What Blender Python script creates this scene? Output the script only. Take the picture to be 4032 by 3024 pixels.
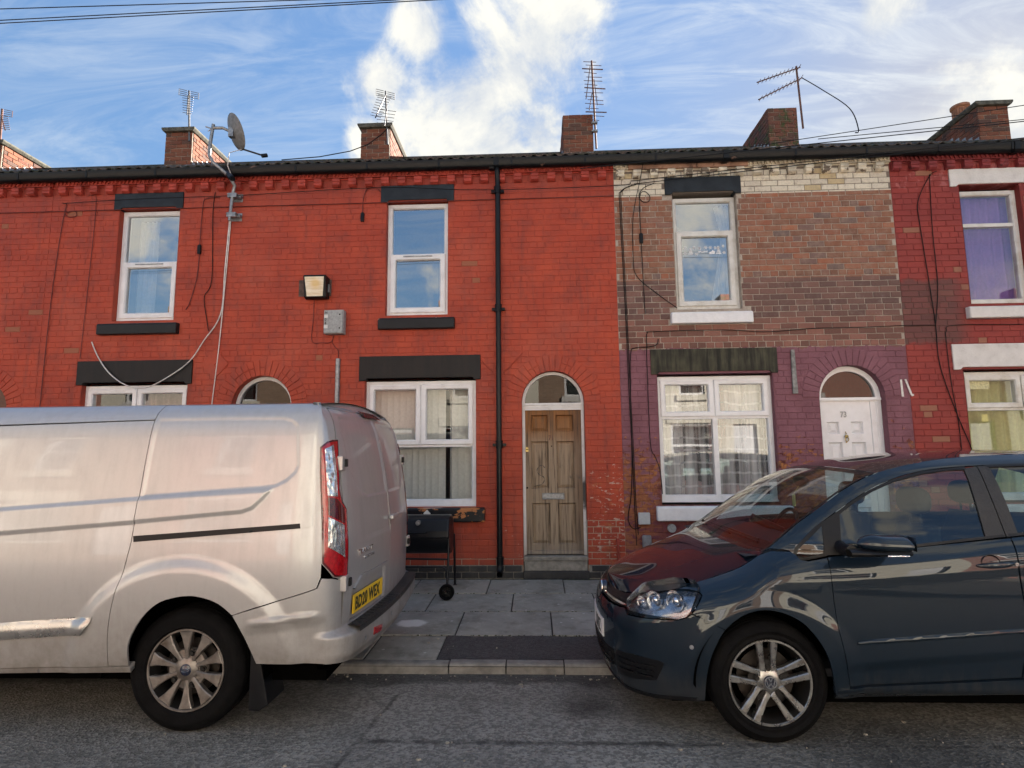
import bpy, bmesh, math, random
from math import sin, cos, pi, radians, sqrt, atan2, hypot
from mathutils import Vector, Matrix, geometry
for o in list(bpy.data.objects): bpy.data.objects.remove(o)
SC = bpy.context.scene; COL = SC.collection
rnd = random.Random(11)
# ------------------------------------------------------------------ camera
CAM = Vector((0.0, -7.08, 1.609))
cd = bpy.data.cameras.new('camera'); cam = bpy.data.objects.new('camera', cd); COL.objects.link(cam)
cd.sensor_width = 36; cd.lens = 2250/4032*36; cd.clip_start = .05; cd.clip_end = 3000
cam.matrix_world = Matrix.Translation(CAM) @ Matrix.Rotation(radians(2.356),4,'Z') @ Matrix.Rotation(radians(90+6.891),4,'X') @ Matrix.Rotation(radians(-.579),4,'Z')
SC.camera = cam
# ------------------------------------------------------------------ light
SUN_EL, SUN_AZ = radians(22), radians(40)          # azimuth measured from +Y (through the houses) towards +X
SKY_STRENGTH = .15; SUN_STRENGTH = 3.8
SC.view_settings.view_transform = 'Standard'; SC.view_settings.look = 'None'
SC.view_settings.exposure = 2.72; SC.view_settings.gamma = 1; SC.view_settings.use_curve_mapping = False
SC.render.engine = 'CYCLES'
SC.cycles.max_bounces = 8; SC.cycles.transparent_max_bounces = 16
SC.cycles.caustics_reflective = False; SC.cycles.caustics_refractive = False
sd = bpy.data.lights.new('sun','SUN'); sun = bpy.data.objects.new('sun', sd); COL.objects.link(sun)
sd.energy = SUN_STRENGTH; sd.angle = radians(.5); sd.color = (1,.92,.82)
sdir = Vector((sin(SUN_AZ)*cos(SUN_EL), cos(SUN_AZ)*cos(SUN_EL), sin(SUN_EL)))
sun.rotation_euler = sdir.to_track_quat('Z','Y').to_euler(); sun.location = sdir*40

class G:
    """tiny node-graph helper"""
    def __init__(s, name, world=False):
        s.m = (bpy.data.worlds if world else bpy.data.materials).new(name); s.m.use_nodes = True
        s.nt = s.m.node_tree; s.nt.nodes.clear()
        s.out = s.nt.nodes.new('ShaderNodeOutputWorld' if world else 'ShaderNodeOutputMaterial')
    def n(s, typ, ins=None, **props):
        nd = s.nt.nodes.new('ShaderNode'+typ)
        for k,v in props.items(): setattr(nd,k,v)
        for k,v in (ins or {}).items(): s.set(nd.inputs[k], v)
        return nd
    def set(s, inp, v):
        if isinstance(v, bpy.types.NodeSocket): s.nt.links.new(v, inp)
        elif isinstance(v, bpy.types.Node): s.nt.links.new(v.outputs[0], inp)
        else:
            if isinstance(v,(tuple,list)) and len(v)==3 and inp.type=='RGBA': v = (*v,1)
            inp.default_value = v
    def math(s, op, a, b=0.0, c=None, clamp=False):
        nd = s.nt.nodes.new('ShaderNodeMath'); nd.operation = op; nd.use_clamp = clamp
        s.set(nd.inputs[0],a); s.set(nd.inputs[1],b)
        if c is not None: s.set(nd.inputs[2],c)
        return nd.outputs[0]
    def vmath(s, op, a, b=(0,0,0)):
        nd = s.nt.nodes.new('ShaderNodeVectorMath'); nd.operation = op
        s.set(nd.inputs[0],a); s.set(nd.inputs[1],b)
        return nd.outputs['Value'] if op in ('DOT_PRODUCT','LENGTH','DISTANCE') else nd.outputs[0]
    def mix(s, f, a, b, blend='MIX'):
        nd = s.nt.nodes.new('ShaderNodeMix'); nd.data_type = 'RGBA'; nd.blend_type = blend
        s.set(nd.inputs[0],f); s.set(nd.inputs[6],a); s.set(nd.inputs[7],b)
        return nd.outputs[2]
    def ramp(s, f, lo, hi, a=0.0, b=1.0, kind='SMOOTHSTEP'):
        nd = s.nt.nodes.new('ShaderNodeMapRange'); nd.interpolation_type = kind
        for i,v in enumerate((f,lo,hi,a,b)): s.set(nd.inputs[i],v)
        return nd.outputs[0]
    def noise(s, vec, scale, detail=3, rough=.55, dist=0.0, col=False):
        nd = s.n('TexNoise', {'Scale':scale,'Detail':detail,'Roughness':rough,'Distortion':dist})
        if vec is not None: s.set(nd.inputs['Vector'],vec)
        return nd.outputs[1 if col else 0]
    def pos(s): return s.n('NewGeometry').outputs['Position']
    def obj(s): return s.n('TexCoord').outputs['Object']
    def xyz(s, v):
        nd = s.n('SeparateXYZ', {0:v}); return nd.outputs
    def scale(s, v, sc):
        nd = s.n('Mapping', {'Vector':v,'Scale':sc}); return nd.outputs[0]
    def bump(s, h, strength=.3, dist=.01, normal=None):
        nd = s.n('Bump', {'Strength':strength,'Distance':dist,'Height':h})
        if normal is not None: s.set(nd.inputs['Normal'],normal)
        return nd.outputs[0]
    def bsdf(s, col, rough=.6, metal=0.0, normal=None, spec=.5, coat=0.0, coatr=.03, **kw):
        nd = s.n('BsdfPrincipled', {'Base Color':col,'Roughness':rough,'Metallic':metal,'Specular IOR Level':spec,'Coat Weight':coat,'Coat Roughness':coatr})
        if normal is not None: s.set(nd.inputs['Normal'],normal)
        for k,v in kw.items(): s.set(nd.inputs[k],v)
        s.nt.links.new(nd.outputs[0], s.out.inputs[0]); return nd
    def rand(s):
        a = s.n('NewGeometry').outputs['Random Per Island']; b = s.n('ObjectInfo').outputs['Random']
        return s.math('FRACT', s.math('MULTIPLY_ADD', b, 7.317, a))

# ------------------------------------------------------------------ sky with clouds
def make_world():
    g = G('World', True); SC.world = g.m
    sky = g.n('TexSky', sky_type='NISHITA', sun_disc=False, sun_elevation=SUN_EL, sun_rotation=SUN_AZ, altitude=30, air_density=1.0, dust_density=.4, ozone_density=2.2)
    d = g.n('TexCoord').outputs['Generated']
    x,y,z = g.xyz(d)
    den = g.math('ADD', g.math('MAXIMUM', z, .0), .22)
    uv = g.n('CombineXYZ', {0:g.math('DIVIDE', x, den),1:g.math('DIVIDE', y, den),2:0.0}).outputs[0]
    # thin streaky high cloud, combed along one direction
    rot = g.n('Mapping', {'Vector':uv,'Rotation':(0,0,radians(24)),'Scale':(1.0,4.2,1)}).outputs[0]
    w1 = g.noise(rot, 2.1, 8, .66, 1.2)
    lo = g.noise(g.vmath('ADD',uv,(1.3,.4,0)), .9, 3, .55)
    wisp = g.math('MULTIPLY', g.ramp(w1,.35,.76), g.ramp(lo,.30,.58,.30,1.0))
    # heaped clouds: one turbulent field, gathered round a few places in the sky
    nz = g.noise(d, 6.5, 9, .63, .25)
    nzz = g.math('SUBTRACT', nz, .5)
    def P(px,py):     # direction of a place in the sky as the camera sees it
        f=2250; vv=cam.matrix_world.to_3x3() @ Vector(((px-2016)/f, -(py-1512)/f, -1)); return vv.normalized()
    heap = None
    for (px,py,r) in ((2230,60,.045),(2130,170,.065),(2020,290,.075),(1890,400,.080),(1780,520,.075),(1960,560,.075),(2120,520,.050),(1500,330,.035),(1660,120,.035),(4010,560,.070),(3480,20,.030),(1480,560,.03)):
        q = P(px,py); dd = g.vmath('DISTANCE', d, tuple(q))
        b = g.math('SUBTRACT', 1.0, g.math('DIVIDE', dd, r*1.45))
        heap = b if heap is None else g.math('MAXIMUM', heap, b)
    field = g.math('ADD', g.math('MAXIMUM', heap, -.8), g.math('MULTIPLY', nzz, 3.4))
    heap = g.ramp(field, -.22, .72)
    behind = g.ramp(y, -.2, .25, 1.0, .0)
    bank = g.math('MULTIPLY', g.ramp(g.math('ADD',nz,g.math('MULTIPLY',lo,.5)),.74,.92), behind)
    heapc = g.mix(g.ramp(nz,.36,.66), CLOUD_SHADE, CLOUD_LIT)
    base = g.mix(1.0, sky.outputs[0], (SKYM,SKYM,SKYM), 'MULTIPLY')
    lum = g.n('RGBToBW', {0:base}).outputs[0]
    soft = g.math('DIVIDE', 1.0, g.math('MULTIPLY_ADD', lum, 1.3, .58))
    base = g.n('VectorMath', {0:base,3:soft}, operation='SCALE').outputs[0]
    hs = g.n('HueSaturation', {'Hue':.5,'Saturation':SKY_SAT,'Value':1.0,'Color':base}).outputs[0]
    right = g.ramp(g.vmath('DOT_PRODUCT', d, tuple(sdir)), .40, .97, .36, .95)
    wv = g.math('MULTIPLY', wisp, right)
    c = g.mix(wv, hs, WISP)
    c = g.mix(bank, c, CLOUD_LIT)
    c = g.mix(heap, c, heapc)
    bg = g.n('Background', {'Color':c,'Strength':SKY_STRENGTH})
    g.nt.links.new(bg.outputs[0], g.out.inputs[0])
SKY_SAT=1.08; CLOUD_SHADE=(.70,.75,.82); CLOUD_LIT=(1.12,1.09,.98); WISP=(.95,1.0,1.02)
SKYM = .31
make_world()

# ------------------------------------------------------------------ helpers
OFF = {}
class MB:
    def __init__(s): s.v=[]; s.f=[]
    def add(s, vs, fs):
        o=len(s.v); s.v += [tuple(v) for v in vs]; s.f += [tuple(i+o for i in f) for f in fs]; return s
    def box(s, x0,x1,y0,y1,z0,z1):
        return s.add([(x0,y0,z0),(x1,y0,z0),(x1,y1,z0),(x0,y1,z0),(x0,y0,z1),(x1,y0,z1),(x1,y1,z1),(x0,y1,z1)],
            [(0,1,5,4),(1,2,6,5),(2,3,7,6),(3,0,4,7),(4,5,6,7),(3,2,1,0)])
    def cyl(s, p, q, r0, r1=None, n=12, caps=True):
        p=Vector(p); q=Vector(q); r1 = r0 if r1 is None else r1
        a=(q-p).normalized(); t = Vector((0,0,1)) if abs(a.z)<.9 else Vector((1,0,0))
        u=a.cross(t).normalized(); w=a.cross(u)
        vs=[]
        for c,r in ((p,r0),(q,r1)):
            for i in range(n): vs.append(c+(u*cos(2*pi*i/n)+w*sin(2*pi*i/n))*r)
        fs=[(i,(i+1)%n,n+(i+1)%n,n+i) for i in range(n)]
        if caps: fs += [tuple(range(n))[::-1], tuple(range(n,2*n))]
        return s.add(vs,fs)
    def tube(s, pts, r, n=8, caps=True, closed=False):
        pts=[Vector(p) for p in pts]; m=len(pts); vs=[]; u=None
        for i,p in enumerate(pts):
            if closed: a=(pts[(i+1)%m]-pts[i-1]).normalized()
            else: a=((pts[min(i+1,m-1)]-pts[max(i-1,0)])).normalized()
            if u is None:
                t=Vector((0,0,1)) if abs(a.z)<.9 else Vector((1,0,0)); u=a.cross(t).normalized()
            else: u=(u-a*u.dot(a)).normalized()
            w=a.cross(u); rr = r[i] if isinstance(r,(list,tuple)) else r
            for k in range(n): vs.append(p+(u*cos(2*pi*k/n)+w*sin(2*pi*k/n))*rr)
        fs=[]
        for i in range(m if closed else m-1):
            j=(i+1)%m
            for k in range(n): fs.append((i*n+k, i*n+(k+1)%n, j*n+(k+1)%n, j*n+k))
        if caps and not closed: fs += [tuple(range(n))[::-1], tuple(range((m-1)*n,m*n))]
        return s.add(vs,fs)
    def prism(s, poly, axis, a, b):
        n=len(poly)
        mk = {'y':lambda p,t:(p[0],t,p[1]), 'x':lambda p,t:(t,p[0],p[1]), 'z':lambda p,t:(p[0],p[1],t)}[axis]
        vs=[mk(p,a) for p in poly]+[mk(p,b) for p in poly]
        fs=[tuple(range(n)),tuple(range(2*n-1,n-1,-1))]+[(i,n+i,n+(i+1)%n,(i+1)%n) for i in range(n)]
        return s.add(vs,fs)
    def lathe(s, prof, c, axis='y', n=48, a0=0.0, a1=2*pi):
        """prof: list of (radius, offset along axis)"""
        full = abs(a1-a0-2*pi)<1e-6; m = n if full else n+1; vs=[]
        for r,t in prof:
            for i in range(m):
                a=a0+(a1-a0)*i/n
                if axis=='y': vs.append((c[0]+r*cos(a), c[1]+t, c[2]+r*sin(a)))
                elif axis=='x': vs.append((c[0]+t, c[1]+r*cos(a), c[2]+r*sin(a)))
                else: vs.append((c[0]+r*cos(a), c[1]+r*sin(a), c[2]+t))
        fs=[]
        for k in range(len(prof)-1):
            for i in range(n):
                j=(i+1)%m if full else i+1
                fs.append((k*m+i,k*m+j,(k+1)*m+j,(k+1)*m+i))
        return s.add(vs,fs)
    def grid(s, rows):
        n=len(rows[0]); vs=[p for r in rows for p in r]
        fs=[(i*n+k,i*n+k+1,(i+1)*n+k+1,(i+1)*n+k) for i in range(len(rows)-1) for k in range(n-1)]
        return s.add(vs,fs)
    def ring(s, x0,x1,z0,z1,w,y0,y1,ch=.006):
        """mitred rectangular frame lying in a wall facing -Y"""
        prof=[(0,y1),(0,y0+ch),(ch,y0),(w-2*ch,y0),(w,y0+2.5*ch),(w,y1)]; vs=[]
        for cx,cz,dx,dz in ((x0,z0,1,1),(x1,z0,-1,1),(x1,z1,-1,-1),(x0,z1,1,-1)):
            for t,y in prof: vs.append((cx+dx*t,y,cz+dz*t))
        m=len(prof); fs=[]
        for i in range(4):
            j=(i+1)%4
            for k in range(m-1): fs.append((i*m+k,j*m+k,j*m+k+1,i*m+k+1))
        return s.add(vs,fs)
def root_off(o):
    while o.parent: o=o.parent
    return OFF.get(o.name, Vector((0,0,0)))
def obj(name, mb, mat, parent=None, smooth=0, bevel=0.0, kind=None, seg=2):
    me=bpy.data.meshes.new(name)
    off = root_off(parent) if parent else Vector((0,0,0))
    me.from_pydata([(v[0]-off.x,v[1]-off.y,v[2]-off.z) for v in mb.v],[],mb.f)
    bm=bmesh.new(); bm.from_mesh(me); bmesh.ops.recalc_face_normals(bm,faces=bm.faces); bm.to_mesh(me); bm.free()
    if smooth:
        me.polygons.foreach_set('use_smooth',[True]*len(me.polygons)); me.set_sharp_from_angle(angle=radians(smooth))
    me.materials.append(mat)
    o=bpy.data.objects.new(name,me); COL.objects.link(o)
    if parent: o.parent=parent
    if bevel:
        b=o.modifiers.new('bevel','BEVEL'); b.width=bevel; b.segments=seg; b.limit_method='ANGLE'; b.angle_limit=radians(35)
    if kind: o['kind']=kind
    return o
def tag(o, label, cat, group=None):
    o['label']=label; o['category']=cat
    if group: o['group']=group
    return o
def thing(name, label, cat, loc, group=None):
    o=bpy.data.objects.new(name,None); COL.objects.link(o); o.location=loc; o.empty_display_size=.2
    OFF[o.name]=Vector(loc); return tag(o,label,cat,group)
def struct(name, mb, mat, **k):
    o=obj(name,mb,mat,**k); o['kind']='structure'; return o
def text_mb(txt, size, place, extrude=.002, sx=1.0, spacing=1.0, bold=0.0):
    """mesh of lettering; place(u,v,w) -> world point"""
    cu=bpy.data.curves.new('t','FONT'); cu.body=txt; cu.size=size; cu.extrude=extrude; cu.space_character=spacing; cu.offset=bold; cu.resolution_u=3
    ob=bpy.data.objects.new('t',cu); COL.objects.link(ob)
    me=ob.to_mesh(); mb=MB()
    mb.add([place(v.co.x*sx,v.co.y,v.co.z) for v in me.vertices],[tuple(p.vertices) for p in me.polygons])
    ob.to_mesh_clear(); bpy.data.objects.remove(ob); bpy.data.curves.remove(cu); return mb

# ------------------------------------------------------------------ plain materials
def simple(name, col, rough=.6, metal=0.0, var=.12, nscale=20, bump=.0, bscale=60, spec=.5, coat=0.0, dirt=0.0, dirtcol=(.05,.045,.04), dscale=4):
    g=G(name); p=g.pos()
    nz=g.noise(p,nscale,4); c=g.mix(g.ramp(nz,.3,.7), tuple(x*(1-var) for x in col), tuple(min(1,x*(1+var)) for x in col))
    if dirt: c=g.mix(g.math('MULTIPLY',g.ramp(g.noise(p,dscale,6,.65),.45,.75),dirt), c, dirtcol)
    nm=g.bump(g.noise(p,bscale,4),bump,.01) if bump else None
    g.bsdf(c, g.ramp(nz,.2,.8,max(.02,rough-.06),min(1,rough+.06)), metal, nm, spec, coat); return g.m
MT={}
MT['upvc']=simple('white_upvc',(.80,.80,.81),.32,var=.03,nscale=9,dirt=.22,dirtcol=(.42,.39,.34),dscale=5)
MT['upvc_old']=simple('aged_upvc',(.68,.67,.63),.38,var=.05,nscale=12,dirt=.55,dirtcol=(.36,.30,.20),dscale=4)
MT['white_paint']=simple('white_masonry_paint',(.80,.80,.81),.6,var=.04,nscale=14,bump=.25,bscale=45,dirt=.12,dirtcol=(.45,.42,.4),dscale=6)
MT['white_worn']=simple('worn_white_paint',(.70,.68,.65),.6,var=.06,nscale=18,bump=.3,bscale=50,dirt=.45,dirtcol=(.33,.30,.27),dscale=9)
MT['black_plastic']=simple('black_plastic',(.004,.0045,.006),.40,var=.2,nscale=14,dirt=.15,dirtcol=(.03,.028,.025),spec=.25)
MT['cable']=simple('cable_black',(.006,.006,.006),.6,spec=.2)
MT['cable_white']=simple('cable_white',(.72,.70,.66),.5,dirt=.3,dirtcol=(.35,.3,.27),dscale=8)
MT['cable_paint']=simple('cable_painted_red',(.13,.022,.017),.6)
MT['galv']=simple('galvanised_steel',(.30,.31,.32),.5,.75,var=.25,nscale=30,dirt=.4,dirtcol=(.16,.15,.14),dscale=14)
MT['alu']=simple('aerial_aluminium',(.16,.155,.155),.5,.6,var=.2)
MT['rust_metal']=simple('rusty_mast',(.16,.08,.06),.7,.3,var=.3)
MT['grey_box']=simple('grey_cabinet',(.33,.34,.34),.55,var=.18,nscale=40,dirt=.5,dirtcol=(.2,.2,.19),dscale=16)
MT['chrome']=simple('chrome',(.72,.72,.73),.14,1.0,var=.03)
MT['brass']=simple('brass',(.45,.34,.14),.35,1.0,var=.2)
MT['dark']=simple('dark_void',(.002,.002,.002),.9,spec=0)
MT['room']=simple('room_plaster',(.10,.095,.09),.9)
MT['lead']=simple('lead_flashing',(.36,.38,.40),.5,.3,var=.15,dirt=.3,dirtcol=(.6,.6,.6))
MT['blueengineering']=simple('painted_blue_brick',(.010,.012,.017),.5,var=.35,nscale=30,bump=.3,bscale=70,dirt=.4,dirtcol=(.09,.085,.075),dscale=7)
MT['plinth_mortar']=simple('plinth_mortar',(.22,.20,.17),.9,var=.25,nscale=25,bump=.5,bscale=60)
def glass(name, tint=(.86,.9,.9), ior=1.7, wav=.0006, wscale=1.4, rough=0.0):
    g=G(name); p=g.pos(); nm=g.bump(g.noise(p,wscale,2),1.0,wav)
    fc=g.n('LayerWeight',{'Blend':.5,'Normal':nm}).outputs['Facing']; r0=((ior-1)/(ior+1))**2
    fr=g.math('MULTIPLY_ADD',g.math('POWER',fc,5.0),1-r0,r0); tr=g.n('BsdfTransparent',{'Color':tint}); gl=g.n('BsdfGlossy',{'Color':(1,1,1),'Roughness':rough,'Normal':nm})
    mx=g.n('MixShader',{0:fr,1:tr.outputs[0],2:gl.outputs[0]}); g.nt.links.new(mx.outputs[0],g.out.inputs[0]); return g.m
MT['pane']=glass('window_glass',(.80,.84,.84),4.6)
MT['pane_low']=glass('window_glass_clear',(.97,.98,.97),1.55)
MT['pane_mid']=glass('window_glass_thin',(.92,.92,.94),2.3)
MT['pane_mid2']=glass('window_glass_bay',(.95,.96,.96),1.95)
MT['carglass']=glass('car_glass',(.58,.70,.72),1.75,.0015,3.0)
MT['lens']=glass('lamp_lens',(.95,.96,.97),1.5,.0,3)
# ------------------------------------------------------------------ brick materials (zones are painted bands, soot and peeling on the real walls)
def brick_mats():
    def red(name, mortar):
        g=G(name); p=g.pos(); x,y,z=g.xyz(p); r=g.rand()
        nz=g.noise(p,2.2,4); fine=g.noise(p,38,4)
        c=g.mix(g.ramp(nz,.3,.7),(.36,.046,.020),(.455,.066,.027))
        if not mortar: c=g.mix(g.math('MULTIPLY',g.ramp(r,.0,1.0),.25),c,(.34,.050,.026))
        else: c=g.mix(.20,c,(.22,.042,.030))
        c=g.mix(g.math('MULTIPLY',g.ramp(g.noise(p,4,6,.7),.44,.70),.6),c,(.21,.042,.030))
        c=g.mix(g.math('MULTIPLY',g.ramp(g.noise(g.scale(p,(7,1,.7)),1.4,5,.65),.50,.72),.6),c,(.16,.036,.028))
        c=g.mix(g.math('MULTIPLY',g.ramp(g.noise(g.vmath('ADD',p,(4,2,9)),1.1,4,.6),.5,.7),.35),c,(.47,.105,.06))
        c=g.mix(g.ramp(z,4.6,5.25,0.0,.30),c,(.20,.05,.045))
        # flaked paint: pale plaster specks and bare brick
        f1=g.noise(g.scale(p,(7,1,16)),1.6,5,.65)
        zone=g.math('MULTIPLY',g.ramp(x,.45,.75),g.ramp(z,1.9,1.2,0.0,1.0)); zone=g.math('MAXIMUM',zone,g.math('MULTIPLY',g.ramp(x,-.75,-.3),g.ramp(z,1.5,.5,0.0,.55)))
        th=g.math('SUBTRACT',.73,g.math('MULTIPLY',zone,.16))
        c=g.mix(g.ramp(f1,th,g.math('ADD',th,.02)),c,(.50,.33,.27))
        f2=g.noise(g.scale(p,(5,1,9)),1.3,4,.6,.3)
        bare=g.math('MULTIPLY',g.ramp(f2,g.math('SUBTRACT',.78,g.math('MULTIPLY',zone,.27)),.82),1.0)
        c=g.mix(bare,c,g.mix(fine,(.36,.11,.04),(.48,.19,.07)))
        if not mortar: c=g.mix(g.math('GREATER_THAN',r,.992),c,(.30,.10,.05))
        if mortar:
            low=g.math('MAXIMUM',g.math('LESS_THAN',z,.352),g.math('MULTIPLY',g.math('GREATER_THAN',x,.58),g.math('LESS_THAN',z,.80)))
            c=g.mix(g.math('MULTIPLY',low,g.ramp(fine,.2,.5,.6,1.0)),c,(.42,.33,.25))
        c=g.mix(g.ramp(z,.75,.28,0.0,.22),c,(.14,.06,.045))
        h=g.math('ADD',g.noise(p,26,5,.6),g.math('MULTIPLY',f1,.6))
        g.bsdf(c,g.ramp(fine,.2,.8,.50,.68),normal=g.bump(h,.45,.006),spec=.35); return g.m
    MT['red_brick']=red('red_painted_brick',False); MT['red_mortar']=red('red_painted_joint',True)
    def h73(name, mortar):
        g=G(name); p=g.pos(); x,y,z=g.xyz(p); r=g.rand(); fine=g.noise(p,42,5,.65); blot=g.noise(p,9,5,.65)
        edge=g.math('MULTIPLY',g.math('SUBTRACT',g.noise(p,11,4,.65),.5),.17)
        zz=g.math('ADD',z,edge)
        if mortar:
            c=g.mix(g.ramp(blot,.3,.7),(.30,.25,.205),(.46,.40,.335))
            c=g.mix(g.math('GREATER_THAN',z,4.865),c,(.20,.165,.135))
        else:
            cr=g.n('ValToRGB',{0:r}); e=cr.color_ramp; e.interpolation='LINEAR'
            cols=[(0,(.18,.085,.056)),(.2,(.25,.108,.064)),(.45,(.29,.132,.080)),(.62,(.27,.098,.058)),(.80,(.36,.140,.075)),(.90,(.20,.115,.095)),(1,(.15,.105,.095))]
            while len(e.elements)<len(cols): e.elements.new(.5)
            for el,(q,k) in zip(e.elements,cols): el.position=q; el.color=(*k,1)
            c=cr.outputs[0]
            c=g.mix(g.math('MULTIPLY',g.ramp(blot,.38,.72),.6),c,(.32,.22,.165))
            dark=g.mix(g.ramp(r,0,1),(.13,.075,.065),(.21,.110,.088))
            dark=g.mix(g.math('MULTIPLY',g.ramp(blot,.5,.8),.55),dark,(.30,.24,.21))
            c=g.mix(g.math('LESS_THAN',z,3.748),c,dark)
            mid=g.math('MULTIPLY',g.ramp(z,3.35,3.15),.65); c=g.mix(mid,c,g.mix(g.ramp(r,0,1),(.17,.075,.055),(.31,.135,.10)))
            cre=g.mix(g.ramp(r,0,1),(.74,.68,.55),(.62,.56,.46)); cre=g.mix(g.math('GREATER_THAN',r,.94),cre,(.56,.45,.27))
            cre=g.mix(g.math('MULTIPLY',g.ramp(blot,.5,.72),.6),cre,(.30,.24,.18))
            c=g.mix(g.math('GREATER_THAN',z,4.865),c,cre)
        # purple masonry paint on the ground storey, peeling off below the sill
        pur=g.mix(g.ramp(g.noise(p,3,4),.3,.7),(.195,.080,.100),(.250,.108,.135))
        if mortar: pur=g.mix(.25,pur,(.13,.05,.065))
        peel=g.noise(g.scale(p,(6,1,10)),1.5,6,.65,.4)
        th=g.ramp(z,1.05,2.5,.44,.74)
        bare=g.mix(r,(.30,.10,.045),(.44,.18,.06)) if not mortar else (.24,.12,.075)
        old=g.mix(g.ramp(blot,.35,.65),(.17,.038,.034),(.11,.03,.028))
        pl=g.mix(g.ramp(peel,th,g.math('ADD',th,.03)),pur,g.mix(g.ramp(g.noise(p,14,4),.42,.58),old,bare))
        low=g.ramp(z,1.0,.75); pl=g.mix(g.math('MULTIPLY',low,.8),pl,(.17,.045,.055))
        orange=g.math('MULTIPLY',g.ramp(x,1.55,1.3),g.ramp(z,1.7,1.25)); pl=g.mix(g.math('MULTIPLY',g.math('MULTIPLY',orange,.75),g.ramp(peel,.44,.52)),pl,g.mix(fine,(.26,.09,.045),(.38,.15,.06)))
        c=g.mix(g.math('LESS_THAN',zz,2.868),c,pl)
        c=g.mix(g.math('MULTIPLY',g.ramp(fine,.45,.75),.25),c,(.08,.06,.05))
        g.bsdf(c,g.ramp(fine,.2,.8,.62,.85),normal=g.bump(g.math('ADD',fine,g.math('MULTIPLY',blot,1.2)),.55,.007),spec=.3); return g.m
    MT['brick73']=h73('brick_of_73',False); MT['mortar73']=h73('mortar_of_73',True)
    def h75(name, mortar):
        g=G(name); p=g.pos(); x,y,z=g.xyz(p); r=g.rand(); fine=g.noise(p,40,4); blot=g.noise(p,8,5,.65)
        zz=g.math('ADD',z,g.math('MULTIPLY',g.math('SUBTRACT',blot,.5),.16))
        c=g.mix(g.ramp(g.noise(p,2.5,4),.3,.7),(.25,.036,.030),(.32,.050,.038))
        if mortar: c=g.mix(.4,c,(.10,.02,.02))
        else:
            c=g.mix(g.math('MULTIPLY',r,.35),c,(.20,.045,.042)); c=g.mix(g.math('GREATER_THAN',r,.955),c,(.30,.13,.08))
        soot=g.mix(r,(.095,.05,.045),(.16,.06,.052)) if not mortar else (.10,.065,.055)
        inz=g.math('MULTIPLY',g.ramp(zz,2.86,2.92),g.ramp(zz,3.72,3.66)); inz=g.math('MULTIPLY',inz,g.ramp(x,5.4,5.1))
        c=g.mix(g.math('MULTIPLY',inz,.85),c,soot)
        f=g.noise(g.scale(p,(6,1,12)),1.5,5,.6); c=g.mix(g.ramp(f,.76,.78),c,(.38,.20,.14))
        pink=g.math('MULTIPLY',g.ramp(z,4.85,4.9),g.ramp(blot,.5,.62)); c=g.mix(g.math('MULTIPLY',pink,.6),c,(.45,.16,.15))
        g.bsdf(c,.62,normal=g.bump(g.math('ADD',fine,blot),.45,.006),spec=.3); return g.m
    MT['brick75']=h75('brick_of_75',False); MT['mortar75']=h75('mortar_of_75',True)
    def chim(name, a, b, moss):
        g=G(name); p=g.pos(); r=g.rand(); fine=g.noise(p,36,5,.65); blot=g.noise(p,7,5,.65)
        c=g.mix(r,a,b); c=g.mix(g.math('GREATER_THAN',r,.8),c,(.12,.065,.05)); c=g.mix(g.math('MULTIPLY',g.ramp(blot,.45,.75),.5),c,(.10,.075,.06))
        if moss: c=g.mix(g.ramp(g.noise(p,5,6,.7),.5,.6),c,(.055,.075,.03))
        g.bsdf(c,.85,normal=g.bump(g.math('ADD',fine,blot),.7,.012),spec=.25); return g.m
    MT['chim']=chim('chimney_brick',(.17,.062,.040),(.27,.105,.060),False); MT['chim_moss']=chim('mossy_chimney_brick',(.15,.060,.042),(.23,.095,.065),True)
    MT['chim_mortar']=simple('chimney_mortar',(.27,.23,.185),.95,var=.3,nscale=22,bump=.5)
brick_mats()
def worn(name, base, chips, amount=.7, scale=(5,5,5), rough=.5, streak=0.0, streakcol=(.1,.09,.06)):
    g=G(name); p=g.pos(); fine=g.noise(p,40,4); n=g.noise(g.scale(p,scale),1.5,5,.6,.3)
    c=g.mix(g.ramp(g.noise(p,6,4),.3,.7),tuple(v*.75 for v in base),tuple(v*1.3 for v in base))
    if streak: c=g.mix(g.math('MULTIPLY',g.ramp(g.noise(g.scale(p,(9,1,.9)),1.6,5,.6),.35,.65),streak),c,streakcol)
    c=g.mix(g.ramp(n,amount,amount+.02),c,g.mix(fine,chips,tuple(v*.7 for v in chips)))
    g.bsdf(c,rough,spec=.3,normal=g.bump(g.math('ADD',fine,g.math('MULTIPLY',g.ramp(n,amount,amount+.02),-1.2)),.4,.006)); return g.m
MT['lintel_grey']=worn('slate_grey_paint',(.016,.021,.027),(.40,.24,.22),.78,(3,3,3))
MT['lintel_black']=worn('black_lintel_paint',(.0045,.004,.0045),(.42,.25,.22),.75,(3.4,3,4),.5,.4,(.018,.011,.008))
MT['sill_black']=worn('black_sill_paint',(.006,.007,.009),(.42,.20,.13),.66,(4,3,4),.42)
MT['sill_peel']=worn('peeling_black_sill_paint',(.006,.007,.010),(.50,.19,.065),.55,(3.2,3,6),.4)
MT['lintel_stone']=worn('weathered_stone_lintel',(.070,.066,.043),(.012,.012,.013),.74,(3,3,3),.75,.85,(.010,.010,.009))
MT['gutter']=worn('black_gutter_paint',(.004,.005,.006),(.14,.085,.065),.68,(2.2,3,5),.42)
MT['fascia']=worn('fascia_paint',(.22,.055,.04),(.07,.04,.03),.6,(4,4,6),.6)
MT['red_trim']=worn('red_cornice_paint',(.36,.055,.038),(.20,.04,.03),.66,(5,5,5),.55)
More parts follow.
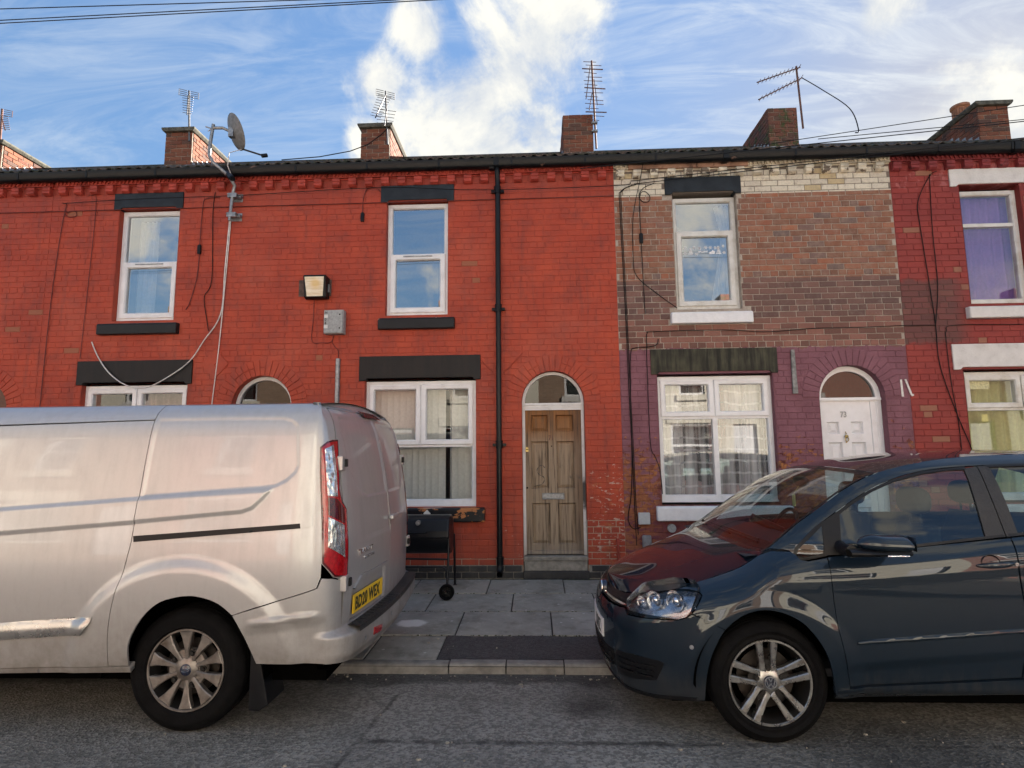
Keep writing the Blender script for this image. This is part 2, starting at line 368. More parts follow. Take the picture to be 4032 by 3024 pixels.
MT['cream_trim']=worn('cream_cornice_brick',(.64,.58,.46),(.22,.18,.14),.56,(5,5,5),.8)
MT['dull_trim']=worn('brown_cornice_brick',(.34,.20,.14),(.20,.12,.09),.6,(5,5,5),.8)
MT['dred_trim']=worn('dark_red_cornice_paint',(.23,.04,.042),(.13,.03,.03),.62,(5,5,5),.6)
def tile_mat():
    g=G('mossy_roof_tile'); p=g.pos(); r=g.rand(); c=g.mix(r,(.045,.040,.036),(.10,.072,.06)); c=g.mix(g.ramp(g.noise(p,11,5,.65),.45,.6),c,(.02,.026,.013))
    g.bsdf(c,.85,normal=g.bump(g.noise(p,30,5),.7,.015)); return g.m
MT['tile']=tile_mat()

# ------------------------------------------------------------------ brick meshes shared by every brick of a kind
CP=.0745; BH=.0665; LS=.201; LH=.0965
def brick_proto(L, seed, ch=.005, out=.0055, H=BH):
    r=random.Random(seed); j=lambda a:r.uniform(-a,a)
    hx=L/2; hz=H/2; vs=[]
    for (sx,sz) in ((-1,-1),(1,-1),(1,1),(-1,1)): vs.append((sx*hx+j(.0012),.004,sz*hz+j(.001)))
    for (sx,sz) in ((-1,-1),(1,-1),(1,1),(-1,1)): vs.append((vs[len(vs)-4][0],-out+ch*.7,vs[len(vs)-4][2]))
    for k,(sx,sz) in enumerate(((-1,-1),(1,-1),(1,1),(-1,1))): vs.append((vs[k][0]-sx*ch,-out+j(.0008),vs[k][2]-sz*ch))
    fs=[]
    for a,b in ((0,4),(4,8)):
        for i in range(4): fs.append((a+i,a+(i+1)%4,b+(i+1)%4,b+i))
    fs.append((8,9,10,11)); return vs,fs
PROTO={'s':[brick_proto(LS,i) for i in range(4)],'h':[brick_proto(LH,20+i) for i in range(3)]}
MESHES={}
def proto_mesh(kind,i,mat):
    k=(kind,i,mat.name)
    if k not in MESHES:
        me=bpy.data.meshes.new('brick'); me.from_pydata(PROTO[kind][i][0],[],PROTO[kind][i][1])
        bm=bmesh.new(); bm.from_mesh(me); bmesh.ops.recalc_face_normals(bm,faces=bm.faces)
        bm.normal_update()
        if sum(f.normal.y for f in bm.faces)>0: bmesh.ops.reverse_faces(bm,faces=bm.faces)
        bm.to_mesh(me); bm.free(); me.materials.append(mat); MESHES[k]=me
    return MESHES[k]
VAN_BOX=((-6.2,-1.05),(-3.8,-1.8),(.3,1.9)); CAR_BOX=[((.5,4.6),(-3.8,-2.1),(.3,.98)),((1.6,4.5),(-3.7,-2.2),(.9,1.55))]
def hidden(p):
    d=p-CAM
    for bx in (VAN_BOX,*CAR_BOX):
        t0,t1=0.0,1.0; ok=True
        for k in range(3):
            lo,hi=bx[k]; a=CAM[k]; dd=d[k]
            if abs(dd)<1e-9:
                if not lo<=a<=hi: ok=False;break
                continue
            ta,tb=(lo-a)/dd,(hi-a)/dd
            if ta>tb: ta,tb=tb,ta
            t0=max(t0,ta); t1=min(t1,tb)
        if ok and t0<t1: return True
    return False
CAMI=cam.matrix_world.inverted()
def inframe(p):
    q=CAMI@p
    if q.z>-.1: return False
    u=q.x/-q.z*2250/2016; v=q.y/-q.z*2250/1512
    return abs(u)<1.02 and abs(v)<1.02
def subtract(iv, a, b):
    out=[]
    for (p,q) in iv:
        if b<=p or a>=q: out.append((p,q)); continue
        if a>p: out.append((p,a))
        if b<q: out.append((b,q))
    return out
def block_at(obs, z0, z1):
    res=[]
    for o in obs:
        if o[0]=='r':
            _,a,b,c,d=o
            if z1>c+.004 and z0<d-.004: res.append((a,b))
        else:
            _,cx,r,zb,zs=o
            zz=max(z0,zs) if z0<zs<z1 or z0>=zs else z0
            if z1<=zb: continue
            if z1<=zs+.005: res.append((cx-r,cx+r))
            else:
                # widest the arch is within this course measured near its top, so the bricks tuck under the ring
                h=z1-zs
                if h<r: w=sqrt(r*r-h*h); res.append((cx-w,cx+w))
    return res
def lay_bricks(x0,x1,z0,n,obs,seed):
    r=random.Random(seed); out=[]
    for i in range(n):
        za=z0+i*CP; zb=za+BH
        iv=[(x0,x1)]
        for a,b in block_at(obs,za,zb): iv=subtract(iv,a,b)
        hdr=(i%6==5); pitch=.1045 if hdr else .209; ph=(0 if i%2 else .1045)+r.uniform(-.012,.012)
        if hdr: ph=.03
        k=-1; xs=x0-pitch+ph
        while xs<x1:
            a,b=xs+.004,xs+pitch-.004
            for p,q in iv:
                aa,bb=max(a,p+.003),min(b,q-.003)
                if bb-aa>.035: out.append(((aa+bb)/2,(za+zb)/2,bb-aa,'h' if hdr else 's'))
            xs+=pitch
    return out
def place_bricks(root, bricks, mat, seed, limit=300, fixed_y=0.0):
    ys=.85 if mat.name.startswith('red') else 1.0
    r=random.Random(seed); scored=[]
    for b in bricks:
        p=Vector((b[0],fixed_y,b[1]))
        s = 0 if (not inframe(p) or hidden(p)) else b[2]*BH/(p-CAM).length_squared
        scored.append((s,b))
    scored.sort(key=lambda t:-t[0])
    rest=MB(); off=OFF[root.name]
    for idx,(s,(x,z,L,kind)) in enumerate(scored):
        i=r.randrange(len(PROTO[kind])); sx=L/(LS if kind=='s' else LH)
        dy=r.uniform(-.0015,.0012); rot=r.uniform(-.006,.006); dz=r.uniform(-.0012,.0012)
        if s>0 and idx<limit:
            o=bpy.data.objects.new('brick',proto_mesh(kind,i,mat)); COL.objects.link(o); o.parent=root
            o.location=(x-off.x,fixed_y+dy-off.y,z+dz-off.z); o.scale=(sx,ys,1); o.rotation_euler=(0,rot,0)
        else:
            vs,fs=PROTO[kind][i]; c,sn=cos(rot),sin(rot)
            rest.add([(x+(vx*sx)*c+vz*sn, fixed_y+dy+vy*ys, z+dz-(vx*sx)*sn+vz*c) for vx,vy,vz in vs],fs)
    if rest.v:
        o=obj('brickwork',rest,mat,root); o['kind']='stuff'

# ------------------------------------------------------------------ house parts
YW=.10      # how far window and door frames sit back from the wall face
def wall_part(root, name, x0,x1,z0,z1, ops, mat, depth=.16):
    mb=MB(); zs={z0,z1}
    for o in ops:
        if o[0]=='r': zs|={o[3],o[4]}
        else:
            _,cx,r,zb,zsp=o; zs|={zb,zsp}; k=0
            while k*.02<r+.012: zs.add(zsp+k*.02); k+=1
            zs.add(zsp+r+.012)
    zs=sorted(z for z in zs if z0<=z<=z1)
    for a,b in zip(zs,zs[1:]):
        iv=[(x0,x1)]
        for o in ops:
            m=(a+b)/2
            if o[0]=='r':
                if o[3]<m<o[4]: iv=subtract(iv,o[1],o[2])
            else:
                _,cx,r,zb,zsp=o
                if zb<m<=zsp: iv=subtract(iv,cx-r,cx+r)
                elif zsp<m<zsp+r+.012: w=sqrt(max(0,(r+.012)**2-(a-zsp)**2)); iv=subtract(iv,cx-w,cx+w)
        for p,q in iv: mb.add([(p,0,a),(q,0,a),(q,0,b),(p,0,b)],[(0,1,2,3)])
    o=obj(name,mb,mat,root)
    rv=MB()
    for q in ops:
        if q[0]=='r':
            _,a,b,c,d=q; y0=-.004
            for P in (((a,c),(a,d)),((b,d),(b,c)),((a,d),(b,d)),((b,c),(a,c))):
                (xa,za),(xb,zb)=P; rv.add([(xa,y0,za),(xb,y0,zb),(xb,depth,zb),(xa,depth,za)],[(0,1,2,3)])
        else:
            _,cx,r,zb,zsp=q; pts=[(cx-r,zb),(cx-r,zsp)]+[(cx-r*cos(pi*k/28),zsp+r*sin(pi*k/28)) for k in range(1,28)]+[(cx+r,zsp),(cx+r,zb)]
            rv.grid([[(x,-.004,z) for x,z in pts],[(x,depth+.02,z) for x,z in pts]])
    obj('reveal',rv,mat,root,smooth=40)
def lintel(root, x0,x1,z0,z1, mat, notch=.03, out=.022):
    mb=MB(); a=.075
    pts=[(x0,z0),(x0+a,z0),(x0+a+.03,z0+notch),(x1-a-.03,z0+notch),(x1-a,z0),(x1,z0),(x1,z1),(x0,z1)]
    mb.prism(pts,'y',-out,.12); return obj('lintel',mb,mat,root,bevel=.006)
def sill(root, x0,x1,z0,z1, mat, out=.075, bev=.014):
    mb=MB(); n=14; rows=[]
    r=random.Random(int((x0+9)*100))
    mb.prism([(-out,z0),(-out,z1-.02),(-out+.02,z1-.008),(YW+.02,z1),(YW+.02,z0)],'x',x0,x1)
    return obj('sill',mb,mat,root,bevel=bev,seg=3)
def upper_window(root, x0,x1,z0,z1, zs, lower_sash=True, frame='upvc', inner=None, glassm='pane', vent='lower'):
    m=MT[frame]; mb=MB(); mb.ring(x0,x1,z0,z1,.062,YW-.03,YW+.05); mb.box(x0+.055,x1-.055,YW-.026,YW+.05,zs-.022,zs+.022)
    fr=obj('window_frame',mb,m,root)
    p=MB(); p.add([(x0+.05,YW+.004,zs+.018),(x1-.05,YW+.004,zs+.018),(x1-.05,YW+.004,z1-.055),(x0+.05,YW+.004,z1-.055)],[(0,1,2,3)]); obj('pane',p,MT[glassm],fr)
    if lower_sash:
        s=MB(); s.ring(x0+.042,x1-.042,z0+.042,zs+.012,.072,YW-.046,YW+.03); obj('sash',s,m,fr)
        p=MB(); p.add([(x0+.10,YW-.006,z0+.10),(x1-.10,YW-.006,z0+.10),(x1-.10,YW-.006,zs-.045),(x0+.10,YW-.006,zs-.045)],[(0,1,2,3)]); obj('pane',p,MT[glassm],fr)
        if vent:
            v=MB(); cx=(x0+x1)/2
            v.box(cx-.19,cx+.19,YW-.054,YW-.044,zs-.021,zs-.005) ; obj('trickle_vent',v,MT['galv' if vent=='lower' else 'upvc'],fr)
    else:
        p=MB(); p.add([(x0+.055,YW+.004,z0+.055),(x1-.055,YW+.004,z0+.055),(x1-.055,YW+.004,zs-.015),(x0+.055,YW+.004,zs-.015)],[(0,1,2,3)]); obj('pane',p,MT[glassm],fr)
    return fr
def lower_window(root, x0,x1,z0,z1, zt, mullion=False, frame='upvc', glassm='pane_low'):
    m=MT[frame]; mb=MB(); cx=(x0+x1)/2
    mb.ring(x0,x1,z0,z1,.065,YW-.03,YW+.05); mb.box(x0+.06,x1-.06,YW-.027,YW+.05,zt-.025,zt+.025)
    mb.box(cx-.024,cx+.024,YW-.0265,YW+.05,zt+.0245,z1-.06)
    if mullion: mb.box(cx-.03,cx+.03,YW-.0265,YW+.05,z0+.06,zt-.0245)
    mb.box(x0-.01,x1+.01,YW-.055,YW+.02,z0-.022,z0+.002)
    fr=obj('window_frame',mb,m,root)
    for a,b in ((x0+.045,cx-.006),(cx+.006,x1-.045)):
        s=MB(); s.ring(a,b,zt+.004,z1-.045,.064,YW-.047,YW+.03); sh=obj('sash',s,m,fr)
        p=MB(); p.add([(a+.055,YW-.006,zt+.058),(b-.055,YW-.006,zt+.058),(b-.055,YW-.006,z1-.10),(a+.055,YW-.006,z1-.10)],[(0,1,2,3)]); obj('pane',p,MT[glassm],fr)
        v=MB(); c2=(a+b)/2; v.box(c2-.17,c2+.17,YW-.056,YW-.045,z1-.077,z1-.06); obj('trickle_vent',v,m,fr)
    for a,b in (((x0+.055,cx-.02),(cx+.02,x1-.055)) if mullion else ((x0+.055,x1-.055),)):
        p=MB(); p.add([(a,YW+.004,z0+.055),(b,YW+.004,z0+.055),(b,YW+.004,zt-.02),(a,YW+.004,zt-.02)],[(0,1,2,3)]); obj('pane',p,MT[glassm],fr)
    return fr
def arch_ring(root, cx, zs, r, mat, seed, rout=.205):
    rr=random.Random(seed); n=21; out=.0085
    for k in range(n):
        a0=pi*k/n+.007; a1=pi*(k+1)/n-.007
        splits=[(r,r+rout)] if rr.random()<.6 else [(r,r+rout*.49),(r+rout*.52,r+rout)]
        for (p,q) in splits:
            mb=MB(); o2=out+rr.uniform(-.001,.0015); vs=[]; c=.004
            am=.004/((p+q)/2)
            P=[(p,a0),(q,a0),(q,a1),(p,a1)]; Q=[(p+c,a0+am),(q-c,a0+am),(q-c,a1-am),(p+c,a1-am)]
            for y,S in ((.004,P),(-o2+.003,P),(-o2,Q)):
                for rad,an in S: vs.append((cx-rad*cos(an),y,zs+rad*sin(an)))
            fs=[(b+i,b+(i+1)%4,b+4+(i+1)%4,b+4+i) for b in (0,4) for i in range(4)]+[(8,9,10,11)]
            mb.add(vs,fs); obj('arch_brick',mb,mat,root)
def fan_and_frame(root, cx, r, zs, zdoor_top, zb, mat, glassm, fw=.05):
    """semicircular fanlight over a transom, with the door frame below"""
    mb=MB(); y0,y1=YW-.01,YW+.06; R=r-.002
    outer=[(cx-R,zb),(cx-R,zs)]+[(cx-R*cos(pi*k/28),zs+R*sin(pi*k/28)) for k in range(1,28)]+[(cx+R,zs),(cx+R,zb)]
    q=R-fw
    inner=[(cx-q,zb),(cx-q,zs)]+[(cx-q*cos(pi*k/28),zs+q*sin(pi*k/28)) for k in range(1,28)]+[(cx+q,zs),(cx+q,zb)]
    mb.grid([[(x,y1,z) for x,z in outer],[(x,y0,z) for x,z in outer],[(x,y0,z) for x,z in inner],[(x,y1,z) for x,z in inner]])
    mb.box(cx-q-.004,cx+q+.004,y0-.004,y1-.005,zdoor_top,zs-.03)
    mb.box(cx-R+.004,cx+R-.004,y0-.022,y1-.004,zs-.034,zs-.008)
    mb.box(cx-R+.004,cx+R-.004,y0-.014,y1-.006,zdoor_top+.03,zdoor_top+.045)
    fr=obj('door_frame',mb,mat,root,smooth=35)
    p=MB(); pts=[(cx-q-.01,zs-.012)]+[(cx-(q+.01)*cos(pi*k/24),zs+(q+.01)*sin(pi*k/24)) for k in range(0,25)]+[(cx+q+.01,zs-.012)]
    p.add([(x,YW+.02,z) for x,z in pts],[tuple(range(len(pts)))]); obj('fanlight_pane',p,glassm,fr); return fr
def cloth(name, mat, parent, x0,x1,z0,z1,y, folds, amp, seed=0, n=60, taper=None):
    r=random.Random(seed); rows=[]; ph=r.uniform(0,6)
    for k in range(9):
        t=k/8; z=z0+(z1-z0)*t; row=[]
        for i in range(n+1):
            s=i/n; xa,xb=x0,x1
            if taper: xa,xb=taper(t,x0,x1)
            x=xa+(xb-xa)*s; row.append((x, y+amp*sin(s*folds*2*pi+ph+.4*sin(t*3)) + amp*.4*sin(s*folds*5.1+ph), z))
        rows.append(row)
    return obj(name,MB().grid(rows),mat,parent,smooth=60)
def fabric(name,col,rough=.9,trans=.35):
    g=G(name); p=g.pos(); c=g.mix(g.ramp(g.noise(p,30,3),.3,.7),tuple(v*.9 for v in col),col)
    d=g.n('BsdfDiffuse',{'Color':c}); t=g.n('BsdfTranslucent',{'Color':c}); mx=g.n('MixShader',{0:trans,1:d.outputs[0],2:t.outputs[0]}); g.nt.links.new(mx.outputs[0],g.out.inputs[0]); return g.m
MT['blind']=fabric('vertical_blind_cloth',(.80,.80,.74)); MT['net']=fabric('net_curtain',(.82,.82,.82)); MT['purple']=fabric('purple_curtain',(.42,.25,.62)); MT['yellow']=fabric('pale_green_curtain',(.62,.64,.30))
MT['pinkcloth']=fabric('pink_curtain',(.62,.42,.42)); MT['floral']=fabric('floral_cloth',(.75,.55,.52))
def lace_mat():
    g=G('lace_curtain'); p=g.pos(); x,y,z=g.xyz(p); f=g.noise(g.scale(p,(9,1,.5)),1.5,3); scal=g.n('TexWave',{'Vector':g.scale(p,(1,1,1)),'Scale':2.2,'Distortion':2.5,'Detail':1.0},wave_type='RINGS').outputs[0]
    a=g.math('ADD',g.ramp(f,.35,.65,.18,.62),g.math('MULTIPLY',g.math('GREATER_THAN',scal,.93),.25),clamp=True); d=g.n('BsdfDiffuse',{'Color':(.78,.78,.78)}); t=g.n('BsdfTransparent',{}); mx=g.n('MixShader',{0:a,1:t.outputs[0],2:d.outputs[0]}); g.nt.links.new(mx.outputs[0],g.out.inputs[0]); return g.m
MT['lace']=lace_mat()

# ------------------------------------------------------------------ the row of houses
ZG=.12                                   # pavement level at the wall
EAVE_Y,EAVE_Z,SLOPE=-.14,5.385,.547; RIDGE_Y=3.3; RIDGE_Z=EAVE_Z+(RIDGE_Y-EAVE_Y)*SLOPE
def shell(root,x0,x1):
    mb=MB(); e=.0015
    mb.add([(x0+e,.17,ZG),(x0+e,6.7,ZG),(x0+e,6.7,5.4),(x0+e,3.3,7.2),(x0+e,.17,5.45)],[(0,1,2,3,4)])
    mb.add([(x1-e,.17,ZG),(x1-e,6.7,ZG),(x1-e,6.7,5.4),(x1-e,3.3,7.2),(x1-e,.17,5.45)],[(0,1,2,3,4)])
    mb.add([(x0+e,6.7,ZG),(x1-e,6.7,ZG),(x1-e,6.7,5.4),(x0+e,6.7,5.4)],[(0,1,2,3)])
    for z in (.3,2.92,5.2): mb.add([(x0+e,.17,z),(x1-e,.17,z),(x1-e,6.7,z),(x0+e,6.7,z)],[(0,1,2,3)])
    mb.add([(x0+e,1.9,.3),(x1-e,1.9,.3),(x1-e,1.9,5.2),(x0+e,1.9,5.2)],[(0,1,2,3)])
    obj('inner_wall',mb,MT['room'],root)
def roof(root,x0,x1,seed):
    mb=MB(); t=.05
    a=(EAVE_Y+.02,EAVE_Z-.055); b=(RIDGE_Y,RIDGE_Z-.06); c=(6.9,RIDGE_Z-.06-(6.9-RIDGE_Y)*SLOPE)
    for p,q in ((a,b),(b,c)): mb.add([(x0,p[0],p[1]),(x1,p[0],p[1]),(x1,q[0],q[1]),(x0,q[0],q[1])],[(0,1,2,3)])
    rf=obj('roof',mb,MT['tile'],root)
    W=.272; n=int(round((x1-x0)/W)); W=(x1-x0)/n; r=random.Random(seed)
    def tile(i,j):
        m=MB(); xa=x0+i*W+.002; xb=xa+W-.004; ks=12; y0=EAVE_Y+j*.29; z0=EAVE_Z+j*.29*SLOPE+.018+r.uniform(-.006,.006); y1=y0+.34; z1=EAVE_Z+(j*.29+.34)*SLOPE-.012
        tilt=r.uniform(-.006,.006); rows=[]
        prof=lambda s: .020*max(0,sin(s*4*pi-.6))**.8 if sin(s*4*pi-.6)>0 else -.004
        top0=[(xa+(xb-xa)*k/ks,y0,z0+prof(k/ks)+tilt*(k/ks-.5)) for k in range(ks+1)]; top1=[(x,y1,z1+(z-z0)) for x,_,z in top0]
        bot0=[(x,y0+.002,z-.016) for x,_,z in top0]; bot1=[(x,y1,z-.016) for x,_,z in top1]
        m.grid([bot1,bot0,top0,top1]); return m
    for i in range(n): obj('roof_tile',tile(i,0),MT['tile'],rf)
    rest=MB()
    for j in range(1,12):
        for i in range(n): m=tile(i,j); rest.add(m.v,m.f)
    o=obj('roof_tiles',rest,MT['tile'],rf); o['kind']='stuff'
    m=MB(); pts=[(RIDGE_Y+.13*cos(k*pi/8),RIDGE_Z-.05+.10*sin(k*pi/8)) for k in range(9)]; m.prism(pts,'x',x0,x1); obj('ridge_tile',m,MT['tile'],rf)
def gutter(root,x0,x1,joints=()):
    mb=MB(); prof=[(-.045,5.30),(-.085,5.262),(-.125,5.258),(-.158,5.285),(-.166,5.372),(-.150,5.374),(-.146,5.31),(-.12,5.285),(-.06,5.305),(-.05,5.37),(-.045,5.37)]
    mb.prism(prof,'x',x0,x1); g_=obj('gutter',mb,MT['gutter'],root,smooth=50)
    f=MB(); f.box(x0+.001,x1-.001,-.0445,.0,5.325,5.40); obj('fascia',f,MT['fascia'],root)
    nb=int((x1-x0)/.85)
    for k in range(nb):
        xb=x0+(k+.6)*(x1-x0)/nb; m=MB(); m.prism([(-.044,5.30),(-.086,5.256),(-.127,5.252),(-.163,5.281),(-.171,5.36),(-.166,5.36),(-.158,5.285),(-.125,5.258),(-.085,5.262),(-.045,5.305)],'x',xb-.012,xb+.012); obj('gutter_bracket',m,MT['gutter'],g_)
    for x in joints:
        m=MB(); m.prism([(-.046,5.255),(-.127,5.248),(-.166,5.277),(-.175,5.38),(-.05,5.38)],'x',x-.035,x+.035); obj('gutter_union',m,MT['gutter'],g_)
def cornice(root,x0,x1,phase,mat,mat2=None,split=None,seed=0):
    P=.217; x=phase
    while x-P>x0-.001: x-=P
    while x<x1:
        a,b=max(x,x0),min(x+P,x1)
        if b-a>.03:
            m=mat if split is None or not(split[0]<(a+b)/2<split[1]) else mat2
            mb=MB(); a2,b2=a+.002,b-.002
            mb.box(a2,b2,-.030,.02,5.222,5.322); mb.box(a2,b2,-.052,-.029,5.297,5.322); mb.box(a2,b2,-.052,-.029,5.222,5.231)
            if m is not mat2:
                n=max(1,int(round((b2-a2)/.053))); w=(b2-a2)/n
                for k in range(n):
                    xa=a2+k*w
                    mb.add([(xa+.003,-.0305,5.2965),(xa+w-.003,-.0305,5.2965),(xa+w/2,-.0305,5.2325),(xa+.003,-.050,5.2965),(xa+w-.003,-.050,5.2965),(xa+w/2,-.050,5.2325)],[(3,4,5),(0,3,5,2),(4,1,2,5)])
            else: mb.box(a2,b2,-.050,-.0295,5.2315,5.2965)
            obj('dentil_brick',mb,m,root)
        c0=x+P*.28; 
        if c0>x0 and c0+.1<x1:
            mb=MB(); mb.prism([(.004,5.208),(-.065,5.208),(-.066,5.168),(-.056,5.163),(-.056,5.153),(-.068,5.148),(-.066,5.124),(-.035,5.106),(.004,5.102)],'x',c0,c0+.102)
            obj('bracket_brick',mb,mat,root,bevel=.003)
        x+=P
    mb=MB(); mb.box(x0+.001,x1-.001,-.014,.01,5.2085,5.2215); obj('string_course',mb,mat,root)
def chimney(root,x0,x1,top,cap=False,moss=False,pot=False,Yf=2.2,Yb=3.5,flash=True,seed=0,vis='r'):
    zb=EAVE_Z+(Yf-EAVE_Y)*SLOPE-.15; m=MT['chim_moss' if moss else 'chim']
    core=MB(); e=.006; core.box(x0+e,x1-e,Yf+e,Yb-e,zb-.4,top-.004); ch=obj('chimney',core,MT['chim_mortar'],root)
    r=random.Random(seed); n=int((top-zb)/CP); rest=MB()
    def br(a,b,za,face):
        o=.0; d=r.uniform(-.004,.004); jz=r.uniform(-.003,.003); mb=MB(); z0,z1=za+jz,za+BH+jz
        if face=='f': mb.box(a,b,Yf-.003+d,Yf+.03,z0,z1)
        elif face=='r': mb.box(x1-.03,x1+.003+d,a,b,z0,z1)
        else: mb.box(x0-.003+d,x0+.03,a,b,z0,z1)
        obj('brick',mb,m,ch,bevel=.004,seg=1)
    for i in range(n):
        za=top-(i+1)*CP
        W=x1-x0; pts=[0,.21,.42] if i%2 else [0,.105,.315]
        for k,a in enumerate(pts):
            b=(pts[k+1] if k+1<len(pts) else W)-.01
            br(x0+a,x0+min(b,W),za,'f')
        y=Yf+.01+(0 if i%2 else .1); ys=[Yf]+([] if i%2 else [Yf+.105])
        y=ys[-1]
        edges=[Yf+.032]+[Yf+ (.11 if i%2 else .215)+.21*k for k in range(7) if Yf+(.11 if i%2 else .215)+.21*k<Yb-.05]+[Yb]
        for a,b in zip(edges,edges[1:]): br(a,b-.01,za,vis)
    if cap:
        c=MB(); o1=.055; c.prism([(x0-o1*.4,top),(x1+o1*.4,top),(x1+o1,top+.045),(x1+o1,top+.075),(x0-o1,top+.075),(x0-o1,top+.045)],'y',Yf-o1,Yb+o1); obj('cap_slab',c,simple('lichen_slab',(.10,.095,.075),.9,var=.4,nscale=18,bump=.5),ch,bevel=.008)
    if pot:
        p=MB(); c=((x0+x1)/2+.05,Yf+.75,top+.07); p.lathe([(.10,0),(.115,.02),(.10,.06),(.115,.34),(.15,.36),(.15,.40),(.11,.40),(.10,.1)],c,'z',20)
        for k in range(20):
            a=2*pi*k/20; p.box(c[0]+.117*cos(a)-.008,c[0]+.117*cos(a)+.008,c[1]+.117*sin(a)-.008,c[1]+.117*sin(a)+.008,c[2]+.10,c[2]+.33)
        obj('chimney_pot',p,simple('terracotta_pot',(.36,.17,.10),.8,var=.2),ch,smooth=40)
    if flash:
        f=MB(); z=zb+.15
        f.box(x0-.01,x1+.01,Yf-.012,Yf+.01,z-.05,z+.035)
        X=x1 if vis=='r' else x0
        for k in range(5):
            y=Yf+.02+k*.14; zz=z+.02+k*.14*SLOPE
            d=.008 if vis=='r' else -.008
            f.add([(X+d,y,zz-.12),(X+d,y+.14,zz-.04),(X+d,y+.14,zz+.09),(X+d,y,zz+.09)],[(0,1,2,3)])
        obj('lead_flashing',f,MT['lead'],ch)
    return ch

def build_house(key,label,x0,x1,winu,winl,door,mats,trim,zll=(2.53,2.843),lint=('lintel_grey','lintel_black'),sills=('sill_black','sill_peel'),seed=1,phase=0,cor=None,plinth=True,limit=300):
    root=thing('terraced_house',label,'house',(x0+.001,0,ZG))
    mortar,brick=mats
    ops=[];obs=[]
    if winu:
        ux0,ux1,lu0,lu1,su0,su1=winu
        ops.append(('r',ux0+.005,ux1-.005,3.37,4.90)); obs+= [('r',ux0,ux1,3.3,4.9),('r',lu0,lu1,4.88,5.112),('r',su0,su1,3.18,3.335)]
    if winl:
        wx0,wx1,ll0,ll1,ls0,ls1=winl
        ops.append(('r',wx0+.006,wx1-.006,.965,2.56)); obs+=[('r',wx0,wx1,.9,2.56),('r',ll0,ll1,*zll),('r',ls0,ls1,.787,.966)]
    if door:
        cx,r,zs=door; ops.append(('a',cx,r,ZG,zs)); obs+=[('a',cx,r+.195,zs,zs),('r',cx-r,cx+r,0,zs)]
    wall_part(root,'wall',x0,x1,ZG-.1,5.33,ops,MT[mortar])
    bricks=lay_bricks(x0,x1,ZG+(2*CP if plinth else 0)+.004,66,obs,seed); place_bricks(root,bricks,MT[brick],seed,limit)
    if plinth:
        pb=MB(); pb.box(x0,x1,-.006,-.001,ZG-.1,ZG+2*CP+.003)
        if door:
            pb=MB(); pb.box(x0,door[0]-door[1]-.01,-.006,-.001,ZG-.1,ZG+2*CP+.003); pb.box(door[0]+door[1]+.01,x1,-.006,-.001,ZG-.1,ZG+2*CP+.003)
        pl=obj('plinth',pb,MT['plinth_mortar'],root)
        bl=lay_bricks(x0,x1,ZG+.002,2,[o for o in obs if o[0]=='r'],seed+5)
        for (x,z,L,k) in bl:
            m=MB(); m.box(x-L/2,x+L/2,-.013,-.004,z-BH/2,z+BH/2); obj('brick',m,MT['blueengineering'],pl,bevel=.004,seg=1)
    if door: arch_ring(root,door[0],door[2],door[1],MT[brick],seed+2)
    if winu:
        lintel(root,lu0,lu1,4.88,5.11,MT[lint[0]],out=.02); sill(root,su0,su1,3.18,3.333,MT[sills[0]])
    if winl:
        lintel(root,ll0,ll1,*zll,MT[lint[1]],out=.02); sill(root,ls0,ls1,.787,.962,MT[sills[1]],out=.085)
    shell(root,x0,x1); roof(root,x0,x1,seed); gutter(root,x0,x1,cor.get('unions',()) if cor else ())
    cornice(root,x0,x1,phase,MT[trim],MT[cor['mat2']] if cor and 'mat2' in cor else None,cor.get('split') if cor else None)
    return root
H67=build_house('67','red painted house at the left edge, only its doorway arch end showing',-10.2,-6.45,(-9.25,-8.43,-9.32,-8.37,-9.38,-8.32),(-9.6,-8.2,-9.65,-8.13,-9.7,-8.08),(-7.21,.385,2.235),('red_mortar','red_brick'),'red_trim',seed=3,phase=-6.62,limit=120)
H69=build_house('69','red painted brick house behind the van, white cable looping below its window',-6.45,-2.70,(-5.515,-4.68,-5.586,-4.644,-5.66,-4.60),(-5.85,-4.44,-5.915,-4.39,-6.0,-4.32),(-3.47,.385,2.235),('red_mortar','red_brick'),'red_trim',lint=('lintel_grey','lintel_black'),seed=4,phase=-6.40)
H71=build_house('71','red painted brick house with the bare wooden door numbered 71',-2.70,1.05,(-1.912,-1.098,-1.986,-1.024,-1.985,-1.01),(-2.155,-.738,-2.225,-.684,-2.30,-.634),(.214,.387,2.235),('red_mortar','red_brick'),'red_trim',seed=5,phase=-2.687,cor={'unions':(-.46,)})
H73=build_house('73','unpainted brick house with cream brick top and purple painted ground floor',1.05,4.53,(1.785,2.60,1.70,2.662,1.70,2.70),(1.50,2.915,1.434,2.975,1.43,3.03),(3.842,.391,2.245),('mortar73','brick73'),'cream_trim',zll=(2.556,2.87),lint=('lintel_grey','lintel_stone'),sills=('white_paint','white_paint'),seed=6,phase=1.02,cor={'mat2':'dull_trim','split':(1.3,2.86),'unions':(2.45,)})
H75=build_house('75','dark red painted house at the right edge with white lintels and purple curtain',4.53,8.05,(5.355,6.10,5.25,6.30,5.285,6.27),(5.175,6.60,5.067,6.78,5.10,6.75),None,('mortar75','brick75'),'dred_trim',zll=(2.556,2.87),lint=('white_worn','white_worn'),sills=('white_worn','white_worn'),seed=7,phase=4.49,cor={'unions':(6.0,)},limit=260)
chimney(H67,-9.98,-9.49,7.20,cap=True,seed=21); chimney(H69,-6.49,-6.0,7.32,cap=True,seed=22); chimney(H71,-2.98,-2.47,7.27,cap=True,seed=23,flash=False)
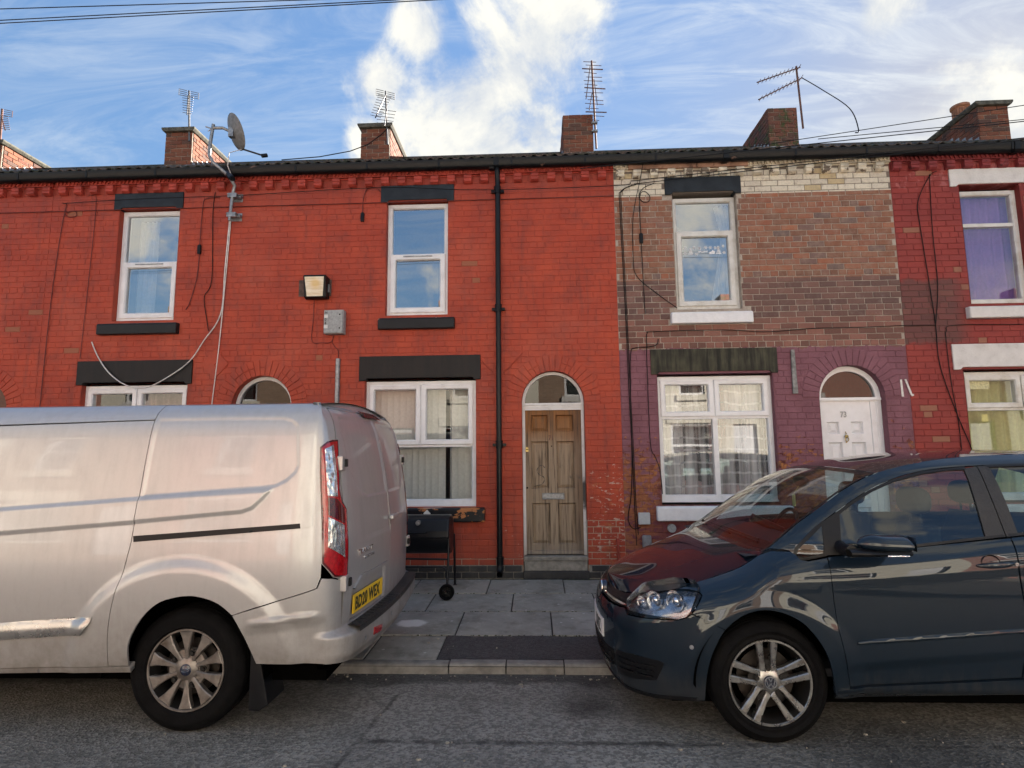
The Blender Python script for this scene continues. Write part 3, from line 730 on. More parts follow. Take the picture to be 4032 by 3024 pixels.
chimney(H71,.545,1.065,7.40,seed=24,vis='l'); chimney(H73,4.02,4.515,7.40,moss=True,seed=25,vis='l'); chimney(H75,7.47,7.97,7.30,cap=True,pot=True,moss=False,seed=26,vis='l')
# windows
upper_window(H67,-9.246,-8.434,3.375,4.885,4.18); lower_window(H67,-9.596,-8.204,.985,2.528,1.72)
w=upper_window(H69,-5.51,-4.684,3.375,4.885,4.16); cloth('net_curtain',MT['net'],w,-5.47,-5.2,3.4,4.85,.34,4,.02,1)
w=upper_window(H71,-1.908,-1.102,3.375,4.885,4.18)
w=upper_window(H73,1.789,2.597,3.385,4.86,4.395,frame='upvc_old',vent=None); 
cloth('net_curtain',MT['net'],w,2.2,2.58,3.4,4.82,.26,3,.02,3,taper=lambda t,a,b:(a+.28*(1-abs(t-.7)),b)); 
def stickers(w):
    mb=MB(); y=YW-.009
    def star(cx,cz,r):
        for k in range(3):
            a=k*pi/3; dx,dz=cos(a)*r,sin(a)*r; nx,nz=-sin(a)*r*.16,cos(a)*r*.16
            mb.add([(cx-dx-nx,y,cz-dz-nz),(cx+dx-nx,y,cz+dz-nz),(cx+dx+nx,y,cz+dz+nz),(cx-dx+nx,y,cz-dz+nz)],[(0,1,2,3)])
    for x,z in ((1.95,4.20),(2.06,4.20),(2.13,4.195),(2.21,4.20),(2.27,4.20),(2.33,4.195),(2.43,4.215),(1.945,4.13),(2.09,4.12),(2.44,4.13),(2.37,4.2)): star(x,z,.022)
    for x in (2.015,2.37):
        for k in range(5):
            ww=.04-.007*k; z=4.115+k*.019; mb.add([(x-ww,y,z),(x+ww,y,z),(x+ww-.012,y,z+.013),(x-ww+.012,y,z+.013)],[(0,1,2,3)])
    for x,z in ((2.13,4.14),(2.17,4.135),(2.21,4.14)): mb.add([(x-.018,y,z),(x+.02,y,z+.004),(x+.024,y,z+.03),(x+.012,y,z+.014),(x-.018,y,z+.012)],[(0,1,2,3,4)])
    mb.add([(2.25,y,4.115),(2.32,y,4.115),(2.33,y,4.16),(2.31,y,4.15),(2.30,y,4.175),(2.28,y,4.15),(2.25,y,4.14)],[tuple(range(7))])
    obj('window_sticker',mb,MT['upvc'],w)
stickers(w)
w=upper_window(H75,5.36,6.096,3.385,4.85,4.40,lower_sash=False,frame='upvc_old',glassm='pane_mid'); cloth('purple_curtain',MT['purple'],w,5.39,6.07,3.42,4.82,.19,5,.018,5)
for h,x0,x1 in ((H69,-5.85,-4.448),):
    w=lower_window(h,x0+.003,x1+.006,.985,2.528,1.72); 
    cloth('inner_curtain',MT['pinkcloth'],w,x0+.5,x1-.05,1.0,2.5,.5,5,.03,6)
w=lower_window(H71,-2.152,-.742,.985,2.528,1.72)
bl=MB()
for k in range(16):
    xa=-2.12+k*.0835; 
    if k==12: continue
    a=radians(14+rnd.uniform(-5,5)); hw=.044; zb=1.02
    rows=[[(xa+hw*s*cos(a),.235+hw*s*sin(a)+.004*(1-s*s),z) for s in (-1,-.5,0,.5,1)] for z in (zb,1.8,2.5)]
    bl.grid(rows)
obj('vertical_blind',bl,MT['blind'],w,smooth=40)
cloth('inner_curtain',MT['net'],w,-1.12,-.80,1.0,2.5,.33,3,.02,8)
w=lower_window(H73,1.504,2.911,1.018,2.535,2.03,mullion=True,glassm='pane_mid2')
cloth('lace_curtain',MT['lace'],w,1.56,2.88,1.0,2.5,.24,10,.022,9,n=120)
cloth('net_curtain',MT['net'],w,1.58,1.86,1.0,2.5,.30,3,.02,10); cloth('net_curtain',MT['net'],w,2.62,2.88,1.0,2.5,.30,3,.02,11)
cloth('inner_curtain',MT['pinkcloth'],w,2.18,2.6,1.35,2.5,.36,4,.03,12,taper=lambda t,a,b:(a+.02,a+.18+(b-a-.1)*t))
mb=MB(); 
def cushion(mb,cx,cy,cz,sx,sy,sz):
    rows=[]
    for i in range(13):
        th=pi*i/12; rows.append([(cx+sx*sin(th)**.6*cos(a)*(1 if True else 1),cy+sy*sin(th)**.6*sin(a),cz-sz*cos(th)) for a in [2*pi*k/20 for k in range(21)]])
    mb.grid(rows)
cushion(mb,1.95,.42,1.10,.24,.12,.14); cushion(mb,2.45,.42,1.08,.30,.12,.12); obj('cushion',mb,MT['floral'],w,smooth=60)
w=lower_window(H75,5.18,6.595,1.018,2.535,2.09,frame='upvc_old'); cloth('inner_curtain',MT['yellow'],w,5.22,6.55,1.0,2.5,.25,9,.03,14,n=110)
sg=MB(); sg.add([(5.28,YW+.012,2.33),(5.55,YW+.012,2.325),(5.555,YW+.012,2.47),(5.27,YW+.012,2.475)],[(0,1,2,3)]); obj('window_notice',sg,simple('yellow_notice',(.55,.54,.30),.7,var=.25,nscale=50),w)
sg=MB(); sg.add([(5.43,YW+.02,1.93),(5.50,YW+.02,1.93),(5.50,YW+.02,2.02),(5.43,YW+.02,2.02)],[(0,1,2,3)]); obj('window_notice',sg,simple('yellow_note',(.70,.66,.22),.7,var=.1),w)

# doors
def smooth_poly(pts,closed=True,k=4):
    out=[]; n=len(pts)
    for i in range(n if closed else n-1):
        p0=pts[i-1] if closed or i>0 else pts[0]; p1=pts[i]; p2=pts[(i+1)%n]; p3=pts[(i+2)%n] if closed or i<n-2 else pts[-1]
        for q in range(k):
            t=q/k; out.append(tuple((2*t**3-3*t*t+1)*p1[c]+(t**3-2*t*t+t)*(p2[c]-p0[c])/2+(-2*t**3+3*t*t)*p2[c]+(t**3-t*t)*(p3[c]-p1[c])/2 for c in (0,1)))
    if not closed: out.append(pts[-1])
    return out
def wood_mat():
    g=G('weathered_wood'); p=g.pos(); x,y,z=g.xyz(p)
    gr=g.noise(g.scale(p,(42,8,1.0)),1.6,6,.62,.5); fine=g.noise(g.scale(p,(120,30,4)),1.0,3)
    grey=g.mix(gr,(.15,.10,.064),(.50,.385,.265)); brown=g.mix(gr,(.13,.052,.018),(.38,.175,.06))
    top=g.ramp(g.math('ADD',z,g.math('MULTIPLY',g.noise(p,3,4),.35)),1.75,2.2)
    c=g.mix(top,grey,brown); c=g.mix(g.math('MULTIPLY',g.ramp(x,.40,.53),.6),c,(.13,.075,.05))
    c=g.mix(g.ramp(g.noise(g.scale(p,(20,1,1.1)),1.6,6,.65),.47,.66,0.0,.8),c,(.07,.05,.036))
    c=g.mix(g.ramp(z,.60,.36,0.0,.5),c,(.22,.20,.175))
    s=g.noise(g.scale(p,(5,1,4)),1.0,3); sm=g.math('MULTIPLY',g.ramp(s,.60,.68),g.math('MULTIPLY',g.ramp(z,1.7,1.45),g.ramp(z,1.15,1.3))); c=g.mix(g.math('MULTIPLY',sm,.6),c,(.07,.065,.06))
    g.bsdf(c,.7,normal=g.bump(g.math('ADD',gr,fine),.4,.006),spec=.3); return g.m
MT['wood']=wood_mat(); MT['stone_step']=simple('stone_step',(.25,.23,.20),.85,var=.25,nscale=14,bump=.4,dirt=.5,dirtcol=(.10,.09,.075),dscale=6)
def frame_mat():
    g=G('door_frame_paint'); p=g.pos(); x,y,z=g.xyz(p); n=g.noise(p,7,6,.65); c=g.mix(g.math('MULTIPLY',g.ramp(n,.45,.75),.4),(.74,.74,.74),(.26,.24,.21))
    d=g.vmath('LENGTH',g.vmath('MULTIPLY',g.vmath('SUBTRACT',p,(.60,.09,1.13)),(3.0,0,1))); c=g.mix(g.ramp(g.math('ADD',d,g.math('MULTIPLY',g.math('SUBTRACT',n,.5),.5)),.10,.30,.95,0.0),c,(.012,.012,.014))
    c=g.mix(g.ramp(z,.75,.35,0.0,.5),c,(.40,.37,.33)); g.bsdf(c,.5,normal=g.bump(g.noise(p,45,4),.2,.006)); return g.m
MT['frame71']=frame_mat()
MT['fan_dark']=glass('fanlight_glass',(.45,.44,.42),1.55)
def panel_door(root, x0,x1,z0,z1, y, panels, mat, ptype, pmat):
    """leaf with sunk panels: rails and stiles are the leaf, every panel a child"""
    mb=MB(); xs=sorted({x0,x1}|{v for p in panels for v in p[:2]}); zs=sorted({z0,z1}|{v for p in panels for v in p[2:]})
    for a,b in zip(xs,xs[1:]):
        for c,d in zip(zs,zs[1:]):
            if not any(p[0]<=a and b<=p[1] and p[2]<=c and d<=p[3] for p in panels): mb.add([(a,y,c),(b,y,c),(b,y,d),(a,y,d)],[(0,1,2,3)])
    for (a,b,c,d) in panels:
        k=.014; dy=.030
        O=[(a,c),(b,c),(b,d),(a,d)]; I=[(a+k,c+k),(b-k,c+k),(b-k,d-k),(a+k,d-k)]
        mb.add([(x,y,z) for x,z in O]+[(x,y+dy,z) for x,z in I],[(i,(i+1)%4,4+(i+1)%4,4+i) for i in range(4)])
    mb.box(x0,x1,y+.04,y+.045,z0,z1)
    for (xa,xb) in ((x0,x0),(x1,x1)): mb.add([(xa,y,z0),(xa,y+.04,z0),(xa,y+.04,z1),(xa,y,z1)],[(0,1,2,3)])
    lf=obj('door',mb,mat,root)
    for (a,b,c,d) in panels:
        k=.014; m=MB(); k2=k+ (.034 if ptype=='raised' else .028); yb=y+.0305; yf=y+.012
        O=[(a+k,c+k),(b-k,c+k),(b-k,d-k),(a+k,d-k)]; I=[(a+k2,c+k2),(b-k2,c+k2),(b-k2,d-k2),(a+k2,d-k2)]
        m.add([(x,yb,z) for x,z in O]+[(x,yf,z) for x,z in I],[(i,(i+1)%4,4+(i+1)%4,4+i) for i in range(4)]+[(4,5,6,7)]); obj('panel',m,pmat,lf)
    return lf
def door71():
    fan_and_frame(H71,.214,.387,2.235,2.14,.30,MT['frame71'],MT['fan_dark'],.035)
    P=[(-.067,.147,1.868,2.08),(.244,.466,1.868,2.08),(-.068,.150,1.167,1.751),(.250,.470,1.167,1.751),(-.064,.163,.497,.994),(.256,.478,.497,.994)]
    d=panel_door(H71,-.137,.565,.385,2.139,YW+.005,P,MT['wood'],'raised',MT['wood'])
    m=text_mb('71',.085,lambda u,v,w:(.153+u,YW-.002-w,1.765+v),.003,.8,1.0,.002); obj('door_number',m,MT['rust_metal'],d)
    m=MB(); gp=[(.10,1.42),(.075,1.455),(.03,1.44),(.005,1.39),(.03,1.34),(.08,1.315),(.095,1.27),(.06,1.22),(.0,1.205),(-.03,1.19)]
    gp=smooth_poly(gp,False,4); L=[];Rr=[]
    for i,(px,pz) in enumerate(gp):
        q0=gp[max(i-1,0)]; q1=gp[min(i+1,len(gp)-1)]; dx,dz=q1[0]-q0[0],q1[1]-q0[1]; l=hypot(dx,dz) or 1; wd=.007*(.6+.4*sin(i*1.3)); L.append((px-dz/l*wd,YW+.0155,pz+dx/l*wd)); Rr.append((px+dz/l*wd,YW+.0155,pz-dx/l*wd))
    m.grid([L,Rr]); obj('scrawl',m,simple('faded_scrawl',(.10,.085,.07),.9,var=.4,nscale=40),d)
    m=MB(); m.ring(.063,.337,1.037,1.115,.010,YW-.012,YW+.004,.002); m.box(.072,.328,YW-.006,YW+.004,1.046,1.106); m.box(.08,.32,YW-.011,YW-.005,1.052,1.085); obj('letter_plate',m,MT['galv'],d,bevel=.002)
    m=MB(); m.cyl((-.117,YW-.02,1.66),(-.117,YW+.004,1.66),.018,n=14); m.box(-.135,-.099,YW-.02,YW+.003,1.625,1.66); obj('lock_cylinder',m,MT['brass'],d,smooth=40)
    m=MB(); m.cyl((.19,YW-.004,1.69),(.19,YW+.004,1.69),.008,n=10); m.cyl((-.12,YW-.004,1.18),(-.12,YW+.004,1.18),.012,n=10); obj('spy_hole',m,MT['dark'],d)
    m=MB(); m.prism([(YW-.03,.385),(YW-.02,.425),(YW+.006,.43),(YW+.006,.385)],'x',-.135,.562); obj('weather_bar',m,MT['wood'],d,bevel=.004)
    m=MB(); m.box(-.168,.600,-.02,.17,.322,.372); o=obj('doorstep',m,MT['stone_step'],H71,bevel=.008); 
    m=MB(); m.box(-.164,.592,-.012,.16,.205,.3215); obj('riser',m,MT['stone_step'],o,bevel=.006)
    m=MB(); m.box(-.178,.612,-.035,.15,.11,.2045); obj('lower_step',m,MT['blueengineering'],o,bevel=.008)
def door73():
    fan_and_frame(H73,3.842,.391,2.245,2.20,.30,MT['upvc'],MT['fan_dark'],.062)
    P=[(3.575,3.715,1.80,1.95),(3.86,4.0,1.80,1.95),(3.575,3.74,1.0,1.70),(3.85,4.02,1.0,1.70),(3.575,3.74,.5,.92),(3.85,4.02,.5,.92)]
    d=panel_door(H73,3.535,4.10,.36,2.205,YW+.005,P,MT['upvc'],'raised',MT['upvc'])
    m=MB(); m.box(4.102,4.175,YW-.004,YW+.05,.36,2.2); m.box(3.51,3.533,YW-.004,YW+.05,.36,2.2); obj('door_jamb',m,MT['upvc'],H73,bevel=.006)
    m=text_mb('73',.10,lambda u,v,w:(3.735+u,YW-.002-w,2.005+v),.003,.8,1.0,.001); obj('door_number',m,MT['galv'],d)
    m=MB(); m.lathe([(0,-.035),(.018,-.03),(.022,-.012),(.014,.0)],(3.785,YW+.003,1.77),'y',14); m.tube([(3.785+.02*cos(a),YW-.02,1.735+.025*sin(a)) for a in [2*pi*k/14 for k in range(14)]],.005,6,closed=True); m.cyl((3.785,YW-.008,1.70),(3.785,YW+.004,1.70),.008); m.cyl((3.785,YW-.012,1.80),(3.785,YW+.004,1.83),.007,.003); obj('door_knocker',m,MT['brass'],d,smooth=50)
    m=MB(); m.box(3.455,4.229,-.02,.17,.30,.355); o=obj('doorstep',m,MT['stone_step'],H73,bevel=.008); m=MB(); m.box(3.46,4.224,-.012,.16,.10,.2995); obj('riser',m,MT['stone_step'],o)
door71(); door73()
for h,cx in ((H69,-3.47),(H67,-7.21)):
    fan_and_frame(h,cx,.385,2.235,2.14,.30,MT['frame71'],MT['fan_dark'],.045); panel_door(h,cx-.33,cx+.33,.385,2.139,YW+.005,[(cx-.25,cx-.05,1.2,1.9),(cx+.05,cx+.25,1.2,1.9),(cx-.25,cx-.05,.5,1.0),(cx+.05,cx+.25,.5,1.0)],MT['frame71'],'raised',MT['frame71'])
    m=MB(); m.box(cx-.38,cx+.38,-.02,.17,.11,.37); obj('doorstep',m,MT['stone_step'],h,bevel=.008)
# downpipe of 71
m=MB(); m.tube([(-.452,-.10,5.30),(-.452,-.10,5.235),(-.452,-.09,5.19),(-.449,-.07,5.13),(-.449,-.065,5.06),(-.4515,-.065,3.4),(-.4545,-.065,1.7),(-.4555,-.065,.30)],.033,16); m.tube([(-.4555,-.065,.30),(-.4555,-.072,.24),(-.4555,-.10,.20),(-.4555,-.135,.185)],.036,16,caps=False)
dp=obj('downpipe',m,worn('downpipe_paint',(.004,.0045,.006),(.45,.36,.32),.76,(4,4,3),.35),H71,smooth=50)
for z in (4.98,3.42,1.715,.33):
    m=MB(); m.cyl((-.452,-.065,z-.045),(-.452,-.065,z+.045),.042,n=18); m.cyl((-.452,-.065,z+.03),(-.452,-.065,z+.048),.046,n=18)
    if z>1: m.box(-.535,-.37,-.05,-.012,z-.022,z+.012); m.cyl((-.522,-.055,z-.005),(-.522,0,z-.005),.014,n=10); m.cyl((-.382,-.055,z-.005),(-.382,0,z-.005),.014,n=10)
    obj('pipe_bracket',m,MT['black_plastic'],dp,smooth=40)
m=MB(); m.tube([(-.55,-.10,5.275),(-.452,-.10,5.27),(-.452,-.10,5.23)],.038,12); obj('gutter_outlet',m,MT['black_plastic'],dp,smooth=50)

# the row goes on past both edges of the picture
def plain_house(label,x0,x1):
    root=thing('terraced_house',label,'house',(x0,0,ZG)); wins=[(x0+.5,x0+1.9,.98,2.53),(x0+.8,x0+1.6,3.38,4.88),(x0+2.5,x0+3.25,ZG,2.5)]
    mb=MB(); xs=sorted({x0,x1}|{v for w in wins for v in w[:2]}); zs=sorted({0,5.33}|{v for w in wins for v in w[2:]})
    for a,b in zip(xs,xs[1:]):
        for c,d in zip(zs,zs[1:]):
            if not any(w[0]<=a and b<=w[1] and w[2]<=c and d<=w[3] for w in wins): mb.add([(a,0,c),(b,0,c),(b,0,d),(a,0,d)],[(0,1,2,3)])
    obj('wall',mb,MT['red_mortar'],root); shell(root,x0,x1); gutter(root,x0,x1)
    for k,(a,b,c,d) in enumerate(wins):
        m=MB()
        if k<2:
            m.ring(a,b,c,d,.06,.07,.15); f=obj('window_frame',m,MT['upvc'],root); p=MB(); p.add([(a+.05,.10,c+.05),(b-.05,.10,c+.05),(b-.05,.10,d-.05),(a+.05,.10,d-.05)],[(0,1,2,3)]); obj('pane',p,MT['pane'],f)
            l=MB(); l.box(a-.1,b+.1,-.02,.1,d+.001,d+.24); obj('lintel',l,MT['lintel_grey'],root); l=MB(); l.box(a-.08,b+.08,-.07,.1,c-.16,c-.001); obj('sill',l,MT['sill_black'],root)
        else: m.box(a,b,.10,.14,c,d); obj('door',m,MT['frame71'],root)
    mb=MB(); a=(EAVE_Y,EAVE_Z); b=(RIDGE_Y,RIDGE_Z); c=(6.9,RIDGE_Z-(6.9-RIDGE_Y)*SLOPE)
    for p,q in ((a,b),(b,c)): mb.add([(x0,p[0],p[1]),(x1,p[0],p[1]),(x1,q[0],q[1]),(x0,q[0],q[1])],[(0,1,2,3)])
    obj('roof',mb,MT['tile'],root)
for k,wd in enumerate(('next','second','third','fourth','fifth','sixth')): plain_house(f'terraced house beyond the right edge of the picture, {wd} after the white lintels',8.05+k*3.6,8.05+(k+1)*3.6)
for k,wd in enumerate(('next','second')): plain_house(f'terraced house beyond the left edge of the picture, {wd} past the arch',-10.2-(k+1)*3.6,-10.2-k*3.6)
# ------------------------------------------------------------------ ground, road, pavement, kerb
def asphalt(name, a, b, patch=True):
    g=G(name); p=g.pos(); x,y,z=g.xyz(p)
    ag=g.n('TexVoronoi',{'Vector':p,'Scale':62.0},feature='F1'); fine=g.noise(p,140,3,.7); lo=g.noise(p,1.3,5,.6); mid=g.noise(p,7,5,.65)
    c=g.mix(g.ramp(g.xyz(ag.outputs['Color'])[0],.15,.85),tuple(v*.8 for v in a),tuple(v*.92 for v in b)); c=g.mix(.38,c,g.mix(g.ramp(fine,.3,.7),a,b))
    c=g.mix(g.math('MULTIPLY',g.ramp(lo,.4,.7),.5),c,tuple(v*.75 for v in a)); c=g.mix(g.math('MULTIPLY',g.ramp(mid,.55,.75),.5),c,tuple(v*.5 for v in a))
    if patch:
        # dark tar joints of an old trench and the damp channel by the kerb
        nx=g.math('MULTIPLY',g.math('SUBTRACT',g.noise(p,11,4,.7),.5),.07)
        l1=g.ramp(g.math('ABSOLUTE',g.math('ADD',g.math('SUBTRACT',x,g.math('MULTIPLY_ADD',y,.085,-.68)),nx)),.004,.022,1.0,0.0); l1=g.math('MULTIPLY',g.math('MULTIPLY',l1,g.ramp(mid,.30,.62,.15,.95)),g.math('LESS_THAN',y,-3.03))
        l2=g.ramp(g.math('ABSOLUTE',g.math('ADD',g.math('ADD',y,3.775),nx)),.006,.040,1.0,0.0); l2=g.math('MULTIPLY',g.math('MULTIPLY',l2,g.ramp(mid,.32,.60,.05,.85)),g.math('GREATER_THAN',x,-1.0))
        ch=g.ramp(g.math('ADD',y,g.math('MULTIPLY',g.noise(p,2.5,4),.45)),-2.72,-2.60,0.0,1.0)
        st=g.ramp(g.math('ADD',g.vmath('DISTANCE',p,(.30,-3.28,.04)),g.math('MULTIPLY',mid,.35)),.22,.42,.7,0.0)
        st2=g.ramp(g.math('ADD',g.vmath('DISTANCE',p,(1.9,-4.0,.05)),g.math('MULTIPLY',lo,1.6)),1.0,1.7,.65,0.0)
        m=g.math('MAXIMUM',g.math('MAXIMUM',l1,l2),g.math('MAXIMUM',g.math('MULTIPLY',ch,.75),g.math('MAXIMUM',st,st2)))
        c=g.mix(g.math('MULTIPLY',m,.85),c,(.012,.012,.013))
    sp=g.n('TexVoronoi',{'Vector':p,'Scale':26.0},feature='F1'); c=g.mix(g.math('MULTIPLY',g.math('LESS_THAN',sp.outputs['Distance'],.075),g.math('GREATER_THAN',g.xyz(sp.outputs['Color'])[0],.93)),c,(.34,.33,.30))
    g.bsdf(c,g.ramp(fine,.2,.8,.55,.85),normal=g.bump(g.math('ADD',g.math('MULTIPLY',ag.outputs['Distance'],1.4),fine),.9,.006),spec=.4); return g.m
MT['asphalt']=asphalt('road_asphalt',(.105,.104,.096),(.34,.335,.305)); MT['patch']=asphalt('pavement_asphalt',(.040,.040,.043),(.095,.095,.097),False)
def flag_mat():
    g=G('concrete_flag'); p=g.pos(); r=g.rand(); lo=g.noise(p,2.2,5,.6); fine=g.noise(p,90,4,.7); mid=g.noise(p,14,5,.65)
    c=g.mix(r,(.275,.27,.238),(.35,.343,.305)); c=g.mix(g.math('MULTIPLY',g.ramp(lo,.35,.7),.45),c,(.14,.14,.13)); c=g.mix(g.math('MULTIPLY',g.ramp(mid,.52,.68),.4),c,(.40,.39,.36)); c=g.mix(g.math('MULTIPLY',g.ramp(g.noise(p,5,6,.7),.46,.66),.55),c,(.13,.125,.105)); c=g.mix(g.math('MULTIPLY',g.ramp(fine,.5,.8),.35),c,(.11,.11,.10))
    # whitewash stain by the van, skid scuffs, gum
    st=g.ramp(g.math('ADD',g.vmath('LENGTH',g.vmath('MULTIPLY',g.vmath('SUBTRACT',p,(-1.15,-1.715,.09)),(1,1.3,0))),g.math('MULTIPLY',g.math('SUBTRACT',mid,.5),.10)),.10,.165,.9,0.0)
    c=g.mix(st,c,(.62,.62,.58))
    sp=g.n('TexVoronoi',{'Vector':p,'Scale':9.0},feature='F1'); c=g.mix(g.math('MULTIPLY',g.math('LESS_THAN',sp.outputs['Distance'],.11),g.math('GREATER_THAN',g.xyz(sp.outputs['Color'])[0],.72)),c,(.46,.46,.43))
    g.bsdf(c,.82,normal=g.bump(g.math('ADD',fine,mid),.4,.004),spec=.35); return g.m
MT['flag']=flag_mat(); MT['kerb']=simple('kerb_concrete',(.19,.185,.172),.85,var=.22,nscale=12,bump=.5,bscale=55,dirt=.5,dirtcol=(.075,.07,.06),dscale=5)
MT['soil']=simple('joint_grit',(.030,.029,.026),.95,var=.4,nscale=40,bump=.6)
def road_z(y):
    pts=[(-2.66,0),(-3.0,.018),(-3.6,.046),(-4.4,.066),(-5.65,.078),(-6.9,.066),(-7.7,.046),(-8.3,.018),(-8.64,0)]
    for (a,za),(b,zb) in zip(pts,pts[1:]):
        if b<=y<=a: t=(a-y)/(a-b); return za+(zb-za)*t
    return 0.0
def pave_z(y): return .12+.0205*y
mb=MB(); mb.box(-400,400,-400,400,-.9,-.6); struct('ground',mb,MT['soil'])
ys=[-2.60,-2.66,-2.8,-3.0,-3.3,-3.6,-4.0,-4.4,-5.0,-5.65,-6.3,-6.9,-7.3,-7.7,-8.0,-8.3,-8.64,-8.72]
xs=[-90,-40,-20,-12,-8,-6,-4,-3,-2,-1,0,1,2,3,4,6,8,12,20,40,90]
struct('road',MB().grid([[(x,y,road_z(y)) for x in xs] for y in ys]),MT['asphalt'],smooth=60)
# our pavement: bed, flags, kerb stones
mb=MB(); mb.grid([[(x,y,pave_z(y)-.012) for x in (-60,60)] for y in (.0,-2.68)]); mb.add([(-60,0,.108),(60,0,.108),(60,0,-.2),(-60,0,-.2)],[(0,1,2,3)])
pv=struct('pavement',mb,MT['soil'])
rows=[(-.085,-.69),(-.70,-1.345),(-1.355,-2.03),(-2.04,-2.57)]
J=[[-3.05,-2.23,-1.40,-.565,.286,1.13,1.97,2.8],[-2.80,-1.95,-1.108,-.265,.58,1.43,2.27],[-2.42,-1.57,-.716,.115,.96,1.81,2.66],[-2.75,-2.05,-1.34,-.778]]
r=random.Random(5)
MT['fmesh']=None
for k,(ya,yb) in enumerate(rows):
    js=list(J[k]); 
    step=.845 if k<3 else .70
    while js[0]>-9: js.insert(0,js[0]-step+r.uniform(-.02,.02))
    if k<3:
        while js[-1]<10: js.append(js[-1]+step+r.uniform(-.02,.02))
    for a,b in zip(js,js[1:]):
        g_=.006; m=MB(); tz=r.uniform(-.004,.003); t2=r.uniform(-.004,.004); sk=-.012 if k==0 else .01
        pts=[(a+g_,yb+g_),(b-g_,yb+g_),(b-g_-sk*.2,ya-g_),(a+g_-sk*.2,ya-g_)]
        vs=[(x,y,pave_z(y)+tz+t2*((x-a)/(b-a)-.5)) for x,y in pts]; vs2=[(x,y,z-.05) for x,y,z in vs]
        m.add(vs+vs2,[(0,1,2,3),(4,5,1,0),(5,6,2,1),(6,7,3,2),(7,4,0,3)]); obj('paving_flag',m,MT['flag'],pv,bevel=.006,seg=2)
m=MB(); m.grid([[(x,y,pave_z(y)-.001+.004*sin(x*9+y*5)) for x in [-.772+.12*i for i in range(90)]] for y in (-2.566,-2.45,-2.3,-2.15,-2.045)]); obj('asphalt_patch',m,MT['patch'],pv,smooth=60)
kb=MB(); kb.box(-60,60,-2.655,-2.59,-.3,.02); kerb=struct('kerb',kb,MT['soil'])
ks=[-.671,-.247,.18]; 
while ks[-1]<9: ks.append(ks[-1]+.43)
ks=[-1.543]+ks
while ks[0]>-9: ks.insert(0,ks[0]-.87)
for a,b in zip(ks,ks[1:]):
    m=MB(); z=pave_z(-2.57)+.003+r.uniform(-.003,.003); dy=r.uniform(-.006,.004)
    m.prism([(-2.574+dy,z),(-2.64+dy,z),(-2.662+dy,z-.006),(-2.676+dy,z-.026),(-2.682+dy,-.06),(-2.574+dy,-.06)],'x',a+.004,b-.004); obj('kerb_stone',m,MT['kerb'],kerb,bevel=.004)
# far pavement with its kerb
mb=MB(); mb.box(-60,60,-11.2,-8.66,-.2,.085); struct('far_pavement',mb,MT['flag'])
# grit and litter specks
r=random.Random(8); specks=MB()
for k in range(230):
    x=r.uniform(-2.2,2.6); y=r.uniform(-4.3,-.2) if k<140 else -2.70-abs(r.gauss(0,.10))
    if -2.69<y<-2.55: continue
    z=(road_z(y) if y<-2.6 else pave_z(y))+.003; s=r.choice([r.uniform(.002,.006)]*4+[r.uniform(.008,.016)]); a=r.uniform(0,6.3); h=r.uniform(.002,.005)
    pts=[(x+s*cos(a+t)*r.uniform(.6,1.3),y+s*sin(a+t)*r.uniform(.6,1.3)) for t in (0,1.2,2.5,3.8,5.0)]
    specks.add([(p[0],p[1],z-.003) for p in pts]+[(p[0]*.9+x*.1,p[1]*.9+y*.1,z+h) for p in pts],[(5,6,7,8,9)]+[(i,(i+1)%5,5+(i+1)%5,5+i) for i in range(5)])
o=obj('grit',specks,simple('pale_grit',(.27,.25,.21),.9,var=.35,nscale=60)); o['kind']='stuff'; o['label']='pale scraps of grit and litter on the road and pavement'; o['category']='grit'
moss=MB(); r=random.Random(9)
for k in range(420):
    x=r.uniform(-1.9,1.3); y=r.choice([-.075+r.uniform(-.02,.03),-.695,-1.35,-2.035]) + r.uniform(-.006,.006); z=pave_z(y)-.004; s=r.uniform(.004,.013)
    moss.add([(x-s,y,z),(x+s,y,z),(x,y-s,z),(x,y+s,z),(x,y,z+s*.9)],[(0,2,4),(2,1,4),(1,3,4),(3,0,4)])
o=obj('moss',moss,simple('joint_moss',(.055,.06,.03),.95,var=.5,nscale=60)); o['kind']='stuff'; o['label']='crumbs of moss and dirt lying in the paving joints'; o['category']='moss'

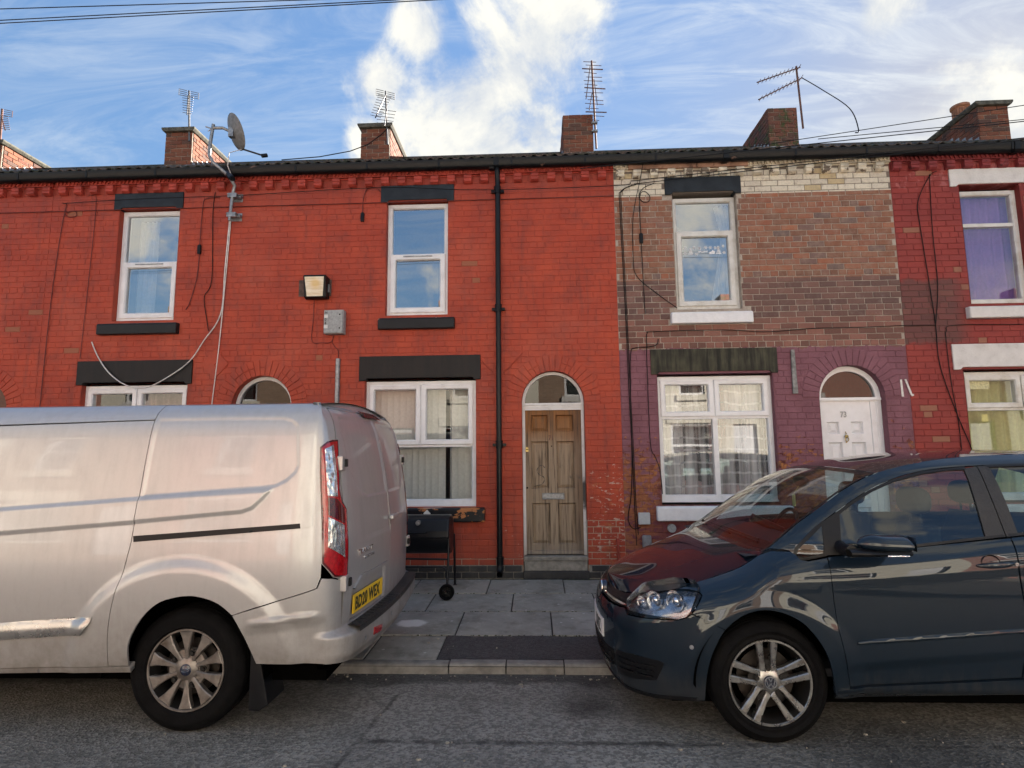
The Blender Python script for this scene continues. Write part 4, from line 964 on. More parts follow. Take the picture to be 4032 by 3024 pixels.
# ------------------------------------------------------------------ the houses across the street (mirrored in glass and car paint)
def far_house(x0,x1,label,wallm,trimm,roofm):
    root=thing('far_house',label,'house',(x0,-11.2,.08)); Y=-11.2; H=5.0
    mb=MB(); cx=(x0+x1)/2
    wins=[(x0+.55,x0+1.95,1.0,2.5),(x0+.85,x0+1.65,3.4,4.85),(x0+2.5,x0+3.25,.3,2.45)]
    xs=sorted({x0,x1}|{v for w in wins for v in w[:2]}); zs=sorted({-.1,5.25}|{v for w in wins for v in w[2:]})
    for a,b in zip(xs,xs[1:]):
        for c,d in zip(zs,zs[1:]):
            if not any(w[0]<=a and b<=w[1] and w[2]<=c and d<=w[3] for w in wins): mb.add([(a,Y,c),(b,Y,c),(b,Y,d),(a,Y,d)],[(0,1,2,3)])
    for e in (x0,x1): mb.add([(e,Y,-.1),(e,Y-7,-.1),(e,Y-7,5.25),(e,Y-3.5,7.2),(e,Y,5.25)],[(0,1,2,3,4)])
    obj('wall',mb,wallm,root)
    for k,(a,b,c,d) in enumerate(wins):
        f=MB(); f.box(a,b,Y-.14,Y-.10,c,d); 
        if k<2:
            fr=MB(); 
            for (p,q,s,t) in ((a,a+.07,c,d),(b-.07,b,c,d),(a+.07,b-.07,c,c+.07),(a+.07,b-.07,d-.07,d),(a+.07,b-.07,(c+d)/2,(c+d)/2+.07)): fr.box(p,q,Y-.10,Y-.05,s,t)
            o=obj('window',fr,MT['upvc'],root); obj('pane',f,MT['pane'],o); v=MB(); v.box(a,b,Y-.4,Y-.36,c,d); obj('inner_curtain',v,MT['net'],o)
            l=MB(); l.box(a-.12,b+.12,Y-.05,Y+.05,d+.002,d+.28); l.box(a-.1,b+.1,Y-.1,Y+.09,c-.17,c-.002); obj('lintel',l,trimm,root)
        else: obj('door',f,MT['upvc'],root)
    g_=MB(); g_.box(x0,x1,Y-.02,Y+.15,5.05,5.2); obj('gutter',g_,MT['gutter'],root)
    rf=MB(); rf.add([(x0,Y+.2,5.15),(x1,Y+.2,5.15),(x1,Y-3.5,7.2),(x0,Y-3.5,7.2)],[(0,1,2,3)]); rf.add([(x0,Y-7.2,5.15),(x1,Y-7.2,5.15),(x1,Y-3.5,7.2),(x0,Y-3.5,7.2)],[(3,2,1,0)]); o=obj('roof',rf,roofm,root)
    c=MB(); c.box(x1-.2,x1+.2,Y-4.1,Y-3.4,6.6,7.62); obj('chimney',c,MT['chim_moss'],root)
def far_brick(name,a,b):
    g=G(name); p=g.pos(); x,y,z=g.xyz(p); v=g.n('CombineXYZ',{0:x,1:z,2:0.0}).outputs[0]
    t=g.n('TexBrick',{'Vector':v,'Color1':a,'Color2':b,'Mortar':(.35,.3,.24),'Scale':1.0,'Mortar Size':.006,'Brick Width':.21,'Row Height':.0745}); g.bsdf(t.outputs[0],.85); return g.m
MT['far_brown']=far_brick('far_brown_brick',(.34,.22,.15),(.25,.16,.11)); MT['far_red']=far_brick('far_red_brick',(.48,.22,.17),(.42,.19,.145))
MT['far_cream']=simple('far_cream_render',(.74,.70,.59),.9,var=.06,nscale=3); MT['far_roof']=simple('far_slate',(.07,.07,.08),.7,var=.2)
fx=-18.2; walls=['far_red','far_cream','far_brown','far_red','far_cream','far_brown','far_cream','far_red','far_brown','far_cream']
words=['first','second','third','fourth','fifth','sixth','seventh','eighth','ninth','tenth']
for k in range(10):
    col={'far_red':'red brick','far_cream':'cream rendered','far_brown':'brown brick'}[walls[k]]
    far_house(fx+k*3.66,fx+(k+1)*3.66,f'{col} house across the street, {words[k]} along the sunlit row mirrored in the glass',MT[walls[k]],MT['white_worn' if k%2 else 'far_cream'],MT['far_roof'])
# ------------------------------------------------------------------ vehicle surfaces (pure maths)
def sstep(a,b,x):
    t=(x-a)/(b-a); t=0.0 if t<0 else 1.0 if t>1 else t
    return t*t*(3-2*t)
class Curve1:
    """smooth monotone-ish interpolation through (x,y) knots"""
    def __init__(s,pts):
        s.x=[p[0] for p in pts]; s.y=[p[1] for p in pts]; n=len(pts); d=[(s.y[i+1]-s.y[i])/(s.x[i+1]-s.x[i]) for i in range(n-1)]
        s.m=[d[0]]+[0 if d[i-1]*d[i]<=0 else 2*d[i-1]*d[i]/(d[i-1]+d[i]) for i in range(1,n-1)]+[d[-1]]
    def __call__(s,x):
        X=s.x
        if x<=X[0]: return s.y[0]+s.m[0]*(x-X[0])
        if x>=X[-1]: return s.y[-1]+s.m[-1]*(x-X[-1])
        lo,hi=0,len(X)-1
        while hi-lo>1:
            m=(lo+hi)//2
            if X[m]<=x: lo=m
            else: hi=m
        h=X[hi]-X[lo]; t=(x-X[lo])/h; t2=t*t; t3=t2*t
        return (2*t3-3*t2+1)*s.y[lo]+(t3-2*t2+t)*h*s.m[lo]+(-2*t3+3*t2)*s.y[hi]+(t3-t2)*h*s.m[hi]
class Plan:
    """plan outline: spline through points; parameter is arc length, shifted so that it equals x at xref"""
    def __init__(s,pts,xref,side=1):
        P=[]; n=len(pts)
        for i in range(n-1):
            p0=pts[max(i-1,0)];p1=pts[i];p2=pts[i+1];p3=pts[min(i+2,n-1)]
            for k in range(24):
                t=k/24; a=[]
                for c in (0,1):
                    m1=(p2[c]-p0[c])/2 if i>0 else p2[c]-p1[c]; m2=(p3[c]-p1[c])/2 if i<n-2 else p2[c]-p1[c]
                    a.append((2*t**3-3*t*t+1)*p1[c]+(t**3-2*t*t+t)*m1+(-2*t**3+3*t*t)*p2[c]+(t**3-t*t)*m2)
                P.append(tuple(a))
        P.append(pts[-1]); L=[0.0]
        for a,b in zip(P,P[1:]): L.append(L[-1]+hypot(b[0]-a[0],b[1]-a[1]))
        # find arc length at xref
        for i in range(len(P)-1):
            if (P[i][0]-xref)*(P[i+1][0]-xref)<=0 and P[i][0]!=P[i+1][0]:
                l0=L[i]+(L[i+1]-L[i])*(xref-P[i][0])/(P[i+1][0]-P[i][0]); break
        s.cx=Curve1([(l-l0+xref,p[0]) for l,p in zip(L,P)]); s.cy=Curve1([(l-l0+xref,p[1]) for l,p in zip(L,P)])
        s.s0=-l0+xref; s.s1=L[-1]-l0+xref; s.side=side
    def at(s,u):
        e=.004; x0,y0=s.cx(u-e),s.cy(u-e); x1,y1=s.cx(u+e),s.cy(u+e); tx,ty=x1-x0,y1-y0; l=hypot(tx,ty) or 1
        tx/=l; ty/=l
        return s.cx(u),s.cy(u),-ty*s.side,tx*s.side      # point and inward normal (left of travel for side=+1)
def sdist(poly,x,z):
    """signed distance to a polygon, positive inside"""
    d=1e9; ins=False; n=len(poly)
    for i in range(n):
        ax,az=poly[i]; bx,bz=poly[(i+1)%n]; ex,ez=bx-ax,bz-az; wx,wz=x-ax,z-az
        t=(wx*ex+wz*ez)/(ex*ex+ez*ez); t=0 if t<0 else 1 if t>1 else t
        q=(wx-ex*t)**2+(wz-ez*t)**2
        if q<d: d=q
        if (az>z)!=(bz>z) and x<(bx-ax)*(z-az)/(bz-az)+ax: ins=not ins
    d=sqrt(d); return d if ins else -d
# ---- van: near side faces -Y, rear faces +X
VY0=-3.78; VYC=-2.785
van_plan=Plan([(-6.3,VY0+.10),(-5.6,VY0+.03),(-4.6,VY0),(-3.5,VY0),(-2.4,VY0),(-1.6,VY0),(-1.36,VY0+.006),(-1.255,VY0+.03),(-1.19,VY0+.085),(-1.155,VY0+.17),(-1.132,VY0+.30),(-1.108,VY0+.55),(-1.095,VY0+.8),(-1.09,VYC)],-2.4,1)
v_os=Curve1([(.25,.06),(.35,.045),(.5,.03),(.7,.01),(.95,0),(1.1,.004),(1.3,.024),(1.5,.048),(1.7,.078),(1.8,.10),(1.86,.128),(1.90,.165),(1.93,.215),(1.95,.28)])
v_or=Curve1([(.25,.03),(.5,.012),(.8,.002),(1.0,0),(1.3,.022),(1.47,.045),(1.7,.09),(1.80,.118),(1.86,.15),(1.90,.19),(1.93,.24),(1.95,.30)])
V_REC=[(-2.31,1.833),(-1.86,1.836),(-1.53,1.832),(-1.47,1.818),(-1.437,1.785),(-1.425,1.717),(-1.405,1.55),(-1.42,1.51),(-1.47,1.462),(-1.535,1.43),(-1.62,1.42),(-1.92,1.402),(-2.325,1.375)]
V_BAND=[(-2.37,1.363),(-1.92,1.390),(-1.56,1.408),(-1.60,1.36),(-1.66,1.305),(-1.72,1.285),(-2.045,1.258),(-2.37,1.230)]
V_BANDF=[(-5.2,1.17),(-2.32,1.366),(-2.32,1.232),(-5.2,1.02)]
HUBV=(-2.035,.365)
def van_d(s,z):
    d=0.0
    if s<-1.2:
        if s>-2.45: d-=.006*sstep(-.014,.014,sdist(V_REC,s,z))
        d+=.011*sstep(-.018,.018,sdist(V_BAND if s>-2.345 else V_BANDF,s,z))
        r=hypot((s-HUBV[0])/1.04,z-.35)
        if z>.2: d+=.028*sstep(.70,.60,r)*sstep(.25,.55,z)
        d+=.012*sstep(.03,.0,abs(z-(.672+.09*(s+1.61))))*sstep(-1.66,-1.58,s)*sstep(-1.22,-1.30,s)
        if s>-1.75 : d-=.014*sstep(.66,.60,z-.09*(s+1.61))*sstep(-1.70,-1.62,s)
    return d
def van_S(s,z,extra=0.0):
    x,y,nx,ny=van_plan.at(s); w=nx*nx; o=v_os(z)*(1-w)+v_or(z)*w-van_d(s,z)-extra
    return (x+nx*o,y+ny*o,z)
# ---- car: nose towards -X, near side faces -Y
CYC=-2.915
car_plan=Plan([(.405,CYC),(.412,CYC-.18),(.440,CYC-.38),(.500,CYC-.56),(.600,CYC-.69),(.745,CYC-.785),(.96,CYC-.85),(1.25,CYC-.880),(1.65,CYC-.888),(2.6,CYC-.888),(3.6,CYC-.875),(4.2,CYC-.85),(4.45,CYC-.80)],1.65,1)
c_os=Curve1([(.15,.09),(.22,.055),(.30,.034),(.40,.018),(.55,.002),(.68,0),(.80,.001),(.90,.004),(.98,.009),(1.15,.03)])
c_of=Curve1([(.10,.12),(.18,.055),(.26,.022),(.36,.004),(.46,0),(.54,.002),(.60,.014),(.66,.035),(.71,.062),(.76,.10),(.82,.16)])
c_zt=Curve1([(car_plan.s0,.712),(.1,.716),(.25,.730),(.36,.744),(.46,.762),(.56,.778),(.65,.792),(.734,.808),(.863,.848),(.989,.887),(1.098,.922),(1.16,.948),(1.21,.978),(1.26,1.012),(1.33,1.04),(1.45,1.045),(1.6,1.045),(2.6,1.135),(3.6,1.20)])
c_A=Curve1([(car_plan.s0,.02),(.2,.03),(.45,.06),(.65,.10),(.85,.135),(1.1,.155),(1.25,.15),(1.4,.09),(1.55,.055),(1.8,.045),(3.6,.045)])
HUBC=(1.248,.335)
def car_o(s,z,nx):
    w=nx*nx; o=c_os(z)*(1-w)+c_of(z)*w
    zt=c_zt(s); u=(z-(zt-.15))/.15
    if u>0: o+=c_A(s)*u**2.1
    # wheel arch flare, door shoulder crease and lower door scallop
    r=hypot(s-HUBC[0],z-HUBC[1]); o-=.012*sstep(.52,.42,r)
    if s>1.5:
        zc=.90+.075*(s-1.6); o+=.003*sstep(0,.05,zc-z)*sstep(.30,.06,zc-z)*sstep(1.5,1.66,s)
        zl=.445+.085*(s-1.66); o+=.014*sstep(.03,-.03,z-zl)*sstep(1.58,1.75,s)
    return o
def car_S(s,z,extra=0.0):
    x,y,nx,ny=car_plan.at(s); o=car_o(s,z,nx)-extra
    return (x+nx*o,y+ny*o,z)
c_gy=Curve1([(.95,CYC-.842),(1.05,CYC-.825),(1.2,CYC-.762),(1.35,CYC-.690),(1.45,CYC-.635),(1.52,CYC-.585),(1.58,CYC-.52)])
def car_G(x,z,extra=0.0):
    """greenhouse side surface, narrowing a little towards the screen"""
    return (x, c_gy(z)-extra + .10*sstep(1.95,1.30,x)**1.5 + .03*sstep(3.2,4.4,x), z)
# ------------------------------------------------------------------ vehicle panel builder
def inpoly(poly,x,z):
    ins=False; n=len(poly); j=n-1
    for i in range(n):
        ax,az=poly[i]; bx,bz=poly[j]
        if (az>z)!=(bz>z) and x<(bx-ax)*(z-az)/(bz-az)+ax: ins=not ins
        j=i
    return ins
def densify(poly,step):
    out=[]
    for i in range(len(poly)):
        a=poly[i]; b=poly[(i+1)%len(poly)]; n=max(1,int(hypot(b[0]-a[0],b[1]-a[1])/step))
        for k in range(n): t=k/n; out.append((a[0]+(b[0]-a[0])*t,a[1]+(b[1]-a[1])*t))
    return out
def inset(poly,d):
    A=sum(poly[i][0]*poly[(i+1)%len(poly)][1]-poly[(i+1)%len(poly)][0]*poly[i][1] for i in range(len(poly)))
    if A<0: poly=poly[::-1]
    out=[]; n=len(poly)
    for i in range(n):
        a=poly[i-1]; b=poly[i]; c=poly[(i+1)%n]
        n1=(-(b[1]-a[1]),b[0]-a[0]); n2=(-(c[1]-b[1]),c[0]-b[0]); l1=hypot(*n1) or 1; l2=hypot(*n2) or 1
        m=(n1[0]/l1+n2[0]/l2,n1[1]/l1+n2[1]/l2); l=hypot(*m) or 1; k=d/max(.5,l/2)
        out.append((b[0]+m[0]/l*k,b[1]+m[1]/l*k))
    return out
def panel(name, outline, S, mat, parent, res=.02, hem=.012, gap=.002, extra=0.0, mirror=None, out=(0,-1,0), step=None, kind=None, loops=()):
    poly=inset(densify(outline,step or res*.8),gap)
    xs=[p[0] for p in poly]; zs=[p[1] for p in poly]; pts=list(poly); n=len(poly)
    z=min(zs)+res*.5; row=0; m=res*.45; keys=set()
    for lp in loops:          # extra points that follow the creases, so that they stay crisp
        for off_ in (-.018,-.009,0.0,.009,.018):
            for p in inset(densify(lp,.011),off_):
                if inpoly(poly,*p) and sdist(poly,*p)>.004: pts.append(p); keys.add((int(p[0]/.009),int(p[1]/.009)))
    def near_key(x,z): i,j=int(x/.009),int(z/.009); return any((i+a,j+b) in keys for a in (-1,0,1) for b in (-1,0,1))
    while z<max(zs):
        x=min(xs)+(res*.5 if row%2 else res*.25)
        while x<max(xs):
            if inpoly(poly,x,z) and sdist(poly,x,z)>m and not (keys and near_key(x,z)): pts.append((x,z))
            x+=res
        z+=res; row+=1
    V,E,F,_,_,_=geometry.delaunay_2d_cdt([Vector(p) for p in pts],[(i,(i+1)%n) for i in range(n)],[],0,1e-6)
    V=[(v.x,v.y) for v in V]
    F=[f for f in F if inpoly(poly,sum(V[i][0] for i in f)/len(f),sum(V[i][1] for i in f)/len(f))]
    used=sorted({i for f in F for i in f}); idx={v:i for i,v in enumerate(used)}; V=[V[i] for i in used]; F=[tuple(idx[i] for i in f) for f in F]
    e=.0015; P=[]; N=[]
    o=Vector(out)
    for a,b in V:
        p=Vector(S(a,b,extra)); du=Vector(S(a+e,b,extra))-Vector(S(a-e,b,extra)); dv=Vector(S(a,b+e,extra))-Vector(S(a,b-e,extra))
        nn=du.cross(dv).normalized(); P.append(p); N.append(nn)
    av=sum(N,Vector())
    if av.dot(o)<0: N=[-q for q in N]
    # orient faces with the outward normal
    F2=[]
    for f in F:
        c=(P[f[1]]-P[f[0]]).cross(P[f[2]]-P[f[0]])
        F2.append(f if c.dot(N[f[0]])>=0 else f[::-1])
    # hem
    cnt={}
    for f in F2:
        for i in range(len(f)):
            a,b=f[i],f[(i+1)%len(f)]; cnt[(a,b)]=1
    bnd=[(a,b) for (a,b) in cnt if (b,a) not in cnt]
    nv=len(P); vid={}; extraV=[]; HF=[]
    if hem:
        for a,b in bnd:
            for i in (a,b):
                if i not in vid: vid[i]=(nv+len(extraV),nv+len(extraV)+1); extraV+= [P[i],P[i]-N[i]*hem]
            HF.append((vid[b][0],vid[a][0],vid[a][1],vid[b][1]))
    allV=P+extraV; faces=F2+HF; off=root_off(parent)
    def make(vs,fs,nrm,flip):
        me=bpy.data.meshes.new(name); me.from_pydata([tuple(v-off) for v in vs],[],fs)
        me.polygons.foreach_set('use_smooth',[True]*len(fs))
        loops=[]
        for f in fs:
            for i in f: loops.append(tuple(nrm[i]) if i<nv else (0,0,0))
        me.normals_split_custom_set(loops)
        me.materials.append(mat); ob=bpy.data.objects.new(name,me); COL.objects.link(ob); ob.parent=parent
        if kind: ob['kind']=kind
        return ob
    ob=make(allV,faces,N,False)
    if mirror is not None:
        mv=[Vector((v.x,2*mirror-v.y,v.z)) for v in allV]; mn=[Vector((q.x,-q.y,q.z)) for q in N]
        make(mv,[f[::-1] for f in faces],mn,True)
    return ob
def loft(name, rows, mat, parent, normals_up=None, smooth=70, hem=0.0):
    mb=MB().grid(rows); return obj(name,mb,mat,parent,smooth=smooth)
def paint(name, col, metal, rough, coat, coatr, dirtcol, dirt_top, dirt, spec=.5, base_dust=.12):
    g=G(name); p=g.pos(); x,y,z=g.xyz(p); n1=g.noise(p,5,6,.65); n2=g.noise(g.scale(p,(14,14,2.2)),1.4,5,.65); fine=g.noise(p,60,3)
    c=g.mix(g.math('MULTIPLY',g.ramp(fine,.3,.7),.12),col,tuple(v*.8 for v in col))
    dm=g.math('MULTIPLY',g.ramp(g.math('ADD',z,g.math('MULTIPLY',g.math('SUBTRACT',n2,.5),.5)),dirt_top,.25),g.ramp(n1,.2,.7,.45,1.0))
    dm=g.math('ADD',g.math('MULTIPLY',dm,dirt),g.math('MULTIPLY',g.ramp(n2,.35,.8),base_dust),clamp=True)
    c=g.mix(dm,c,dirtcol); r=g.math('ADD',g.math('MULTIPLY',dm,.45),rough,clamp=True)
    g.bsdf(c,r,g.math('MULTIPLY',g.math('SUBTRACT',1.0,dm),metal),None,spec,g.math('MULTIPLY',g.math('SUBTRACT',1.0,g.math('MULTIPLY',dm,1.0)),coat),coatr); return g.m
MT['silver']=paint('silver_van_paint',(.465,.46,.455),.45,.34,.6,.04,(.085,.068,.050),1.0,.85)
MT['blue']=paint('dark_blue_car_paint',(.0045,.0115,.021),.0,.45,1.0,.004,(.055,.052,.047),.45,.35,spec=.08,base_dust=.02)
MT['rubber']=simple('tyre_rubber',(.0045,.0045,.005),.75,var=.3,nscale=25,bump=.25,bscale=70,dirt=.4,dirtcol=(.012,.011,.009),dscale=7,spec=.08)
MT['alloy']=simple('alloy_wheel',(.36,.355,.34),.30,.9,var=.12,nscale=25,dirt=.75,dirtcol=(.13,.10,.075),dscale=16)
MT['alloy_dirty']=simple('dirty_alloy_wheel',(.22,.20,.18),.42,.7,var=.2,nscale=25,dirt=.85,dirtcol=(.10,.075,.055),dscale=10)
MT['barrel']=simple('wheel_barrel',(.015,.014,.013),.6,.5,var=.3)
MT['brake']=simple('brake_disc',(.04,.034,.03),.5,.8,var=.3)
MT['trimblack']=simple('satin_black_trim',(.006,.006,.007),.42,var=.15,dirt=.15,dirtcol=(.03,.028,.025),spec=.3)
MT['greyplastic']=simple('grey_grained_plastic',(.014,.014,.015),.6,var=.25,nscale=50,bump=.4,bscale=90,dirt=.3,dirtcol=(.06,.055,.05),dscale=9)
MT['redlens']=simple('red_lamp_lens',(.38,.008,.012),.10,var=.25,nscale=60,coat=1.0); MT['darkred']=simple('dark_red_lamp',(.085,.004,.008),.12,var=.2,coat=1.0)
def lamp_white(name,a,b):
    g=G(name); p=g.pos(); v=g.n('TexVoronoi',{'Vector':g.scale(p,(40,40,16)),'Scale':1.0}); w=g.noise(g.scale(p,(6,6,22)),1.5,3)
    c=g.mix(g.ramp(w,.35,.65),a,b); g.bsdf(c,.12,.75,g.bump(v.outputs['Distance'],.5,.01),coat=1.0,coatr=.02); return g.m
MT['whitelens']=lamp_white('clear_lamp_lens',(.42,.43,.44),(.95,.95,.96)); MT['reflector']=lamp_white('lamp_reflector',(.55,.56,.58),(.98,.98,.98))
MT['plate_y']=simple('yellow_plate',(.80,.52,.015),.35,var=.05,dirt=.1,dirtcol=(.3,.2,.1)); MT['plate_w']=simple('white_plate',(.74,.74,.73),.35,var=.04); MT['ink']=simple('plate_ink',(.012,.012,.013),.4)
MT['seatcloth']=simple('seat_cloth',(.022,.023,.026),.9,var=.2); MT['logo_blue']=simple('emblem_blue',(.012,.016,.035),.25,var=.1,coat=.5)
# ------------------------------------------------------------------ wheels (outer face towards -Y)
def arc(r,a0,a1,n): return [(r*cos(a0+(a1-a0)*k/n),r*sin(a0+(a1-a0)*k/n)) for k in range(n+1)]
def wheel(root,c,R,rr,style,w=.20):
    t=MB(); g_=.007
    prof=[(rr-.004,.028),(rr+.004,.006),(rr+.014,-.002),(rr+.03,.002),((rr+R)/2,-.010),(R-.045,-.006),(R-.030,.000),(R-.022,.008),(R-.008,.020),(R,.040)]
    y=.05
    for k in range(4): prof+=[(R,y),(R-g_,y+.003),(R-g_,y+.010),(R,y+.013)]; y+=.034
    prof+=[(R,w-.04),(R-.01,w-.015),(R-.04,w),(rr,w-.01)]
    t.lathe(prof,c,'y',72); wh=obj('wheel',t,MT['rubber'],root,smooth=45)
    m=MT['alloy'] if style=='five' else MT['alloy_dirty']
    b=MB(); b.lathe([(rr+.002,.022),(rr-.004,.008),(rr-.012,.010),(rr-.016,.03),(rr-.026,.05),(rr-.030,.15),(rr-.030,w-.02)],c,'y',64); obj('rim',b,MT['barrel'],wh,smooth=50)
    lip=MB(); lip.lathe([(rr+.003,.016),(rr+.001,.004),(rr-.007,.004),(rr-.012,.012)],c,'y',64); obj('rim_lip',lip,m,wh,smooth=50)
    d=MB(); d.lathe([(0,.085),(rr*.70,.085),(rr*.70,.10),(0,.10)],c,'y',40); obj('brake_disc',d,MT['brake'],wh,smooth=40)
    k=MB(); k.lathe([(0,.14),(rr-.028,.14)],c,'y',40); obj('wheel_back',k,MT['dark'],wh)
    def spoke(poly,y0f,depth=.035,rot=0.0):
        """poly in (radial u, tangential v); front height varies with u"""
        mb=MB(); n=len(poly); cr,sr=cos(rot),sin(rot)
        P=lambda u,v,y:(c[0]+u*cr-v*sr,c[1]+y,c[2]+u*sr+v*cr)
        ins=inset(poly,.005)
        A=sum(poly[i][0]*poly[(i+1)%n][1]-poly[(i+1)%n][0]*poly[i][1] for i in range(n)); pp=poly if A>0 else poly[::-1]
        vs=[P(u,v,y0f(u)) for u,v in ins]+[P(u,v,y0f(u)+.005) for u,v in pp]+[P(u*1.0,v*.93,y0f(u)+depth) for u,v in pp]
        fs=[tuple(range(n))]+[(i,(i+1)%n,n+(i+1)%n,n+i) for i in range(n)]+[(n+i,n+(i+1)%n,2*n+(i+1)%n,2*n+i) for i in range(n)]
        mb.add(vs,fs); obj('spoke',mb,m,wh,smooth=30)
    if style=='ten':
        yf=lambda u:.016-.010*sstep(.04,rr,u)
        for q in range(10):
            a=2*pi*q/10+radians(92)
            h=[(.045,-.011),(.09,-.0125),(.13,-.017),(rr*.78,-.027),(rr-.012,-.042),(rr-.012,.042),(rr*.78,.027),(.13,.017),(.09,.0125),(.045,.011)]
            spoke(h,yf,.035,a)
        hb=MB(); hb.lathe([(.0,.008),(.034,.008),(.040,.010),(.055,.014),(.066,.020),(.07,.05)],c,'y',40); obj('hub',hb,m,wh,smooth=40)
        rg=MB(); rg.lathe([(.066,.026),(.110,.030),(.116,.05)],c,'y',40); obj('hub_ring',rg,m,wh,smooth=40)
        for q in range(5):
            a=2*pi*q/5+radians(92-18); p=(c[0]+.092*cos(a),c[1],c[2]+.092*sin(a)); bt=MB(); bt.cyl((p[0],c[1]+.014,p[2]),(p[0],c[1]+.04,p[2]),.012,.013,6); bt.cyl((p[0],c[1]+.026,p[2]),(p[0],c[1]+.045,p[2]),.019,n=16); obj('wheel_nut',bt,MT['barrel'],wh,smooth=30)
        cp=MB(); cp.lathe([(0,.002),(.030,.004),(.033,.008)],c,'y',32); cap=obj('hub_cap',cp,MT['logo_blue'],wh,smooth=50)
        ov=MB(); ov.tube([(c[0]+.021*cos(2*pi*k/28),c[1]+.0015,c[2]+.009*sin(2*pi*k/28)) for k in range(28)],.0009,6,closed=True); obj('emblem',ov,MT['chrome'],cap,smooth=60)
        tx=text_mb('Ford',.013,lambda u,v,w_:(c[0]-.0145+u,c[1]+.0012-w_,c[2]-.004+v),.0004,.95); obj('emblem_lettering',tx,MT['chrome'],cap)
    else:
        yf=lambda u:.020-.015*sstep(.05,rr,u)
        for q in range(5):
            a=2*pi*q/5+radians(92)
            for sg in (-1,1):
                h=[(.045,sg*.006),(.075,sg*.016),(rr*.55,sg*.0185),(rr-.008,sg*.021),(rr-.012,sg*.060),(rr*.62,sg*.050),(.10,sg*.044),(.06,sg*.046)]
                spoke(h,yf,.04,a)
            sl=[(.066,-.020),(rr*.6,-.029),(rr*.6,.029),(.066,.020)]
            p=(c[0]+.066*cos(a),c[1],c[2]+.066*sin(a))
            bt=MB(); bt.cyl((p[0],c[1]+.018,p[2]),(p[0],c[1]+.05,p[2]),.011,n=16); bt.cyl((p[0],c[1]+.026,p[2]),(p[0],c[1]+.05,p[2]),.017,n=16); obj('wheel_bolt',bt,MT['barrel'],wh,smooth=30)
            lk=MB(); lk.add([(c[0]+u*cos(a)-v*sin(a),c[1]+.034,c[2]+u*sin(a)+v*cos(a)) for u,v in ((.07,-.02),(rr*.5,-.022),(rr*.5,.022),(.07,.02))],[(0,1,2,3)]); obj('spoke_web',lk,MT['barrel'],wh)
        hb=MB(); hb.lathe([(.0,.016),(.036,.016),(.046,.018),(.062,.024),(.075,.034),(.08,.06)],c,'y',40); obj('hub',hb,m,wh,smooth=40)
        cp=MB(); cp.lathe([(0,.006),(.032,.007),(.034,.016)],c,'y',32); cap=obj('hub_cap',cp,MT['logo_blue'],wh,smooth=50)
        vw_emblem(cap,lambda u,v,w_:(c[0]+u*.032,c[1]+.0055-w_,c[2]+v*.032),.0035)
    return wh
def vw_emblem(parent,place,h):
    mb=MB(); n=36
    for k in range(n):
        a,b=2*pi*k/n,2*pi*(k+1)/n
        q=[(cos(a),sin(a)),(cos(b),sin(b)),(.86*cos(b),.86*sin(b)),(.86*cos(a),.86*sin(a))]
        mb.add([place(u,v,h) for u,v in q]+[place(u,v,0) for u,v in q],[(0,1,2,3),(0,1,5,4),(2,3,7,6)])
    def bar(p,q,w=.085):
        dx,dz=q[0]-p[0],q[1]-p[1]; l=hypot(dx,dz); nx,nz=-dz/l*w,dx/l*w
        c=[(p[0]-nx,p[1]-nz),(q[0]-nx,q[1]-nz),(q[0]+nx,q[1]+nz),(p[0]+nx,p[1]+nz)]
        mb.add([place(u,v,h) for u,v in c]+[place(u,v,0) for u,v in c],[(0,1,2,3)]+[(i,(i+1)%4,4+(i+1)%4,4+i) for i in range(4)])
    bar((-.34,.84),(0,.14)); bar((.34,.84),(0,.14))
    bar((-.74,.52),(-.36,-.80)); bar((-.36,-.80),(0,.02)); bar((0,.02),(.36,-.80)); bar((.36,-.80),(.74,.52))
    obj('emblem',mb,MT['chrome'],parent)
def arch_liner(root,c,r,y0,y1,mat):
    mb=MB(); mb.lathe([(r,y0-c[1]),(r,y1-c[1])],c,'y',28,-.02,pi+.02); mb.lathe([(0,y1-c[1]),(r,y1-c[1])],c,'y',28,-.02,pi+.02); return obj('wheel_arch_liner',mb,mat,root,smooth=60)

